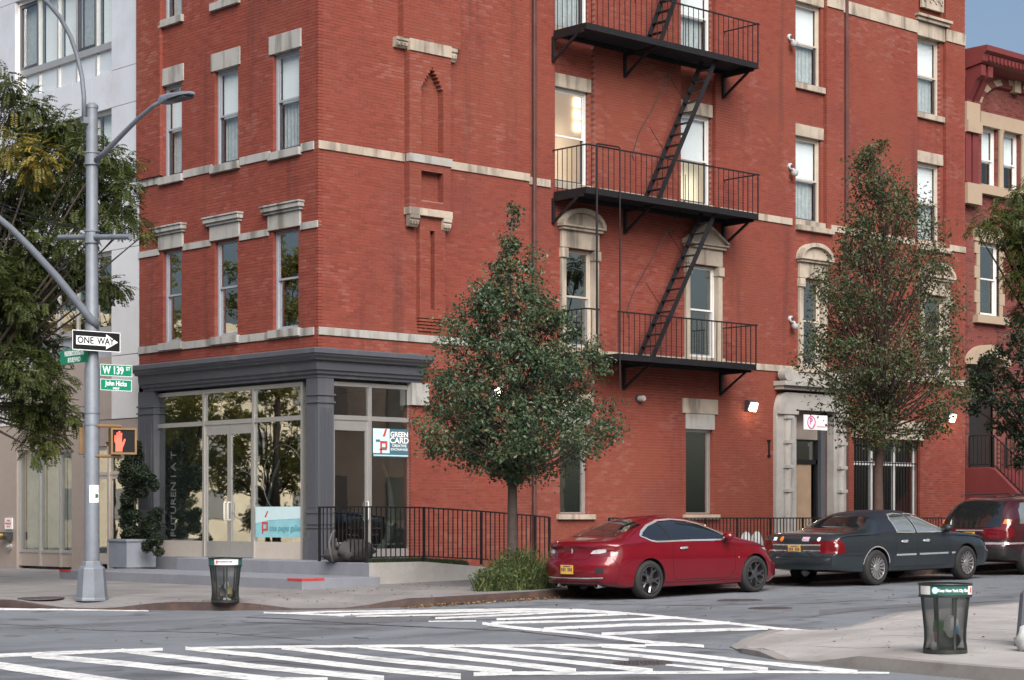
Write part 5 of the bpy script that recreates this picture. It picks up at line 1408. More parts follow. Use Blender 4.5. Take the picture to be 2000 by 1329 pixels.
# boulevard sign runs along the avenue
xs_ = XP - .12; A, B_ = hitX(118, 686, xs_), hitX(172, 711, xs_)
o = MB('L').box(B_.y, A.y, xs_, xs_ + .012, hitX(118, 713, xs_).z, A.z).build('street_sign', M_SIGNG); tag(o, 'green two-line boulevard name sign left of the lamp post', 'sign')
zc = (A.z + hitX(118, 713, xs_).z) / 2; yc = (A.y + B_.y) / 2
place_text(text_mesh('FREDERICK DOUGLASS', .125, M_SIGNW, bold=.002, sx=.52), o, (xs_ - .002, yc, zc + .055), (0, -1, 0)); place_text(text_mesh('BOULEVARD', .125, M_SIGNW, bold=.002, sx=.62), o, (xs_ - .002, yc, zc - .065), (0, -1, 0))
# pedestrian signals
dv = (Vector((CAM.x, CAM.y, 0)) - Vector((XP, YPp, 0))).normalized(); rg = Vector((-dv.y, dv.x, 0))
def ped_signal(pc, facing, label, lit):
    yaw = math.atan2(facing.y, facing.x) + math.pi / 2   # local -y faces 'facing'
    o = empty('pedestrian_signal', pc, label, 'traffic signal', rz=yaw)
    w_, h_, dp = .235, .24, .20
    mb = MB(); mb.box(-w_, w_, -.02, dp, -h_, h_)
    child('housing', mb.mesh('housing', M_YEL), o)
    fr = MB(); fr.box(-w_, w_, -.05, -.021, h_ - .035, h_); fr.box(-w_, w_, -.05, -.021, -h_, -h_ + .035); fr.box(-w_, -w_ + .035, -.05, -.021, -h_ + .035, h_ - .035); fr.box(w_ - .035, w_, -.05, -.021, -h_ + .035, h_ - .035)
    child('bezel', fr.mesh('bezel', M_YEL), o)
    child('screen', MB().box(-w_ + .035, w_ - .035, -.030, -.0215, -h_ + .035, h_ - .035).mesh('screen', M_SIGNB), o)
    if lit:
        hand = [(-.14, -.19), (-.135, -.06), (-.16, 0), (-.155, .10), (-.135, .11), (-.125, .02), (-.12, .15), (-.095, .16), (-.09, .03), (-.082, .18), (-.055, .18), (-.055, .03), (-.045, .15), (-.02, .145), (-.025, .0), (-.015, -.035), (.02, .04), (.045, .03), (.02, -.05), (-.01, -.12), (-.02, -.19)]
        m = MB(); m.prism([(x - .01, z) for x, z in hand], -.034, -.0305, 'd'); child('hand_symbol', m.mesh('hand_symbol', M_HAND), o)
    return o
pcs = hitY(241, 862, YPp - .25)
ped_signal(pcs, Vector((-.35, -.93, 0)), 'pedestrian signal showing a lit red hand on the lamp post', True)
ped_signal(hitX(160, 862, XP + .1), Vector((-1, .55, 0)).normalized(), 'pedestrian signal seen from its side left of the lamp post', False)
mb = MB()
for y_ in (833, 892):
    p0, p1 = hitX(165, y_, XP), hitY(236, y_, YPp - .15); mb.tube([p0, Vector((XP, YPp - .12, p0.z)), p1], .028, 8)
mb.build('signal_bracket', M_YEL, LP, smooth=40)
# paper sticker on the post
za, zb = hitY(180, 948, YPp).z, hitY(180, 982, YPp).z
st = MB()
for k in range(6):
    q0, q1 = R_(-140 + 14 * k), R_(-140 + 14 * (k + 1)); r = .137
    st.face([(XP + r * math.cos(q0), YPp + r * math.sin(q0), zb), (XP + r * math.cos(q1), YPp + r * math.sin(q1), zb), (XP + r * math.cos(q1), YPp + r * math.sin(q1), za), (XP + r * math.cos(q0), YPp + r * math.sin(q0), za)])
o = st.build('sticker', M_SIGNW, fix=False); tag(o, 'white paper sticker with red heading and green picture on the post', 'sticker')
nrm = Vector((math.cos(R_(-98)), math.sin(R_(-98)), 0))
def on_post(u, z, r=.140): q = R_(-98 + u * 57.3 / .137); return (XP + r * math.cos(q), YPp + r * math.sin(q), z)
m = MB(); m.face([on_post(-.07, zb + .20), on_post(.07, zb + .20), on_post(.07, zb + .235), on_post(-.07, zb + .235)]); m.build('red_heading', M_REDP, o, fix=False)
m = MB(); m.face([on_post(.075 * math.cos(q), zb + .12 + .045 * math.sin(q)) for q in [2 * math.pi * i / 14 for i in range(14)]]); m.build('green_picture', mat('print_green', (0.05, 0.13, 0.05), .5), o, fix=False)

# second lamp post whose base just shows at the right edge
bx = GP(2034, 1262, .14); 
LP2 = empty('lamp_post', bx, 'lamp post base cut by the right edge of the picture', 'lamp post')
post_base(LP2, bx.x, bx.y, bx.z)
MB().lathe([(.135, bx.z + .70), (.135, 4.2), (.11, 9)], 14, (bx.x, bx.y, 0)).build('shaft', M_GALV, LP2, smooth=40)
b2 = GP(2012, 1272, .14); o = lumpy('plastic_bag', (b2.x, b2.y, b2.z + .13), .15, .15, .17, M_BAG, 31, 12, .15).build('plastic_bag', M_BAG, smooth=True); tag(o, 'crumpled white plastic bag at the foot of the right hand post', 'bag')

# ------------------------------------------------------------------ litter baskets
M_WIRE = mat('basket_wire', (0.022, 0.028, 0.026), 0.5, 0.2, var=0.3, vscale=10)
M_BAND = mat('basket_band_green', (0.015, 0.10, 0.085), 0.45, var=0.1)
M_BANDW = mat('basket_band_white', (0.66, 0.64, 0.63), 0.5, var=0.08)
PR = [(.255, 0), (.265, .06), (.252, .16), (.255, .3), (.275, .5), (.295, .7), (.31, .84)]
def pr(z):
    for (r0, z0), (r1, z1) in zip(PR[:-1], PR[1:]):
        if z0 <= z <= z1: return r0 + (r1 - r0) * (z - z0) / (z1 - z0)
    return PR[-1][0]
wm = MB(); NW = 54
for sg in (-1, 1):
    for i in range(NW):
        pts = []
        for k in range(22):
            z = .02 + .70 * k / 21; q = 2 * math.pi * i / NW + sg * z * 3.4
            pts.append((pr(z) * math.cos(q), pr(z) * math.sin(q), z))
        wm.tube(pts, .0036, 3, cap=False)
WIRE = wm.mesh('wire_mesh', M_WIRE)
rb = MB()
for i in range(8):
    q = 2 * math.pi * i / 8 + .3
    for (r0, z0), (r1, z1) in zip(PR[:-1], PR[1:]):
        a = Vector((r0 * math.cos(q), r0 * math.sin(q), z0)); b = Vector((r1 * math.cos(q), r1 * math.sin(q), z1)); rb.bar(a, b, .03, .008)
RIB = MB()
for (r0, z0), (r1, z1) in zip(PR[:-1], PR[1:]): RIB.bar((r0 + .004, 0, z0), (r1 + .004, 0, z1), .03, .008)
RIB = RIB.mesh('rib', M_WIRE)
RIM = MB().lathe([(.312, .70), (.325, .70), (.325, .725), (.312, .725)], 40, cap=False).lathe([(.30, .845), (.33, .845), (.335, .86), (.33, .872), (.30, .872)], 40, cap=False).mesh('rim', M_WIRE)
FLOOR = MB().lathe([(.25, .012), (.25, .03)], 30).lathe([(.262, 0), (.27, 0), (.27, .05), (.262, .05)], 30, cap=False).mesh('floor_plate', M_WIRE)
def arc_face(par, q0, q1, z0, z1, r, m, name):
    mb = MB(); n = max(2, int(abs(q1 - q0) / .12))
    for k in range(n):
        a, b = q0 + (q1 - q0) * k / n, q0 + (q1 - q0) * (k + 1) / n
        mb.face([(r * math.cos(a), r * math.sin(a), z0), (r * math.cos(b), r * math.sin(b), z0), (r * 1.01 * math.cos(b), r * 1.01 * math.sin(b), z1), (r * 1.01 * math.cos(a), r * 1.01 * math.sin(a), z1)])
    return child(name, mb.mesh(name, m, fix=False), par)
def arc_text(par, s, size, qc, zc, r, m, sx=.8, bold=.002):
    me = text_mesh(s, size, m, bold=bold, sx=sx)
    for v in me.vertices:
        q = qc + v.co.x / r; v.co = Vector(((r + v.co.z) * math.cos(q), (r + v.co.z) * math.sin(q), zc + v.co.y))
    return child('lettering', me, par)
def basket(p, label, rot):
    o = empty('litter_basket', p, label, 'litter basket', 'wire litter baskets on the corners', rz=rot); o.scale = (.88, .88, .87)
    w_ = child('wire_mesh', WIRE, o); w_['kind'] = 'stuff'
    child('rim', RIM, o); child('floor_plate', FLOOR, o)
    for i in range(8): child('rib', RIB, o, rot=(0, 0, 2 * math.pi * i / 8 + .28))
    child('band', MB().lathe([(.318, .73), (.322, .845)], 40, cap=False).mesh('band', M_BAND, fix=False, smooth=True), o)
    return o
view_q = math.atan2(-RGT.x * 0 + (-FWD.y), -FWD.x)
pn = GP(1846, 1276, .14); pn.z = se_top(pn.x, pn.y) + .004
tb = basket(pn, 'wire litter basket with green banner on the near right pavement', 0)
arc_face(tb, view_q - 1.35, view_q - .80, .735, .842, .3235, M_BANDW, 'white_panel'); arc_face(tb, view_q + .78, view_q + 1.2, .735, .842, .3235, M_BANDW, 'white_panel')
m = MB(); q = view_q - .60
rr = .3245
m.face([((rr) * math.cos(q + .13 * math.cos(t)), rr * math.sin(q + .13 * math.cos(t)), .788 + .043 * math.sin(t)) for t in [2 * math.pi * i / 18 for i in range(18)]]); child('round_badge', m.mesh('round_badge', M_PALEB, fix=False), tb)
arc_text(tb, 'Keep New York City Clean', .052, view_q + .17, .786, .3245, M_SIGNW, sx=.72)
arc_text(tb, '8', .085, view_q + .99, .786, .3265, M_REDP, bold=.004)
pl = GP(440, 1178, .13); pl.z = ne_top(pl.x, pl.y) + .004
tl = basket(pl, 'wire litter basket with white banner beside the shop platform', .2)
tl.rotation_euler = (0, 0, 0)
arc_face(tl, view_q - .55, view_q + 1.0, .735, .842, .3235, M_BANDW, 'white_panel')
arc_text(tl, 'No household trash', .045, view_q + .12, .80, .3265, mat('print_blue', (0.08, 0.08, 0.3), .5), sx=.8); arc_text(tl, '8', .085, view_q - .38, .787, .3265, M_REDP, bold=.003)
M_LEAFY = mat('green_wrapper', (0.05, 0.11, 0.05), 0.5, var=.4, vscale=9)
M_BAGB = mat('black_bag', (0.012, 0.012, 0.014), 0.3, var=.3, bump=.6, bscale=18)
M_BLUEP = mat('blue_wrapper', (0.05, 0.22, 0.42), 0.4)
M_BROWNP = mat('brown_paper', (0.25, 0.18, 0.11), 0.7, var=.2)
M_YELP = mat('yellow_wrapper', (0.42, 0.36, 0.16), 0.6, var=.2)
M_REDW = mat('red_wrapper', (0.22, 0.04, 0.04), 0.5, var=.2)
def litter(p, items):
    for (nm, lab, du, dw, z, r, m, sd) in items:
        c = p + RGT * du * .86 - FWD * dw * .86; o = lumpy(nm, (c.x, c.y, p.z + z * .87), r[0] * .92, r[0] * .74, r[1] * .9, m, sd, 10, .28).build(nm, m, smooth=35); tag(o, lab, 'litter')
litter(pn, [('trash_bag', 'black bag at the bottom of the near litter basket', .02, .0, .15, (.18, .12), M_BAGB, 1), ('crumpled_paper', 'crumpled white bag on top of the trash in the near basket', .06, .08, .33, (.10, .12), M_BAG, 2), ('wrapper', 'dark green wrapper at the left of the near basket trash', -.10, .08, .32, (.08, .09), M_LEAFY, 3),
            ('wrapper', 'small blue wrapper at the right of the near basket trash', .11, .14, .30, (.035, .05), M_BLUEP, 4), ('paper_scrap', 'pale torn paper low at the left of the near basket', -.15, .07, .13, (.06, .10), M_BANDW, 5), ('wrapper', 'red brown wrapper low at the left of the near basket', -.14, .12, .20, (.035, .06), M_REDW, 6)])
litter(pl, [('trash_bag', 'black bag filling the shop side litter basket', .0, .0, .18, (.19, .14), M_BAGB, 11), ('crumpled_paper', 'white paper cone sticking up in the shop side basket', .04, .10, .32, (.05, .10), M_BAG, 12), ('wrapper', 'dull yellow wrapper in the shop side basket', .09, .13, .20, (.07, .09), M_YELP, 13),
            ('wrapper', 'dark red wrapper at the left of the shop side basket', -.15, .10, .18, (.05, .12), M_REDW, 14), ('paper_scrap', 'pale scrap low in the shop side basket', .06, .18, .06, (.07, .03), M_BANDW, 15)])

# ------------------------------------------------------------------ cars
def pchip(xk, yk, x):
    xk = np.asarray(xk, float); yk = np.asarray(yk, float); h = np.diff(xk); s = np.diff(yk) / h
    m = np.zeros(len(xk)); m[0] = s[0]; m[-1] = s[-1]
    for i in range(1, len(xk) - 1):
        if s[i - 1] * s[i] > 0:
            w1 = 2 * h[i] + h[i - 1]; w2 = h[i] + 2 * h[i - 1]; m[i] = (w1 + w2) / (w1 / s[i - 1] + w2 / s[i])
    x = np.asarray(x, float); k = np.clip(np.searchsorted(xk, x) - 1, 0, len(h) - 1); t = (x - xk[k]) / h[k]
    return (2 * t**3 - 3 * t**2 + 1) * yk[k] + (t**3 - 2 * t**2 + t) * h[k] * m[k] + (-2 * t**3 + 3 * t**2) * yk[k + 1] + (t**3 - t**2) * h[k] * m[k + 1]

def car_paint(name, col, metal=0.45, flake=0.5):
    m = mat(name, col, 0.38, metal * .35, var=0.04, vscale=3, coat=1.0, spec=0.25, spots=([q * .8 + .012 for q in col], 40, .55, .75, .25))
    return m
M_TYRE = mat('tyre_rubber', (0.018, 0.018, 0.019), 0.85, var=.2, vscale=8)
M_RIMD = mat('rim_dark', (0.16, 0.165, 0.18), 0.3, 0.85, var=.05)
M_RIMS = mat('rim_silver', (0.50, 0.50, 0.52), 0.3, 0.8, var=.05)
M_CHROME = mat('chrome', (0.78, 0.79, 0.80), 0.18, 0.75, var=.02)
M_TRIMB = mat('black_trim', (0.014, 0.014, 0.015), 0.5, var=.2)
M_GAP = mat('panel_gap', (0.006, 0.005, 0.006), 0.9, var=.1)
M_CARG = mat('car_glass', (0.010, 0.012, 0.013), 0.03, 0.0, var=.05, spec=0.9, coat=1.0)
M_CARGL = mat('car_glass_sky_reflection', (0.30, 0.33, 0.33), 0.03, 0.55, var=.05, spec=1.0, coat=1.0)  # car glass with bright sky reflection put into a paler base
M_LAMPR = mat('tail_lamp_red', (0.12, 0.004, 0.008), 0.12, 0.0, var=.15, coat=1.0)
M_LAMPC = mat('lamp_clear', (0.55, 0.53, 0.55), 0.1, 0.3, var=.15, vscale=12, coat=1.0)
M_LAMPA = mat('lamp_amber', (0.60, 0.20, 0.03), 0.15, 0.0, var=.1, coat=1.0)
M_PLATE = mat('number_plate', (0.62, 0.36, 0.06), 0.5, var=.08)
M_PLATEB = mat('plate_ink', (0.07, 0.06, 0.10), 0.6)

class Car:
    def __init__(c, name, spec, label, cat, paint):
        c.s = spec; c.paint = paint
        c.root = empty(name, (0, 0, 0), label, cat)
        S = spec; L = S['L']
        e = [0, .012, .03, .06, .1, .16, .24, .34]
        xs = e + list(np.linspace(.45, L - .45, 64)) + [L - q for q in e[::-1]]
        xs = np.array(xs)
        zt = pchip(*zip(*S['top']), xs); zb = pchip(*zip(*S['belt']), xs); wb = pchip(*zip(*S['width']), xs); zs = pchip(*zip(*S['bottom']), xs)
        NU, NL = 22, 14
        rings = []
        for i, x in enumerate(xs):
            half = []
            H = max(.012, zt[i] - zb[i]); w = wb[i]
            tum = S['tum'] * min(1, max(0, H - .08) / .42)
            lo = zs[i]
            # lower side: sill, tuck, bulge, shoulder
            half.append((0, lo)); half.append((w * .55, lo)); half.append((w * .86, lo + .005)); 
            for k in range(NL):
                t = k / (NL - 1); z = lo + .03 + (zb[i] - lo - .03) * t
                side = pchip(S['side'][0], S['side'][1], [t])[0]
                half.append((w * side, z))
            n_ = S.get('pw', 3.4)
            for k in range(1, NU + 1):
                ph = (math.pi / 2) * k / NU
                cy = max(0, math.cos(ph)) ** (2 / n_); sz = math.sin(ph) ** (2 / S.get('pz', 2.6))
                half.append((w * (1 - tum * sz ** 1.1) * cy * .985, zb[i] + H * sz))
            half[-1] = (0, zb[i] + H)
            rings.append([(x, y, z) for y, z in half] + [(x, -y, z) for y, z in half[-2:0:-1]])
        n = len(rings[0]); V = [p for r in rings for p in r]; Fc = []
        for i in range(len(rings) - 1):
            for j in range(n): Fc.append((i * n + j, i * n + (j + 1) % n, (i + 1) * n + (j + 1) % n, (i + 1) * n + j))
        def cap(base, rev):
            cy = 0; cz = sum(V[base + j][2] for j in range(n)) / n; x = V[base][0]; prev = base
            for sc in (.8, .55, .3):
                st = len(V)
                for j in range(n): p = V[base + j]; V.append((x, p[1] * sc, cz + (p[2] - cz) * sc))
                for j in range(n):
                    f = (prev + j, prev + (j + 1) % n, st + (j + 1) % n, st + j); Fc.append(f)
                prev = st
            V.append((x, 0, cz)); ce = len(V) - 1
            for j in range(n): Fc.append((prev + j, prev + (j + 1) % n, ce))
        cap(0, True); cap((len(rings) - 1) * n, False)
        W = max(wb)
        rz, rv = zip(*S['rear']); fz, fv = zip(*S['front'])
        out = []
        for x, y, z in V:
            q = abs(y) / W
            if x < S['rl']:
                k = (1 - x / S['rl']) ** 2; x2 = x + k * (float(np.interp(z, rz, rv)) + S['rc'] * q ** 3.0)
            elif x > L - S['fl']:
                k = (1 - (L - x) / S['fl']) ** 2; x2 = x - k * (float(np.interp(z, fz, fv)) + S['fc'] * q ** 2.6)
            else: x2 = x
            out.append((x2, y, z))
        me = bpy.data.meshes.new('body'); me.from_pydata(out, [], Fc)
        bm = bmesh.new(); bm.from_mesh(me); bmesh.ops.remove_doubles(bm, verts=bm.verts, dist=1e-5); bmesh.ops.recalc_face_normals(bm, faces=bm.faces); bm.to_mesh(me); bm.free()
        me.materials.append(paint); me.materials.append(M_TRIMB)
        # wheel wells
        tmp = bpy.data.objects.new('body', me); COL.objects.link(tmp)
        cut = MB()
        for xw in S['axles']:
            for sg in (-1, 1): cut.lathe([(S['arch'], sg * (W - .34)), (S['arch'], sg * (W + .2))], 40, (xw, 0, S['wr']), 'y')
        cme = cut.mesh('cutter', [paint, M_TRIMB]); cme.polygons.foreach_set('material_index', [1] * len(cme.polygons))
        co = bpy.data.objects.new('cutter', cme); COL.objects.link(co)
        md = tmp.modifiers.new('b', 'BOOLEAN'); md.operation = 'DIFFERENCE'; md.object = co; md.solver = 'EXACT'
        dg = bpy.context.evaluated_depsgraph_get(); nm = bpy.data.meshes.new_from_object(tmp.evaluated_get(dg))
        COL.objects.unlink(tmp); COL.objects.unlink(co); bpy.data.objects.remove(tmp); bpy.data.objects.remove(co)
        nm.polygons.foreach_set('use_smooth', [True] * len(nm.polygons)); nm.set_sharp_from_angle(angle=R_(38))
        nm.name = 'body'
        c.body = child('body', nm, c.root)
        bm = bmesh.new(); bm.from_mesh(nm); c.bvh = BVHTree.FromBMesh(bm); bm.free()
        c.W = W
    def cast(c, view, u, v):
        if view == 'side': o, d = Vector((u, -3, v)), Vector((0, 1, 0))
        elif view == 'lside': o, d = Vector((u, 3, v)), Vector((0, -1, 0))
        elif view == 'rear': o, d = Vector((-3, u, v)), Vector((1, 0, 0))
        elif view == 'front': o, d = Vector((c.s['L'] + 3, u, v)), Vector((-1, 0, 0))
        else: o, d = Vector((u, v, 4)), Vector((0, 0, -1))
        h, n, i, dist = c.bvh.ray_cast(o, d)
        if h is None: return None
        if n.dot(d) > 0: n = -n
        return h, n
    def overlay(c, name, view, poly, m, off=.004, par=None, step=.045, smooth=True, thick=0.0):
        bd = dense(list(poly) + [poly[0]], step)[:-1]
        us = [p[0] for p in bd]; vs = [p[1] for p in bd]
        pts = [Vector(p) for p in bd]; nb = len(pts)
        u = min(us) + step / 2
        from mathutils.geometry import intersect_point_tri_2d
        def inside(x, y):
            r = False; j = nb - 1
            for i in range(nb):
                if (vs[i] > y) != (vs[j] > y) and x < (us[j] - us[i]) * (y - vs[i]) / (vs[j] - vs[i]) + us[i]: r = not r
                j = i
            return r
        while u < max(us):
            v = min(vs) + step / 2
            while v < max(vs):
                if inside(u, v) and min((u - a) ** 2 + (v - b) ** 2 for a, b in bd) > (step * .45) ** 2: pts.append(Vector((u, v)))
                v += step
            u += step
        vo, eo, fo, *_ = delaunay_2d_cdt(pts, [], [list(range(nb))], 1, 1e-5)
        P = []; ok = []
        for q in vo:
            h = c.cast(view, q.x, q.y)
            if h is None: P.append((0, 0, 0)); ok.append(False)
            else: p = h[0] + h[1] * off; P.append(tuple(p)); ok.append(True)
        fo = [f for f in fo if all(ok[i] for i in f)]
        me = bpy.data.meshes.new(name); me.from_pydata(P, [], [tuple(f) for f in fo]); me.materials.append(m)
        bm = bmesh.new(); bm.from_mesh(me)
        bmesh.ops.delete(bm, geom=[v for v in bm.verts if not v.link_faces], context='VERTS')
        bmesh.ops.recalc_face_normals(bm, faces=bm.faces)
        if bm.faces:
            f = bm.faces[0]; want = {'side': Vector((0, -1, 0)), 'lside': Vector((0, 1, 0)), 'rear': Vector((-1, 0, 0)), 'front': Vector((1, 0, 0)), 'top': Vector((0, 0, 1))}[view]
            if sum(f.normal.dot(want) for f in bm.faces) < 0: bmesh.ops.reverse_faces(bm, faces=bm.faces)
        bm.to_mesh(me); bm.free()
        if smooth: me.polygons.foreach_set('use_smooth', [True] * len(me.polygons))
        o = bpy.data.objects.new(name, me); COL.objects.link(o); o.parent = par or c.root
        if thick:
            md = o.modifiers.new('solid', 'SOLIDIFY'); md.thickness = thick; md.offset = 1
        return o
    def strip(c, name, view, line, w, m, off=.003, par=None, closed=False, thick=0.0):
        ln = list(line) + ([line[0]] if closed else [])
        ln = dense(ln, .04)
        mb = MB(); L1 = inset_line(ln, w / 2); L2 = inset_line(ln, -w / 2)
        for k in range(len(ln) - 1):
            q = []
            for p in (L1[k], L1[k + 1], L2[k + 1], L2[k]):
                h = c.cast(view, *p)
                if h is None: break
                q.append(tuple(h[0] + h[1] * off))
            if len(q) == 4: mb.face(q)
        me = mb.mesh(name, m, smooth=True)
        o = bpy.data.objects.new(name, me); COL.objects.link(o); o.parent = par or c.root
        if thick:
            md = o.modifiers.new('solid', 'SOLIDIFY'); md.thickness = thick; md.offset = 0
        return o
    def both(c, fn, name, line, *a, **k):
        fn(name, 'side', line, *a, **k); return fn(name, 'lside', line, *a, **k)
    def wheels(c, style, rimm):
        S = c.s; r = S['wr']; rr = S['rim']; tw = .215
        ty = MB().lathe([(rr * .98, -.02), (rr * 1.02, 0), (rr * 1.1, -.006), (r - .045, -.008), (r - .012, .012), (r, .035), (r, tw - .035), (r - .012, tw - .012), (r - .045, tw), (rr, tw)], 48, axis='y', cap=False)
        for i in range(0): pass
        tme = ty.mesh('tyre', M_TYRE, smooth=35)
        rm = MB().lathe([(rr * 1.0, .012), (rr * .99, .0), (rr * .95, .004), (rr * .93, .03), (rr * .9, .15), (.05, .15)], 40, axis='y', cap=False)
        def spoke(q, r0, r1, w0, w1, dep=.03):
            a = Vector((math.cos(q), 0, math.sin(q))); b = Vector((-math.sin(q), 0, math.cos(q)))
            i = len(rm.v)
            for (rad, w_, y0) in ((r0, w0, .022), (r1, w1, .012)):
                for sg in (-1, 1):
                    for yy in (y0, y0 + dep): rm.v.append(tuple(a * rad + b * (sg * w_) + Vector((0, yy, 0))))
            for f in [(0, 1, 5, 4), (2, 6, 7, 3), (0, 4, 6, 2), (1, 3, 7, 5)]: rm.f.append(tuple(i + k for k in f))
        if style == 'Y':
            for k in range(5):
                q = 2 * math.pi * k / 5 + .3
                spoke(q - .0, .04, rr * .55, .035, .022)
                for sg in (-1, 1): spoke_q = q + sg * .0; 
                for sg in (-1, 1):
                    a0 = Vector((math.cos(q), 0, math.sin(q))) * rr * .48; a1 = Vector((math.cos(q + sg * .26), 0, math.sin(q + sg * .26))) * rr * .95
                    rm.bar(a0 + Vector((0, .03, 0)), a1 + Vector((0, .02, 0)), .03, .03)
        else:
            for k in range(15): spoke(2 * math.pi * k / 15, .06, rr * .95, .010, .019)
        rm.lathe([(.075, .05), (.07, .015), (.05, .008), (.0, .006)], 16, axis='y', cap=False)
        rme = rm.mesh('rim', rimm, smooth=35)
        dme = MB().lathe([(rr * .9, .10), (.02, .10)], 30, axis='y', cap=False).mesh('brake_disc', M_TRIMB)
        for xw in S['axles']:
            for sg in (-1, 1):
                w = bpy.data.objects.new('wheel', dme); COL.objects.link(w); w.parent = c.root
                w.location = (xw, sg * (c.W - .012), r); w.rotation_euler = (0, .4 * xw, 0 if sg < 0 else math.pi)
                child('tyre', tme, w); child('rim', rme, w)
    def place(c, x, y, z, yaw): c.root.location = (x, y, z); c.root.rotation_euler = (0, -math.atan(.018), yaw)
    def mirror_pair(c, x, z, m, size=(.2, .12, .11)):
        for sg in (-1, 1):
            h = c.cast('side' if sg < 0 else 'lside', x, z)
            y = abs(h[0].y)
            mb = MB(); mb.box(x - .03, x + .03, sg * (y - .03), sg * (y + .09), z - .05, z - .02); child('mirror_arm', mb.mesh('mirror_arm', M_TRIMB), c.root)
            mb = lumpy('m', (x - .02, sg * (y + .15), z + .04), .09, .12, .085, m, 3, 14, .0); child('mirror', mb.mesh('mirror', m, smooth=True), c.root)
    def plate(c, z0, w=.305, h=.155, tilt=0.0, zoff=.012):
        hp = c.cast('rear', 0, z0)[0]
        o = child('number_plate', MB().box(-.005, .004, -w / 2, w / 2, -h / 2, h / 2).mesh('number_plate', M_PLATE), c.root, (hp.x - zoff, 0, z0), (0, tilt, 0))
        mb = MB()
        for k in range(7):
            if k == 3: continue
            y = -w * .39 + k * w * .13; mb.box(-.0065, -.0052, y - .013, y + .013, -.03, .03)
        child('plate_marks', mb.mesh('plate_marks', M_PLATEB), o)['kind'] = 'stuff'
        child('plate_strip', MB().box(-.0065, -.0052, -w * .3, w * .3, h * .30, h * .40).mesh('plate_strip', M_PLATEB), o)

# red two-door coupe
red = Car('coupe', dict(L=4.80, axles=(1.11, 3.83), wr=.333, rim=.235, arch=.375, tum=.34, pw=3.2, pz=2.5,
    top=[(0, .93), (.10, 1.000), (.28, 1.035), (.55, 1.075), (.9, 1.20), (1.3, 1.335), (1.7, 1.415), (2.05, 1.435), (2.4, 1.42), (2.75, 1.355), (3.15, 1.20), (3.5, 1.055), (3.75, .995), (4.2, .905), (4.5, .80), (4.7, .68), (4.80, .60)],
    belt=[(0, .80), (.12, .90), (.5, .945), (1.2, .955), (2.0, .935), (3.0, .905), (3.6, .88), (4.2, .80), (4.55, .68), (4.8, .54)],
    width=[(0, .80), (.1, .845), (.4, .895), (1.0, .922), (1.6, .925), (2.6, .92), (3.6, .925), (4.2, .90), (4.55, .84), (4.8, .74)],
    bottom=[(0, .28), (.3, .23), (.8, .19), (4.0, .17), (4.5, .17), (4.8, .22)],
    side=([0, .12, .30, .52, .72, .86, 1.0], [.93, .965, .985, .995, 1.0, .985, .965]),
    rear=[(.2, .10), (.32, .05), (.45, .0), (.62, .0), (.72, .07), (.86, .12), (1.0, .04), (1.1, .06)], rl=.9, rc=.34, front=[(.1, .1), (.3, .0), (.5, .02), (.7, .2), (.95, .4)], fl=1.0, fc=.42),
    'glossy dark red two-door coupe parked nearest the corner', 'car', car_paint('candy_red', (0.14, 0.002, 0.009), 0.35))
gl = [(.98, 1.085), (1.16, 1.005), (1.30, .985), (2.2, .985), (3.0, .975), (3.23, .985), (2.98, 1.12), (2.70, 1.25), (2.40, 1.325), (2.05, 1.355), (1.70, 1.34), (1.35, 1.255), (1.12, 1.165)]
side_w = red.both(red.overlay, 'side_window', gl, M_CARG, off=.004)
red.both(red.strip, 'window_trim', gl[:], .026, M_CHROME, off=.008, closed=True)
for v in ('side', 'lside'):
    red.strip('window_pillar', v, [(1.70, 1.0), (1.60, 1.33)], .05, M_TRIMB, off=.0075)
    red.strip('door_gap', v, [(1.72, .98), (1.66, .80), (1.68, .45), (1.76, .31), (3.15, .30), (3.28, .45), (3.26, .95)], .010, M_GAP, off=.002)
    red.strip('bumper_gap', v, [(.35, .28), (.42, .55), (.30, .72)], .008, M_GAP, off=.002)
    red.overlay('door_handle', v, [(1.84, .845), (1.86, .872), (2.02, .878), (2.05, .862), (2.03, .842), (1.88, .832)], M_CHROME, off=.016, step=.03, thick=.012)
    red.overlay('headlight', v, [(4.02, .80), (4.22, .82), (4.48, .74), (4.62, .655), (4.50, .655), (4.25, .72)], M_LAMPC, off=.005)
    red.overlay('marker_lamp', v, [(3.36, .64), (3.38, .64), (3.38, .67), (3.36, .67)], M_LAMPA, off=.003, step=.02)
    red.strip('sill_line', v, [(1.45, .27), (2.2, .262), (3.4, .262)], .012, M_GAP, off=.002)
red.overlay('rear_window', 'top', [(.60, -.50), (.63, 0), (.60, .50), (.9, .545), (1.28, .525), (1.34, 0), (1.28, -.525), (.9, -.545)], M_CARG, off=.004)
red.overlay('windshield', 'top', [(2.62, -.52), (2.68, 0), (2.62, .52), (3.0, .60), (3.42, .66), (3.48, 0), (3.42, -.66), (3.0, -.60)], M_CARG, off=.004)
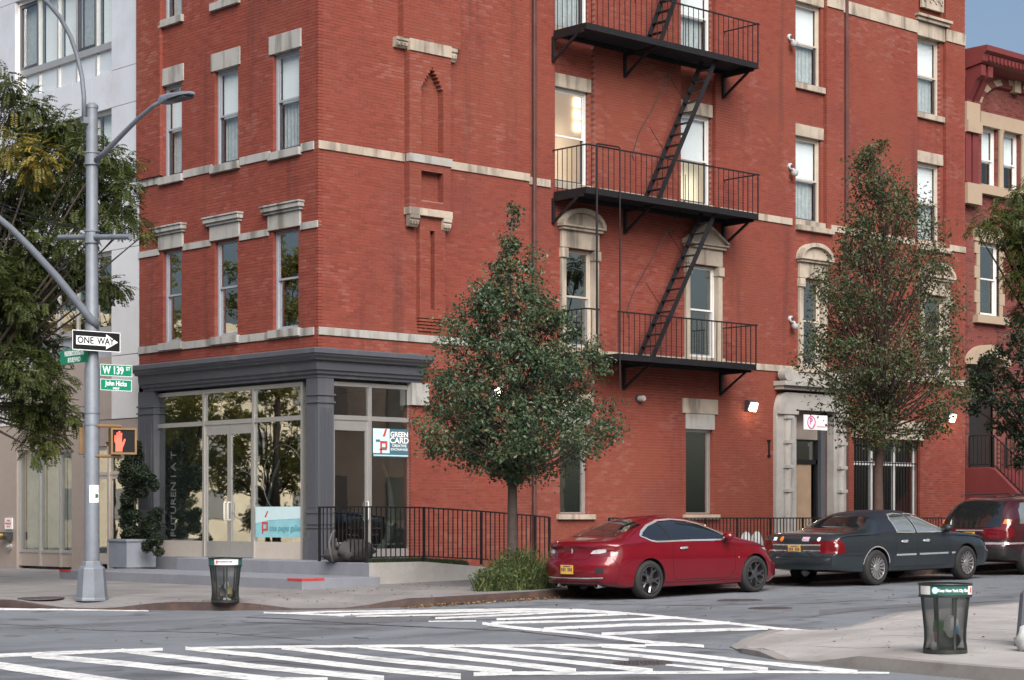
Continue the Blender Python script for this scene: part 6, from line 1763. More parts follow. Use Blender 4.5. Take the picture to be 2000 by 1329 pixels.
for sg in (-1, 1):
    red.overlay('tail_lamp', 'rear', [(sg * .40, .79), (sg * .46, .865), (sg * .60, .90), (sg * .78, .90), (sg * .86, .885), (sg * .875, .80), (sg * .80, .755), (sg * .55, .755)], M_LAMPR, off=.006, step=.03)
    red.overlay('reverse_lamp', 'rear', [(sg * .44, .80), (sg * .49, .865), (sg * .60, .885), (sg * .70, .88), (sg * .70, .825), (sg * .60, .80)], M_LAMPC, off=.010, step=.025)
    red.overlay('tail_lamp_side', 'side' if sg < 0 else 'lside', [(.12, .80), (.20, .79), (.42, .84), (.52, .885), (.40, .905), (.16, .90)], M_LAMPR, off=.006, step=.03)
    red.overlay('reflector', 'rear', [(sg * .58, .47), (sg * .72, .47), (sg * .72, .56), (sg * .60, .56)], M_TRIMB, off=.003)
    red.overlay('badge', 'rear', [(sg * .045 + .045 * math.cos(t) * .5 - sg * .02, .845 + .05 * math.sin(t)) for t in [k * .628 for k in range(10)]], M_CHROME, off=.010, step=.02) if sg < 0 else None
red.strip('trunk_gap', 'rear', [(-.66, 1.0), (-.60, .92), (-.42, .74), (-.36, .70), (.36, .70), (.42, .74), (.60, .92), (.66, 1.0)], .010, M_GAP, off=.002)
red.strip('bumper_chrome', 'rear', [(-.70, .395), (-.4, .385), (.4, .385), (.70, .395)], .02, M_CHROME, off=.006)
red.overlay('diffuser', 'rear', [(-.62, .24), (-.60, .33), (.60, .33), (.62, .24)], M_TRIMB, off=.003)
for sg in (-1, 1): child('exhaust_tip', MB().lathe([(.04, 0), (.045, 0), (.045, .2), (.04, .2)], 14, (.20, sg * .5, .255), 'x', cap=False).mesh('exhaust_tip', M_CHROME, smooth=True), red.root)
red.plate(.53)
red.mirror_pair(3.02, 1.0, red.paint)
red.wheels('Y', M_RIMD)
YAW = R_(-1.3)
def put(car, wx, wy, k=1.0):       # from the near rear wheel's outer foot
    car.root.scale = (k, k, k)
    ca, sa = math.cos(YAW), math.sin(YAW); lx, ly = car.s['axles'][0] * k, -car.W * k
    x = wx - (ca * lx - sa * ly); y = wy - (sa * lx + ca * ly)
    car.place(x, y, gz(x) + .004, YAW)
put(red, .30, -9.45, 1.04)

# dark blue four-door sedan with vinyl roof
sed = Car('sedan', dict(L=5.38, axles=(1.36, 4.27), wr=.345, rim=.235, arch=.395, tum=.28, pw=3.6, pz=2.9,
    top=[(0, .93), (.10, 1.0), (.3, 1.035), (.9, 1.065), (1.12, 1.085), (1.35, 1.20), (1.62, 1.36), (1.9, 1.425), (2.3, 1.45), (2.75, 1.445), (3.05, 1.40), (3.4, 1.24), (3.78, 1.055), (4.1, 1.015), (4.7, .955), (5.1, .87), (5.3, .78), (5.38, .72)],
    belt=[(0, .84), (.15, .93), (.8, .975), (1.6, .965), (2.6, .94), (3.6, .92), (4.3, .89), (4.9, .84), (5.2, .76), (5.38, .66)],
    width=[(0, .90), (.1, .935), (.4, .965), (1.0, .985), (2.6, .995), (4.0, .99), (4.7, .965), (5.1, .93), (5.38, .86)],
    bottom=[(0, .34), (.4, .30), (1.0, .25), (4.4, .23), (5.0, .26), (5.38, .32)],
    side=([0, .12, .32, .55, .75, .88, 1.0], [.94, .965, .985, 1.0, .995, .98, .955]),
    rear=[(.3, .05), (.42, .0), (.62, .0), (.66, .07), (.85, .09), (1.0, .12)], rl=.8, rc=.16, front=[(.2, .08), (.35, 0), (.55, 0), (.62, .06), (.85, .14)], fl=.9, fc=.30),
    'dark blue four-door sedan with black roof parked behind the red coupe', 'car', car_paint('navy_blue', (0.019, 0.026, 0.032), 0.35))
rw = [(2.02, 1.02), (2.60, 1.005), (2.585, 1.36), (2.36, 1.375), (2.15, 1.355), (2.02, 1.26)]
fw_ = [(2.67, 1.005), (3.62, .995), (3.38, 1.18), (3.10, 1.325), (2.96, 1.36), (2.67, 1.365)]
cw = [(1.76, 1.06), (1.97, 1.02), (1.97, 1.31), (1.86, 1.29)]
for v in ('side', 'lside'):
    sed.overlay('side_window', v, rw, M_CARGL); sed.overlay('side_window', v, fw_, M_CARGL)
    sed.strip('window_trim', v, rw, .024, M_CHROME, off=.008, closed=True); sed.strip('window_trim', v, fw_, .020, M_CHROME, off=.008, closed=True)
    sed.strip('door_gap', v, [(2.0, 1.0), (1.97, .80), (1.92, .62), (1.82, .52), (1.84, .34), (2.62, .33), (2.63, .95)], .010, M_GAP, off=.002)
    sed.strip('door_gap', v, [(2.63, .33), (3.64, .33), (3.70, .6), (3.68, .95)], .010, M_GAP, off=.002)
    sed.strip('side_moulding', v, [(1.95, .575), (2.58, .573)], .035, M_CHROME, off=.008); sed.strip('side_moulding', v, [(2.68, .573), (3.63, .570)], .035, M_CHROME, off=.008); sed.strip('side_moulding', v, [(3.74, .570), (3.86, .57)], .035, M_CHROME, off=.008)
    for x in (2.10, 2.80): sed.overlay('door_handle', v, [(x, .815), (x + .02, .855), (x + .20, .86), (x + .23, .84), (x + .18, .80)], M_CHROME, off=.014, step=.03, thick=.01)
    sed.strip('bumper_line', v, [(.10, .615), (.5, .60), (.93, .595)], .02, M_TRIMB, off=.003)
    sed.overlay('headlight', v, [(4.98, .66), (5.0, .78), (5.20, .77), (5.30, .74), (5.30, .64), (5.1, .64)], M_LAMPC, off=.005)
    sed.overlay('tail_lamp_side', v, [(.10, .64), (.10, .86), (.2, .91), (.33, .90), (.42, .78), (.40, .655), (.2, .635)], M_LAMPR, off=.005, step=.03)
    arc = [(1.36 + .41 * math.cos(t), .345 + .41 * math.sin(t)) for t in [math.pi * k / 16 for k in range(1, 16)]]
    sed.strip('arch_trim', v, arc, .022, M_CHROME, off=.004)
    arc = [(4.27 + .41 * math.cos(t), .345 + .41 * math.sin(t)) for t in [math.pi * k / 16 for k in range(1, 16)]]
    sed.strip('arch_trim', v, arc, .022, M_TRIMB, off=.003)
M_VINYL = mat('vinyl_roof', (0.016, 0.019, 0.027), 0.42, var=.1, bump=.1, bscale=120)
sed.overlay('vinyl_roof', 'top', [(1.62, -.66), (1.60, 0), (1.62, .66), (2.2, .70), (2.85, .66), (2.93, 0), (2.85, -.66), (2.2, -.70)], M_VINYL, off=.004)
for v in ('side', 'lside'): sed.overlay('vinyl_quarter', v, [(1.45, 1.03), (1.96, 1.00), (1.97, 1.34), (1.90, 1.37), (1.72, 1.32)], M_VINYL, off=.0035)
sed.overlay('rear_window', 'top', [(1.10, -.62), (1.07, 0), (1.10, .62), (1.4, .63), (1.60, .60), (1.63, 0), (1.60, -.60), (1.4, -.63)], M_CARG, off=.006)
sed.overlay('windshield', 'top', [(2.98, -.60), (3.04, 0), (2.98, .60), (3.4, .68), (3.74, .73), (3.80, 0), (3.74, -.73), (3.4, -.68)], M_CARGL, off=.005)
for sg in (-1, 1): sed.overlay('tail_lamp', 'rear', [(sg * .62, .655), (sg * .60, .74), (sg * .64, .86), (sg * .72, .90), (sg * .88, .90), (sg * .93, .78), (sg * .92, .65)], M_LAMPR, off=.006, step=.03)
sed.overlay('trunk_panel', 'rear', [(-.60, .66), (-.60, .80), (.60, .80), (.60, .66)], mat('dark_chrome', (0.16, 0.15, 0.15), .2, .8), off=.006)
sed.strip('trunk_chrome', 'rear', [(-.60, .81), (.60, .81)], .026, M_CHROME, off=.010); sed.strip('trunk_chrome', 'rear', [(-.60, .70), (-.2, .70)], .018, M_CHROME, off=.010); sed.strip('trunk_chrome', 'rear', [(.2, .70), (.60, .70)], .018, M_CHROME, off=.010)
sed.strip('bumper_lip', 'rear', [(-.88, .60), (0, .60), (.88, .60)], .03, M_TRIMB, off=.004)
sed.overlay('sticker', 'rear', [(.50, .89), (.60, .89), (.60, .95), (.50, .95)], M_SIGNW, off=.007, step=.03); sed.overlay('sticker', 'rear', [(-.16, .88), (-.33, .88), (-.33, .96), (-.16, .96)], mat('flag_print', (0.45, 0.33, 0.42), .5, var=.4, vscale=30), off=.007, step=.03)
sed.overlay('sticker', 'rear', [(.36 + .05 * math.cos(t), .92 + .05 * math.sin(t)) for t in [k * .785 for k in range(8)]], M_LAMPA, off=.007, step=.03)
sed.overlay('sticker', 'rear', [(-.55 + .04 * math.cos(t), .92 + .04 * math.sin(t)) for t in [k * .785 for k in range(8)]], M_SIGNW, off=.007, step=.03)
sed.plate(.73, zoff=.02)
sed.mirror_pair(3.52, 1.03, M_TRIMB)
sed.wheels('multi', M_RIMS)
put(sed, 6.45, -9.85, 1.025)

# dark red minivan at the right edge
van = Car('minivan', dict(L=5.05, axles=(1.0, 3.95), wr=.36, rim=.24, arch=.41, tum=.22, pw=4.2, pz=3.6,
    top=[(0, 1.02), (.06, 1.10), (.2, 1.30), (.36, 1.50), (.52, 1.63), (.8, 1.70), (1.6, 1.735), (2.6, 1.73), (3.0, 1.66), (3.5, 1.36), (3.9, 1.12), (4.4, 1.02), (4.8, .88), (5.05, .70)],
    belt=[(0, .95), (.1, 1.02), (.5, 1.06), (1.5, 1.05), (3.5, .99), (4.2, .92), (4.8, .78), (5.05, .62)],
    width=[(0, .88), (.1, .93), (.4, .97), (1.2, 1.0), (3.8, 1.0), (4.5, .95), (5.05, .82)],
    bottom=[(0, .36), (.4, .30), (1.0, .26), (4.4, .26), (5.05, .32)],
    side=([0, .12, .32, .55, .75, .88, 1.0], [.95, .97, .99, 1.0, .995, .985, .965]),
    rear=[(.3, .05), (.42, .0), (.66, .0), (.72, .07), (1.0, .10), (1.6, .10)], rl=.9, rc=.20, front=[(.2, .08), (.35, 0), (.55, 0), (.85, .14)], fl=.9, fc=.34),
    'dark maroon minivan with tinted rear window cut by the right edge', 'car', car_paint('maroon', (0.045, 0.008, 0.012), 0.3))
van.overlay('rear_window', 'rear', [(-.74, 1.06), (-.72, 1.16), (-.62, 1.60), (0, 1.635), (.62, 1.60), (.72, 1.16), (.74, 1.06), (0, 1.03)], M_CARG, off=.006)
for v in ('side', 'lside'):
    van.overlay('side_window', v, [(.62, 1.12), (1.75, 1.09), (1.75, 1.60), (.95, 1.57), (.72, 1.42)], M_CARGL); van.overlay('side_window', v, [(1.83, 1.09), (2.7, 1.07), (2.7, 1.60), (1.83, 1.60)], M_CARGL); van.overlay('side_window', v, [(2.78, 1.07), (3.6, 1.05), (3.1, 1.45), (2.78, 1.58)], M_CARGL)
    van.strip('door_gap', v, [(1.79, 1.6), (1.79, .34), (2.74, .34), (2.74, 1.6)], .010, M_GAP, off=.002)
    van.overlay('tail_lamp_side', v, [(.10, .80), (.10, 1.22), (.22, 1.22), (.40, 1.0), (.38, .84)], M_LAMPR, off=.005, step=.03)
    van.strip('bumper_trim', v, [(.12, .70), (.7, .70)], .04, M_CHROME, off=.006)
    van.overlay('bumper_cover', v, [(.06, .36), (.06, .62), (.55, .60), (.58, .36)], M_TRIMB, off=.004)
for sg in (-1, 1):
    van.overlay('tail_lamp', 'rear', [(sg * .76, .80), (sg * .76, 1.05), (sg * .78, 1.22), (sg * .90, 1.20), (sg * .93, .86)], M_LAMPR, off=.006, step=.03)
    van.overlay('turn_lamp', 'rear', [(sg * .77, 1.12), (sg * .775, 1.22), (sg * .88, 1.21), (sg * .90, 1.12)], M_LAMPA, off=.011, step=.03)
van.strip('hatch_chrome', 'rear', [(-.36, .985), (.36, .985)], .03, M_CHROME, off=.010)
van.strip('bumper_trim', 'rear', [(-.9, .70), (0, .70), (.9, .70)], .045, M_CHROME, off=.008)
van.overlay('bumper_cover', 'rear', [(-.86, .38), (-.88, .60), (.88, .60), (.86, .38)], M_TRIMB, off=.004)
van.strip('hatch_gap', 'rear', [(-.74, 1.5), (-.755, .75), (.755, .75), (.74, 1.5)], .010, M_GAP, off=.003)
van.plate(.875)
for sg in (-1, 1): child('roof_rail', MB().tube([(.75, sg * .66, 1.715), (.85, sg * .66, 1.76), (2.5, sg * .66, 1.775), (2.65, sg * .66, 1.72)], .016, 8).mesh('roof_rail', M_TRIMB, smooth=True), van.root)
van.wheels('multi', M_RIMS)
put(van, 12.05, -9.8)

# ------------------------------------------------------------------ unseen blocks: more of the avenue, others added for shade and reflections
far_block('row_house', 'R', 33.05, 72, .7, 12, 15.5, M_OCHRE, 'unseen plain brick block added beyond the right edge to block sun', 1.8, face=.67)  # unseen block added to keep sun off the side street
far_block('apartment_house', 'L', 24.05, 64, 0.1, 12, 18, M_OCHRE, 'ochre brick apartment house further up the avenue, beyond the left edge', 2.0, face=.07)
far_block('apartment_house', 'R', -72, -27, 62, 74, 12.0, M_CREAM, 'unseen cream block added across the avenue for its bright reflection in shop glass', 1.4, face=61.97)  # unseen block added so its south front reflects bright in the glass
far_block('apartment_house', 'L', 82, 130, -46, -34, 10, M_OCHRE, 'ochre apartment house farthest up the far side of the avenue', 1.4, face=-33.97)

# ------------------------------------------------------------------ foliage
def leaf_mat(name, c1, c2, c3, rough=.5, trans=.25):
    m = bpy.data.materials.new(name); m.use_nodes = True
    nt = m.node_tree; N = nt.nodes; L = nt.links; b = N['Principled BSDF']
    b.inputs['Roughness'].default_value = rough; b.inputs['Specular IOR Level'].default_value = .45
    at = N.new('ShaderNodeAttribute'); at.attribute_name = 'rnd'
    rp = N.new('ShaderNodeValToRGB'); e = rp.color_ramp.elements
    e[0].color = list(c1) + [1]; e[1].color = list(c3) + [1]; e[1].position = 1.0
    k = e.new(.55); k.color = list(c2) + [1]
    L.new(at.outputs['Fac'], rp.inputs['Fac']); L.new(rp.outputs['Color'], b.inputs['Base Color'])
    tr = N.new('ShaderNodeBsdfTranslucent'); L.new(rp.outputs['Color'], tr.inputs['Color'])
    mx = N.new('ShaderNodeMixShader'); mx.inputs[0].default_value = trans
    L.new(b.outputs[0], mx.inputs[1]); L.new(tr.outputs[0], mx.inputs[2]); L.new(mx.outputs[0], N['Material Output'].inputs['Surface'])
    MATS[name] = m; return m
M_PEAR = leaf_mat('pear_leaf', (0.030, 0.055, 0.028), (0.066, 0.105, 0.052), (0.17, 0.125, 0.06), rough=.36)
M_PEAR2 = leaf_mat('pear_leaf_autumn', (0.030, 0.052, 0.020), (0.060, 0.085, 0.032), (0.17, 0.095, 0.05))
M_LOC = leaf_mat('locust_leaf', (0.028, 0.050, 0.012), (0.080, 0.100, 0.022), (0.46, 0.31, 0.04), trans=.4)
M_DKL = leaf_mat('dark_leaf', (0.014, 0.030, 0.013), (0.028, 0.050, 0.022), (0.06, 0.075, 0.03))
M_CON = leaf_mat('conifer_leaf', (0.008, 0.018, 0.008), (0.018, 0.034, 0.014), (0.04, 0.055, 0.02))
M_WEED = leaf_mat('weed_leaf', (0.04, 0.07, 0.022), (0.085, 0.12, 0.04), (0.22, 0.21, 0.10), trans=.35)
M_BARK = mat('bark', (0.055, 0.042, 0.036), 0.9, var=.3, vscale=12, bump=.8, bscale=30)
M_BARKR = mat('bark_red', (0.070, 0.042, 0.034), 0.9, var=.3, vscale=12, bump=.8, bscale=30)

def add_leaf(mb, p, d, n, l, w, r):
    """a folded, pointed leaf from p along d with normal n"""
    s = d.cross(n); i = len(mb.v)
    mid = p + d * (l * .5)
    mb.v += [tuple(p), tuple(mid + s * w + n * (w * .5)), tuple(p + d * l), tuple(mid - s * w + n * (w * .5))]
    mb.f += [(i, i + 1, i + 2), (i, i + 2, i + 3)]; mb.r += [r, r]
def rvec(rnd):
    while True:
        v = Vector((rnd.uniform(-1, 1), rnd.uniform(-1, 1), rnd.uniform(-1, 1)))
        if .05 < v.length < 1: return v.normalized()

def pear(base, prof, ccx, scale_px, label, group, nclump, nleaf, mleaf, bark, seed, inner=.45, trunk_r=.105, branch_share=.6, split=2.0, autumn=.25, lift=.55, leaf_l=(.055, .085), crad=(.13, .30)):
    rnd = random.Random(seed)
    root = empty('pear_tree', base, label, 'tree', group)
    Y = (Vector((base[0], base[1], 0)) - Vector((CAM.x, CAM.y, 0))).dot(FWD)
    pm = F / Y
    zs = [CAM.z + (YH - y) / pm for y, l, r in prof][::-1]; rs = [(l + r) / 2 / pm * 1.08 for y, l, r in prof][::-1]; of = [(r - l) / 2 / pm + (ccx) / pm for y, l, r in prof][::-1]
    zlo, zhi = zs[0], zs[-1]
    mb = MB(); br = MB()
    # trunk with a gentle sway
    tp = []; trr = []
    ztk = zhi - .25
    for k in range(14):
        t = k / 13; z = base[2] - .05 + (ztk - base[2]) * t
        o = Vector((math.sin(t * 5 + seed) * .05, math.cos(t * 4 + seed) * .05, 0)) * t + RGT * (np.interp(z, zs, of) * t if z > zlo else 0)
        tp.append(Vector((base[0], base[1], z)) + o); trr.append(trunk_r * (1.25 if k == 0 else 1) * (1 - t) ** .85 + .008)
    br.tube(tp, trr, 9)
    def trunk_at(z):
        k = min(12, max(0, int((z - tp[0].z) / (tp[-1].z - tp[0].z) * 13))); a, b = tp[k], tp[k + 1]; t = (z - a.z) / (b.z - a.z); return a.lerp(b, min(1, max(0, t))), trr[k]
    areas = np.array([max(.02, np.interp(z, zs, rs)) ** 1.35 for z in np.linspace(zlo, zhi, 40)]); cum = np.cumsum(areas) / areas.sum()
    for c in range(nclump):
        u = rnd.random(); z = float(np.interp(u, cum, np.linspace(zlo, zhi, 40)))
        R = max(.06, float(np.interp(z, zs, rs)) - .17); off = float(np.interp(z, zs, of))
        a = rnd.uniform(0, 2 * math.pi); f = inner + (1 - inner) * rnd.random() ** .6
        f *= rnd.uniform(.9, 1.08)
        cen = Vector((base[0] + math.cos(a) * R * f, base[1] + math.sin(a) * R * f, z)) + RGT * off
        cr = rnd.uniform(*crad) * (1 if R > .5 else .7)
        rise = lift * R * f + .25
        zb = max(base[2] + (zlo - base[2]) * .8 + (.3 + .5 * lift) * rnd.random(), z - min(rise + rnd.uniform(0, .5), .15 + (z - zlo) * rnd.uniform(.3, .85)))
        p0, r0 = trunk_at(zb)
        if rnd.random() < (branch_share if z > zlo + 1.3 else .3):
            m1 = p0.lerp(cen, .45) + Vector((0, 0, -.06 * R * f)); m2 = p0.lerp(cen, .8)
            tip = cen + Vector((0, 0, cr * .8))
            rr = min(r0 * .4, .010 + .011 * R * f)
            br.tube([p0, m1, m2, tip], [rr, rr * .7, rr * .45, .003], 5, cap=False)
            for q in range(3):
                e = cen + rvec(rnd) * cr; br.tube([m2.lerp(cen, rnd.random()), e], [.006, .002], 3, cap=False)
        tone = rnd.gauss(0, .17)
        out = (cen - Vector((base[0], base[1], z - .3))).normalized()
        for k in range(int(nleaf * rnd.uniform(.6, 1.3))):
            v = Vector((rnd.gauss(0, 1), rnd.gauss(0, 1), rnd.gauss(0, .9))) * (cr * .52)
            p = cen + v
            n = (rvec(rnd) + out * .5 + Vector((0, 0, .5))).normalized(); d = rvec(rnd); d = (d - n * d.dot(n)).normalized(); d = (d + Vector((0, 0, -.35))).normalized()
            r_ = min(1, max(0, .32 + tone + rnd.gauss(0, .16) + (.5 if rnd.random() < autumn * .35 else 0)))
            l = rnd.uniform(*leaf_l); add_leaf(mb, p, d, n, l, l * .30, r_)
    br.build('trunk', bark, root, smooth=True, fix=False); cr_ = mb.build('crown', mleaf, root, fix=False); cr_['kind'] = 'stuff'
    return root
P1 = [(404, 14, 14), (440, 40, 34), (500, 80, 56), (550, 92, 68), (600, 118, 108), (650, 146, 142), (700, 170, 185), (750, 182, 190), (800, 196, 180), (840, 200, 215), (870, 192, 212), (895, 150, 178), (915, 85, 120), (930, 45, 70)]
bt = GP(1003, 1160, .14); b1 = Vector((-.45, -6.6, 0)); b1.z = ne_top(b1.x, b1.y)
pear(b1, P1, 0, 0, 'dense green pear tree by the kerb in front of the shop corner', 'street trees', 400, 92, M_PEAR, M_BARK, 11, inner=.12, autumn=.25, branch_share=.35, leaf_l=(.05,.105), crad=(.12,.30))
k = (1716 - CX) / F; dx, dy = FWD.x + RGT.x * k, FWD.y + RGT.y * k; t = (-6.5 - CAM.y) / dy
b2 = Vector((CAM.x + dx * t, -6.5, 0)); b2.z = ne_top(b2.x, b2.y)
P2 = [(262, 6, 22), (300, 58, 38), (350, 66, 78), (400, 72, 108), (450, 92, 120), (500, 104, 148), (550, 128, 162), (600, 130, 165), (650, 150, 155), (700, 182, 170), (750, 150, 185), (790, 115, 182), (830, 95, 160), (865, 60, 90)]
pear(b2, P2, 0, 0, 'sparse half-bare pear tree with red brown branches beyond the sedan', 'street trees', 430, 58, M_PEAR2, M_BARKR, 23, inner=.3, trunk_r=.12, branch_share=.7, autumn=.25, lift=1.5, leaf_l=(.055, .11), crad=(.18, .38))

def frond(mb, p, d, rnd, tone, ln=.30, pairs=7):
    side = d.cross(Vector((0, 0, 1)))
    if side.length < .1: side = Vector((1, 0, 0))
    side.normalize(); q = p.copy(); dd = d.copy()
    for k in range(pairs):
        dd = (dd + Vector((0, 0, -.13))).normalized(); q = q + dd * (ln / pairs)
        up = side.cross(dd).normalized()
        for sg in (-1, 1):
            ld = (side * sg * .9 + dd * .5 + Vector((0, 0, -.25))).normalized()
            add_leaf(mb, q, ld, (up + rvec(rnd) * .5).normalized(), rnd.uniform(.065, .10), .018, min(1, max(0, tone + rnd.gauss(0, .09))))
def clump_tree(name, base, clumps, depth, label, group, seed, kind='frond', per=46, mleaf=None, trunk_px=None, zfork=3.0, extra=(), spread=1.4, bark=None, trunk_r=.16, small=(.09, .14)):
    """clumps: (px, py, radius px, tone); depth along the view of the crown's middle"""
    rnd = random.Random(seed)
    root = empty(name, base, label, 'tree', group); br = MB(); mb = MB()
    fork = Vector((base[0], base[1], base[2] + zfork)); br.tube([Vector(base) - Vector((0, 0, .05)), Vector(base).lerp(fork, .5) + Vector((.05, .03, 0)), fork], [trunk_r * 1.2, trunk_r, trunk_r * .85], 10)
    cl = []
    for px, py, rp, tone in clumps:
        t = depth + rnd.uniform(-spread, spread); cl.append((CAM + ray(px, py) * t, rp * t / F, tone))
    for c in extra: cl.append((Vector(c[0]), c[1], c[2]))
    for cen, R, tone in cl:
        m1 = fork.lerp(cen, .4) + Vector((0, 0, .35)); m2 = fork.lerp(cen, .8) + Vector((0, 0, .15))
        br.tube([fork, m1, m2, cen], [trunk_r * .3, .035, .02, .008], 6, cap=False)
        for k in range(3): br.tube([m2.lerp(cen, rnd.random()), cen + rvec(rnd) * R * .9], [.012, .004], 4, cap=False)
        for k in range(int(per * (R / .5) ** 1.6 + 6)):
            v = rvec(rnd) * (R * rnd.random() ** .5); v.z *= .8; p = cen + v; tn = tone + rnd.gauss(0, .06)
            if kind == 'frond':
                d = (v.normalized() * .8 + Vector((rnd.uniform(-.6, .6), rnd.uniform(-.6, .6), rnd.uniform(-.5, .35)))).normalized(); frond(mb, p, d, rnd, tn, rnd.uniform(.2, .34))
            else:
                for q in range(5):
                    n = (rvec(rnd) + Vector((0, 0, .6))).normalized(); d = rvec(rnd); d = (d - n * d.dot(n)).normalized(); l = rnd.uniform(*small); add_leaf(mb, p + rvec(rnd) * .07, d, n, l, l * .28, min(1, max(0, tn + rnd.gauss(0, .12))))
    br.build('trunk', bark or M_BARK, root, smooth=True, fix=False); c = mb.build('crown', mleaf or M_LOC, root, fix=False); c['kind'] = 'stuff'
    return root
lb = Vector((-6.5, LY(-95, -6.5), 0)); lb.z = ne_top(lb.x, lb.y)
LC = [(12, 165, 30, .35), (20, 215, 42, .35), (60, 205, 30, .4), (75, 250, 45, .35), (125, 245, 38, .38), (20, 285, 50, .62), (70, 310, 45, .68), (120, 300, 45, .35), (165, 285, 35, .35), (205, 300, 30, .35), (240, 318, 28, .35), (30, 350, 50, .4), (100, 350, 50, .35), (160, 345, 42, .3), (215, 360, 38, .32), (250, 365, 22, .3), (60, 400, 50, .32), (130, 400, 50, .35), (190, 405, 40, .32), (238, 400, 28, .3), (10, 420, 40, .3), (225, 435, 26, .2), (262, 430, 18, .35), (285, 455, 12, .5),  # some clumps toned yellower than the rest
      (90, 460, 42, .3), (150, 470, 40, .32), (30, 480, 40, .3), (60, 520, 40, .3), (120, 520, 42, .3), (160, 530, 34, .3), (205, 560, 26, .32), (232, 563, 16, .32), (15, 560, 36, .25), (85, 570, 36, .28), (20, 640, 40, .25), (60, 660, 45, .3), (100, 690, 34, .3), (20, 705, 42, .3), (60, 730, 48, .32), (105, 745, 38, .32), (25, 780, 30, .32), (65, 790, 48, .36), (105, 800, 36, .36), (140, 812, 22, .36), (75, 840, 38, .45), (100, 860, 26, .5), (70, 885, 14, .4)]
ex = []
rr_ = random.Random(5)
for k in range(26):
    v = rvec(rr_) * 2.6; v.z *= .9
    c = lb + Vector((0, 0, 6.2)) - RGT * 1.0 + v; ex.append((c, .6, .35))
clump_tree('locust_tree', lb, LC, 41.0, 'feathery locust tree with some yellower clumps at the left edge', 'street trees', 3, per=150, extra=ex, zfork=3.2)
rbp = CAM + ray(2095, YH) * 47.0; rb_ = Vector((rbp.x, rbp.y, ne_top(rbp.x, rbp.y)))
RC = [(1990, 372, 22, .4), (1962, 402, 26, .42), (1992, 420, 32, .35), (1928, 425, 20, .45), (1945, 440, 24, .38), (1905, 448, 12, .5), (1975, 455, 28, .3), (1994, 480, 25, .45), (1995, 520, 24, .45), (1978, 540, 18, .5), (1998, 560, 20, .4), (2020, 450, 45, .35), (2025, 540, 40, .35), (2010, 610, 30, .3)]
ex = []
for k in range(16):
    v = rvec(rr_) * 2.0; ex.append((rb_ + Vector((0, 0, 7.0)) + RGT * .6 + v, .6, .35))
clump_tree('locust_tree', rb_, RC, 46.0, 'feathery locust branches reaching in at the right edge', 'street trees', 8, per=80, extra=ex, zfork=3.4, spread=.8)
dbp = CAM + ray(2030, YH) * 53.5; db = Vector((dbp.x, dbp.y, ne_top(dbp.x, dbp.y)))
DC_ = [(1992, 625, 26, .3), (1985, 660, 30, .35), (1995, 700, 34, .35), (1955, 690, 24, .35), (1930, 710, 22, .35), (1945, 740, 34, .3), (1985, 750, 36, .3), (1908, 735, 22, .35), (1900, 760, 22, .35), (1925, 775, 28, .3), (1965, 790, 36, .25), (1995, 800, 34, .25), (1900, 800, 18, .3), (1950, 830, 26, .25), (1985, 840, 32, .22), (1998, 870, 26, .22), (1992, 905, 22, .22)]
clump_tree('street_tree', db, DC_, 53.0, 'dark leafy small tree in front of the stoop doorway', 'street trees', 9, kind='leaf', per=60, mleaf=M_DKL, zfork=2.2, spread=.6, trunk_r=.08)
# clipped conifer and ivy in the planter
CC = [(265, 872, 13, .3), (262, 892, 19, .3), (255, 915, 22, .3), (275, 925, 20, .3), (245, 935, 15, .3), (262, 950, 22, .35), (278, 960, 14, .3), (252, 975, 18, .3), (300, 948, 12, .3), (296, 935, 9, .3), (248, 1000, 17, .3), (262, 1008, 15, .3), (245, 1022, 14, .3), (302, 1010, 15, .25), (308, 1000, 10, .3), (298, 1030, 16, .25), (283, 1020, 9, .3), (275, 1045, 17, .3), (250, 1048, 15, .5), (305, 1055, 14, .35), (288, 1068, 12, .4), (310, 1078, 10, .5), (255, 1040, 18, .55)]
rnd = random.Random(41); mb = MB(); st = MB()
for px, py, rp, tone in CC:
    cen = hitX(px, py, -.5 + rnd.uniform(-.12, .12)); R = rp / 83.0
    for k in range(int(800 * (R / .2) ** 2)):
        v = rvec(rnd) * R * rnd.random() ** .4; n = (v.normalized() + rvec(rnd) * .6).normalized(); d = rvec(rnd); d = (d - n * d.dot(n)).normalized()
        l = rnd.uniform(.045, .075); add_leaf(mb, cen + v, d, n, l, l * .34, min(1, max(0, tone + rnd.gauss(0, .14))))
tc = [Vector((-.5, 6.56, 1.0)), hitX(265, 1010, -.5), hitX(262, 960, -.5), hitX(258, 915, -.5), hitX(265, 872, -.5)]
st.tube(tc, [.04, .035, .03, .02, .008], 6)
for a, b in ((1, (302, 1012)), (2, (300, 946)), (1, (298, 1035))): st.tube([tc[a], hitX(*b, -.5)], [.02, .01], 5)
CT = empty('clipped_conifer', (-.5, 6.56, 1.0), 'clipped spiral conifer with trailing ivy growing in the grey planter', 'shrub')
st.build('stem', M_BARK, CT, smooth=True); c = mb.build('foliage', M_CON, CT, fix=False); c['kind'] = 'stuff'
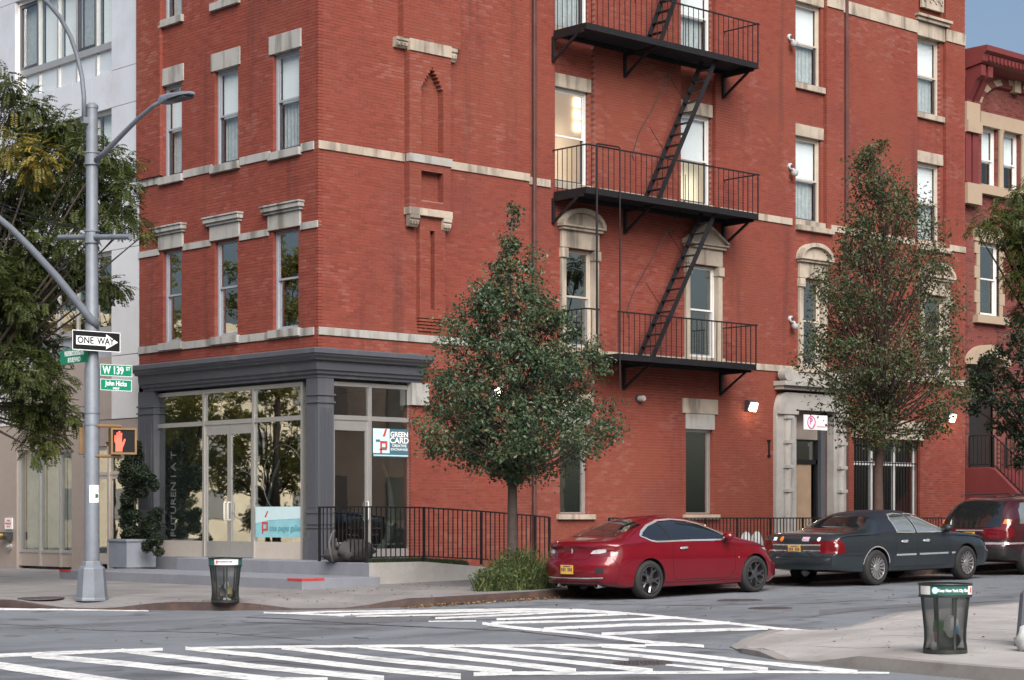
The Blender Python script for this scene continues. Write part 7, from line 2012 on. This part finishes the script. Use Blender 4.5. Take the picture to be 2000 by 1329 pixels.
# weeds round the tree pit
mb = MB(); rnd = random.Random(17)
for k in range(5200):
    a = rnd.uniform(0, 6.28); f = rnd.random() ** .6; u = math.cos(a) * f * 1.05; w_ = math.sin(a) * f * .45
    p = Vector((b1.x, b1.y, 0)) + Vector((1, 0, 0)) * u + Vector((0, 1, 0)) * (w_ - .15); p.z = ne_top(p.x, p.y)
    h = rnd.uniform(.2, .95) * (1.15 - .75 * f); lean = Vector((rnd.uniform(-.35, .35), rnd.uniform(-.35, .35), 1)).normalized()
    if rnd.random() < .55:
        s = Vector((math.cos(a * 7), math.sin(a * 7), 0)); i = len(mb.v); wd = .007
        top = p + lean * h; md = p + lean * (h * .6) - s * .0
        mb.v += [tuple(p - s * wd), tuple(p + s * wd), tuple(md + s * wd * .8), tuple(top + Vector((lean.x, lean.y, -.1)) * .1), tuple(md - s * wd * .8)]; mb.f.append((i, i + 1, i + 2, i + 3, i + 4)); mb.r.append(min(1, max(0, rnd.gauss(.5, .22))))
    else:
        n = (rvec(rnd) + Vector((0, 0, 1))).normalized(); d = rvec(rnd); d = (d - n * d.dot(n)).normalized(); l = rnd.uniform(.05, .11); add_leaf(mb, p + lean * h * .8, d, n, l, l * .22, min(1, max(0, rnd.gauss(.45, .2))))
o = mb.build('weeds', M_WEED, fix=False); tag(o, 'tangled green weeds growing round the foot of the near tree', 'weeds', kind='stuff')
mb = MB()
for k in range(900):
    px = rnd.uniform(800, 912) if k < 500 else rnd.uniform(1120, 1900); s = rnd.random()
    x = rnd.uniform(-4.2, -.6) if k < 450 else rnd.uniform(-.6, 14); y = -7.75 - abs(rnd.gauss(0, .10)) - .03
    p = Vector((x, y, gz(x) + .012)); n = (Vector((0, 0, 1)) + rvec(rnd) * .6).normalized(); d = rvec(rnd); d = (d - n * d.dot(n)).normalized(); l = rnd.uniform(.04, .08); add_leaf(mb, p, d, n, l, l * .3, rnd.random())
for k in range(420):
    if k < 240: x, y = rnd.uniform(-7.5, 12), rnd.uniform(-7.4, -3.3); z = ne_top(x, y)
    elif k < 320: x, y = rnd.uniform(-8, 2), rnd.uniform(-24, -17); z = se_top(x, y)
    else: x, y = rnd.uniform(-13, 8), rnd.uniform(-16, -8.2); z = gz(x)
    n = (Vector((0, 0, 1)) + rvec(rnd) * .5).normalized(); d = rvec(rnd); d = (d - n * d.dot(n)).normalized(); l = rnd.uniform(.03, .07); add_leaf(mb, Vector((x, y, z + .012)), d, n, l, l * .3, rnd.random())
o = mb.build('fallen_leaves', leaf_mat('dry_leaf', (0.09, 0.05, 0.025), (0.20, 0.11, 0.05), (0.36, 0.24, 0.10)), fix=False); tag(o, 'dry brown leaves scattered on the pavement and along the kerb', 'leaves', kind='stuff')
# trees on the far side of the avenue that show in the shop glass
M_FART = leaf_mat('lit_autumn_leaf', (0.10, 0.12, 0.03), (0.26, 0.25, 0.06), (0.55, 0.42, 0.10), trans=.5)  # autumn leaf colour brightened to stand in for light on shaded trees
for k, (x, y, h) in enumerate(((-28, 34, 6.5), (-28.5, 41, 11.0), (-28, 48, 7.0), (-28.3, 55, 12.0), (-30.5, 44.5, 4.8), (-30, 52, 5.2))):
    cl = []
    for j in range(44):
        v = rvec(rr_) * (3.7 * rr_.random() ** .4); v.z *= 1.25; cl.append((Vector((x, y, h)) + v, rr_.uniform(.5, .9), rr_.uniform(.25, .6)))
    clump_tree('locust_tree', Vector((x, y, -.05)), [], 40, ['nearest', 'second', 'third', 'farthest', 'low front', 'low rear'][k] + ' yellowing locust tree on the far side of the avenue, seen only in reflections', 'street trees', 60 + k, kind='leaf', per=30, mleaf=M_FART, extra=cl, zfork=max(1.8, h - 4), small=(.12, .22))
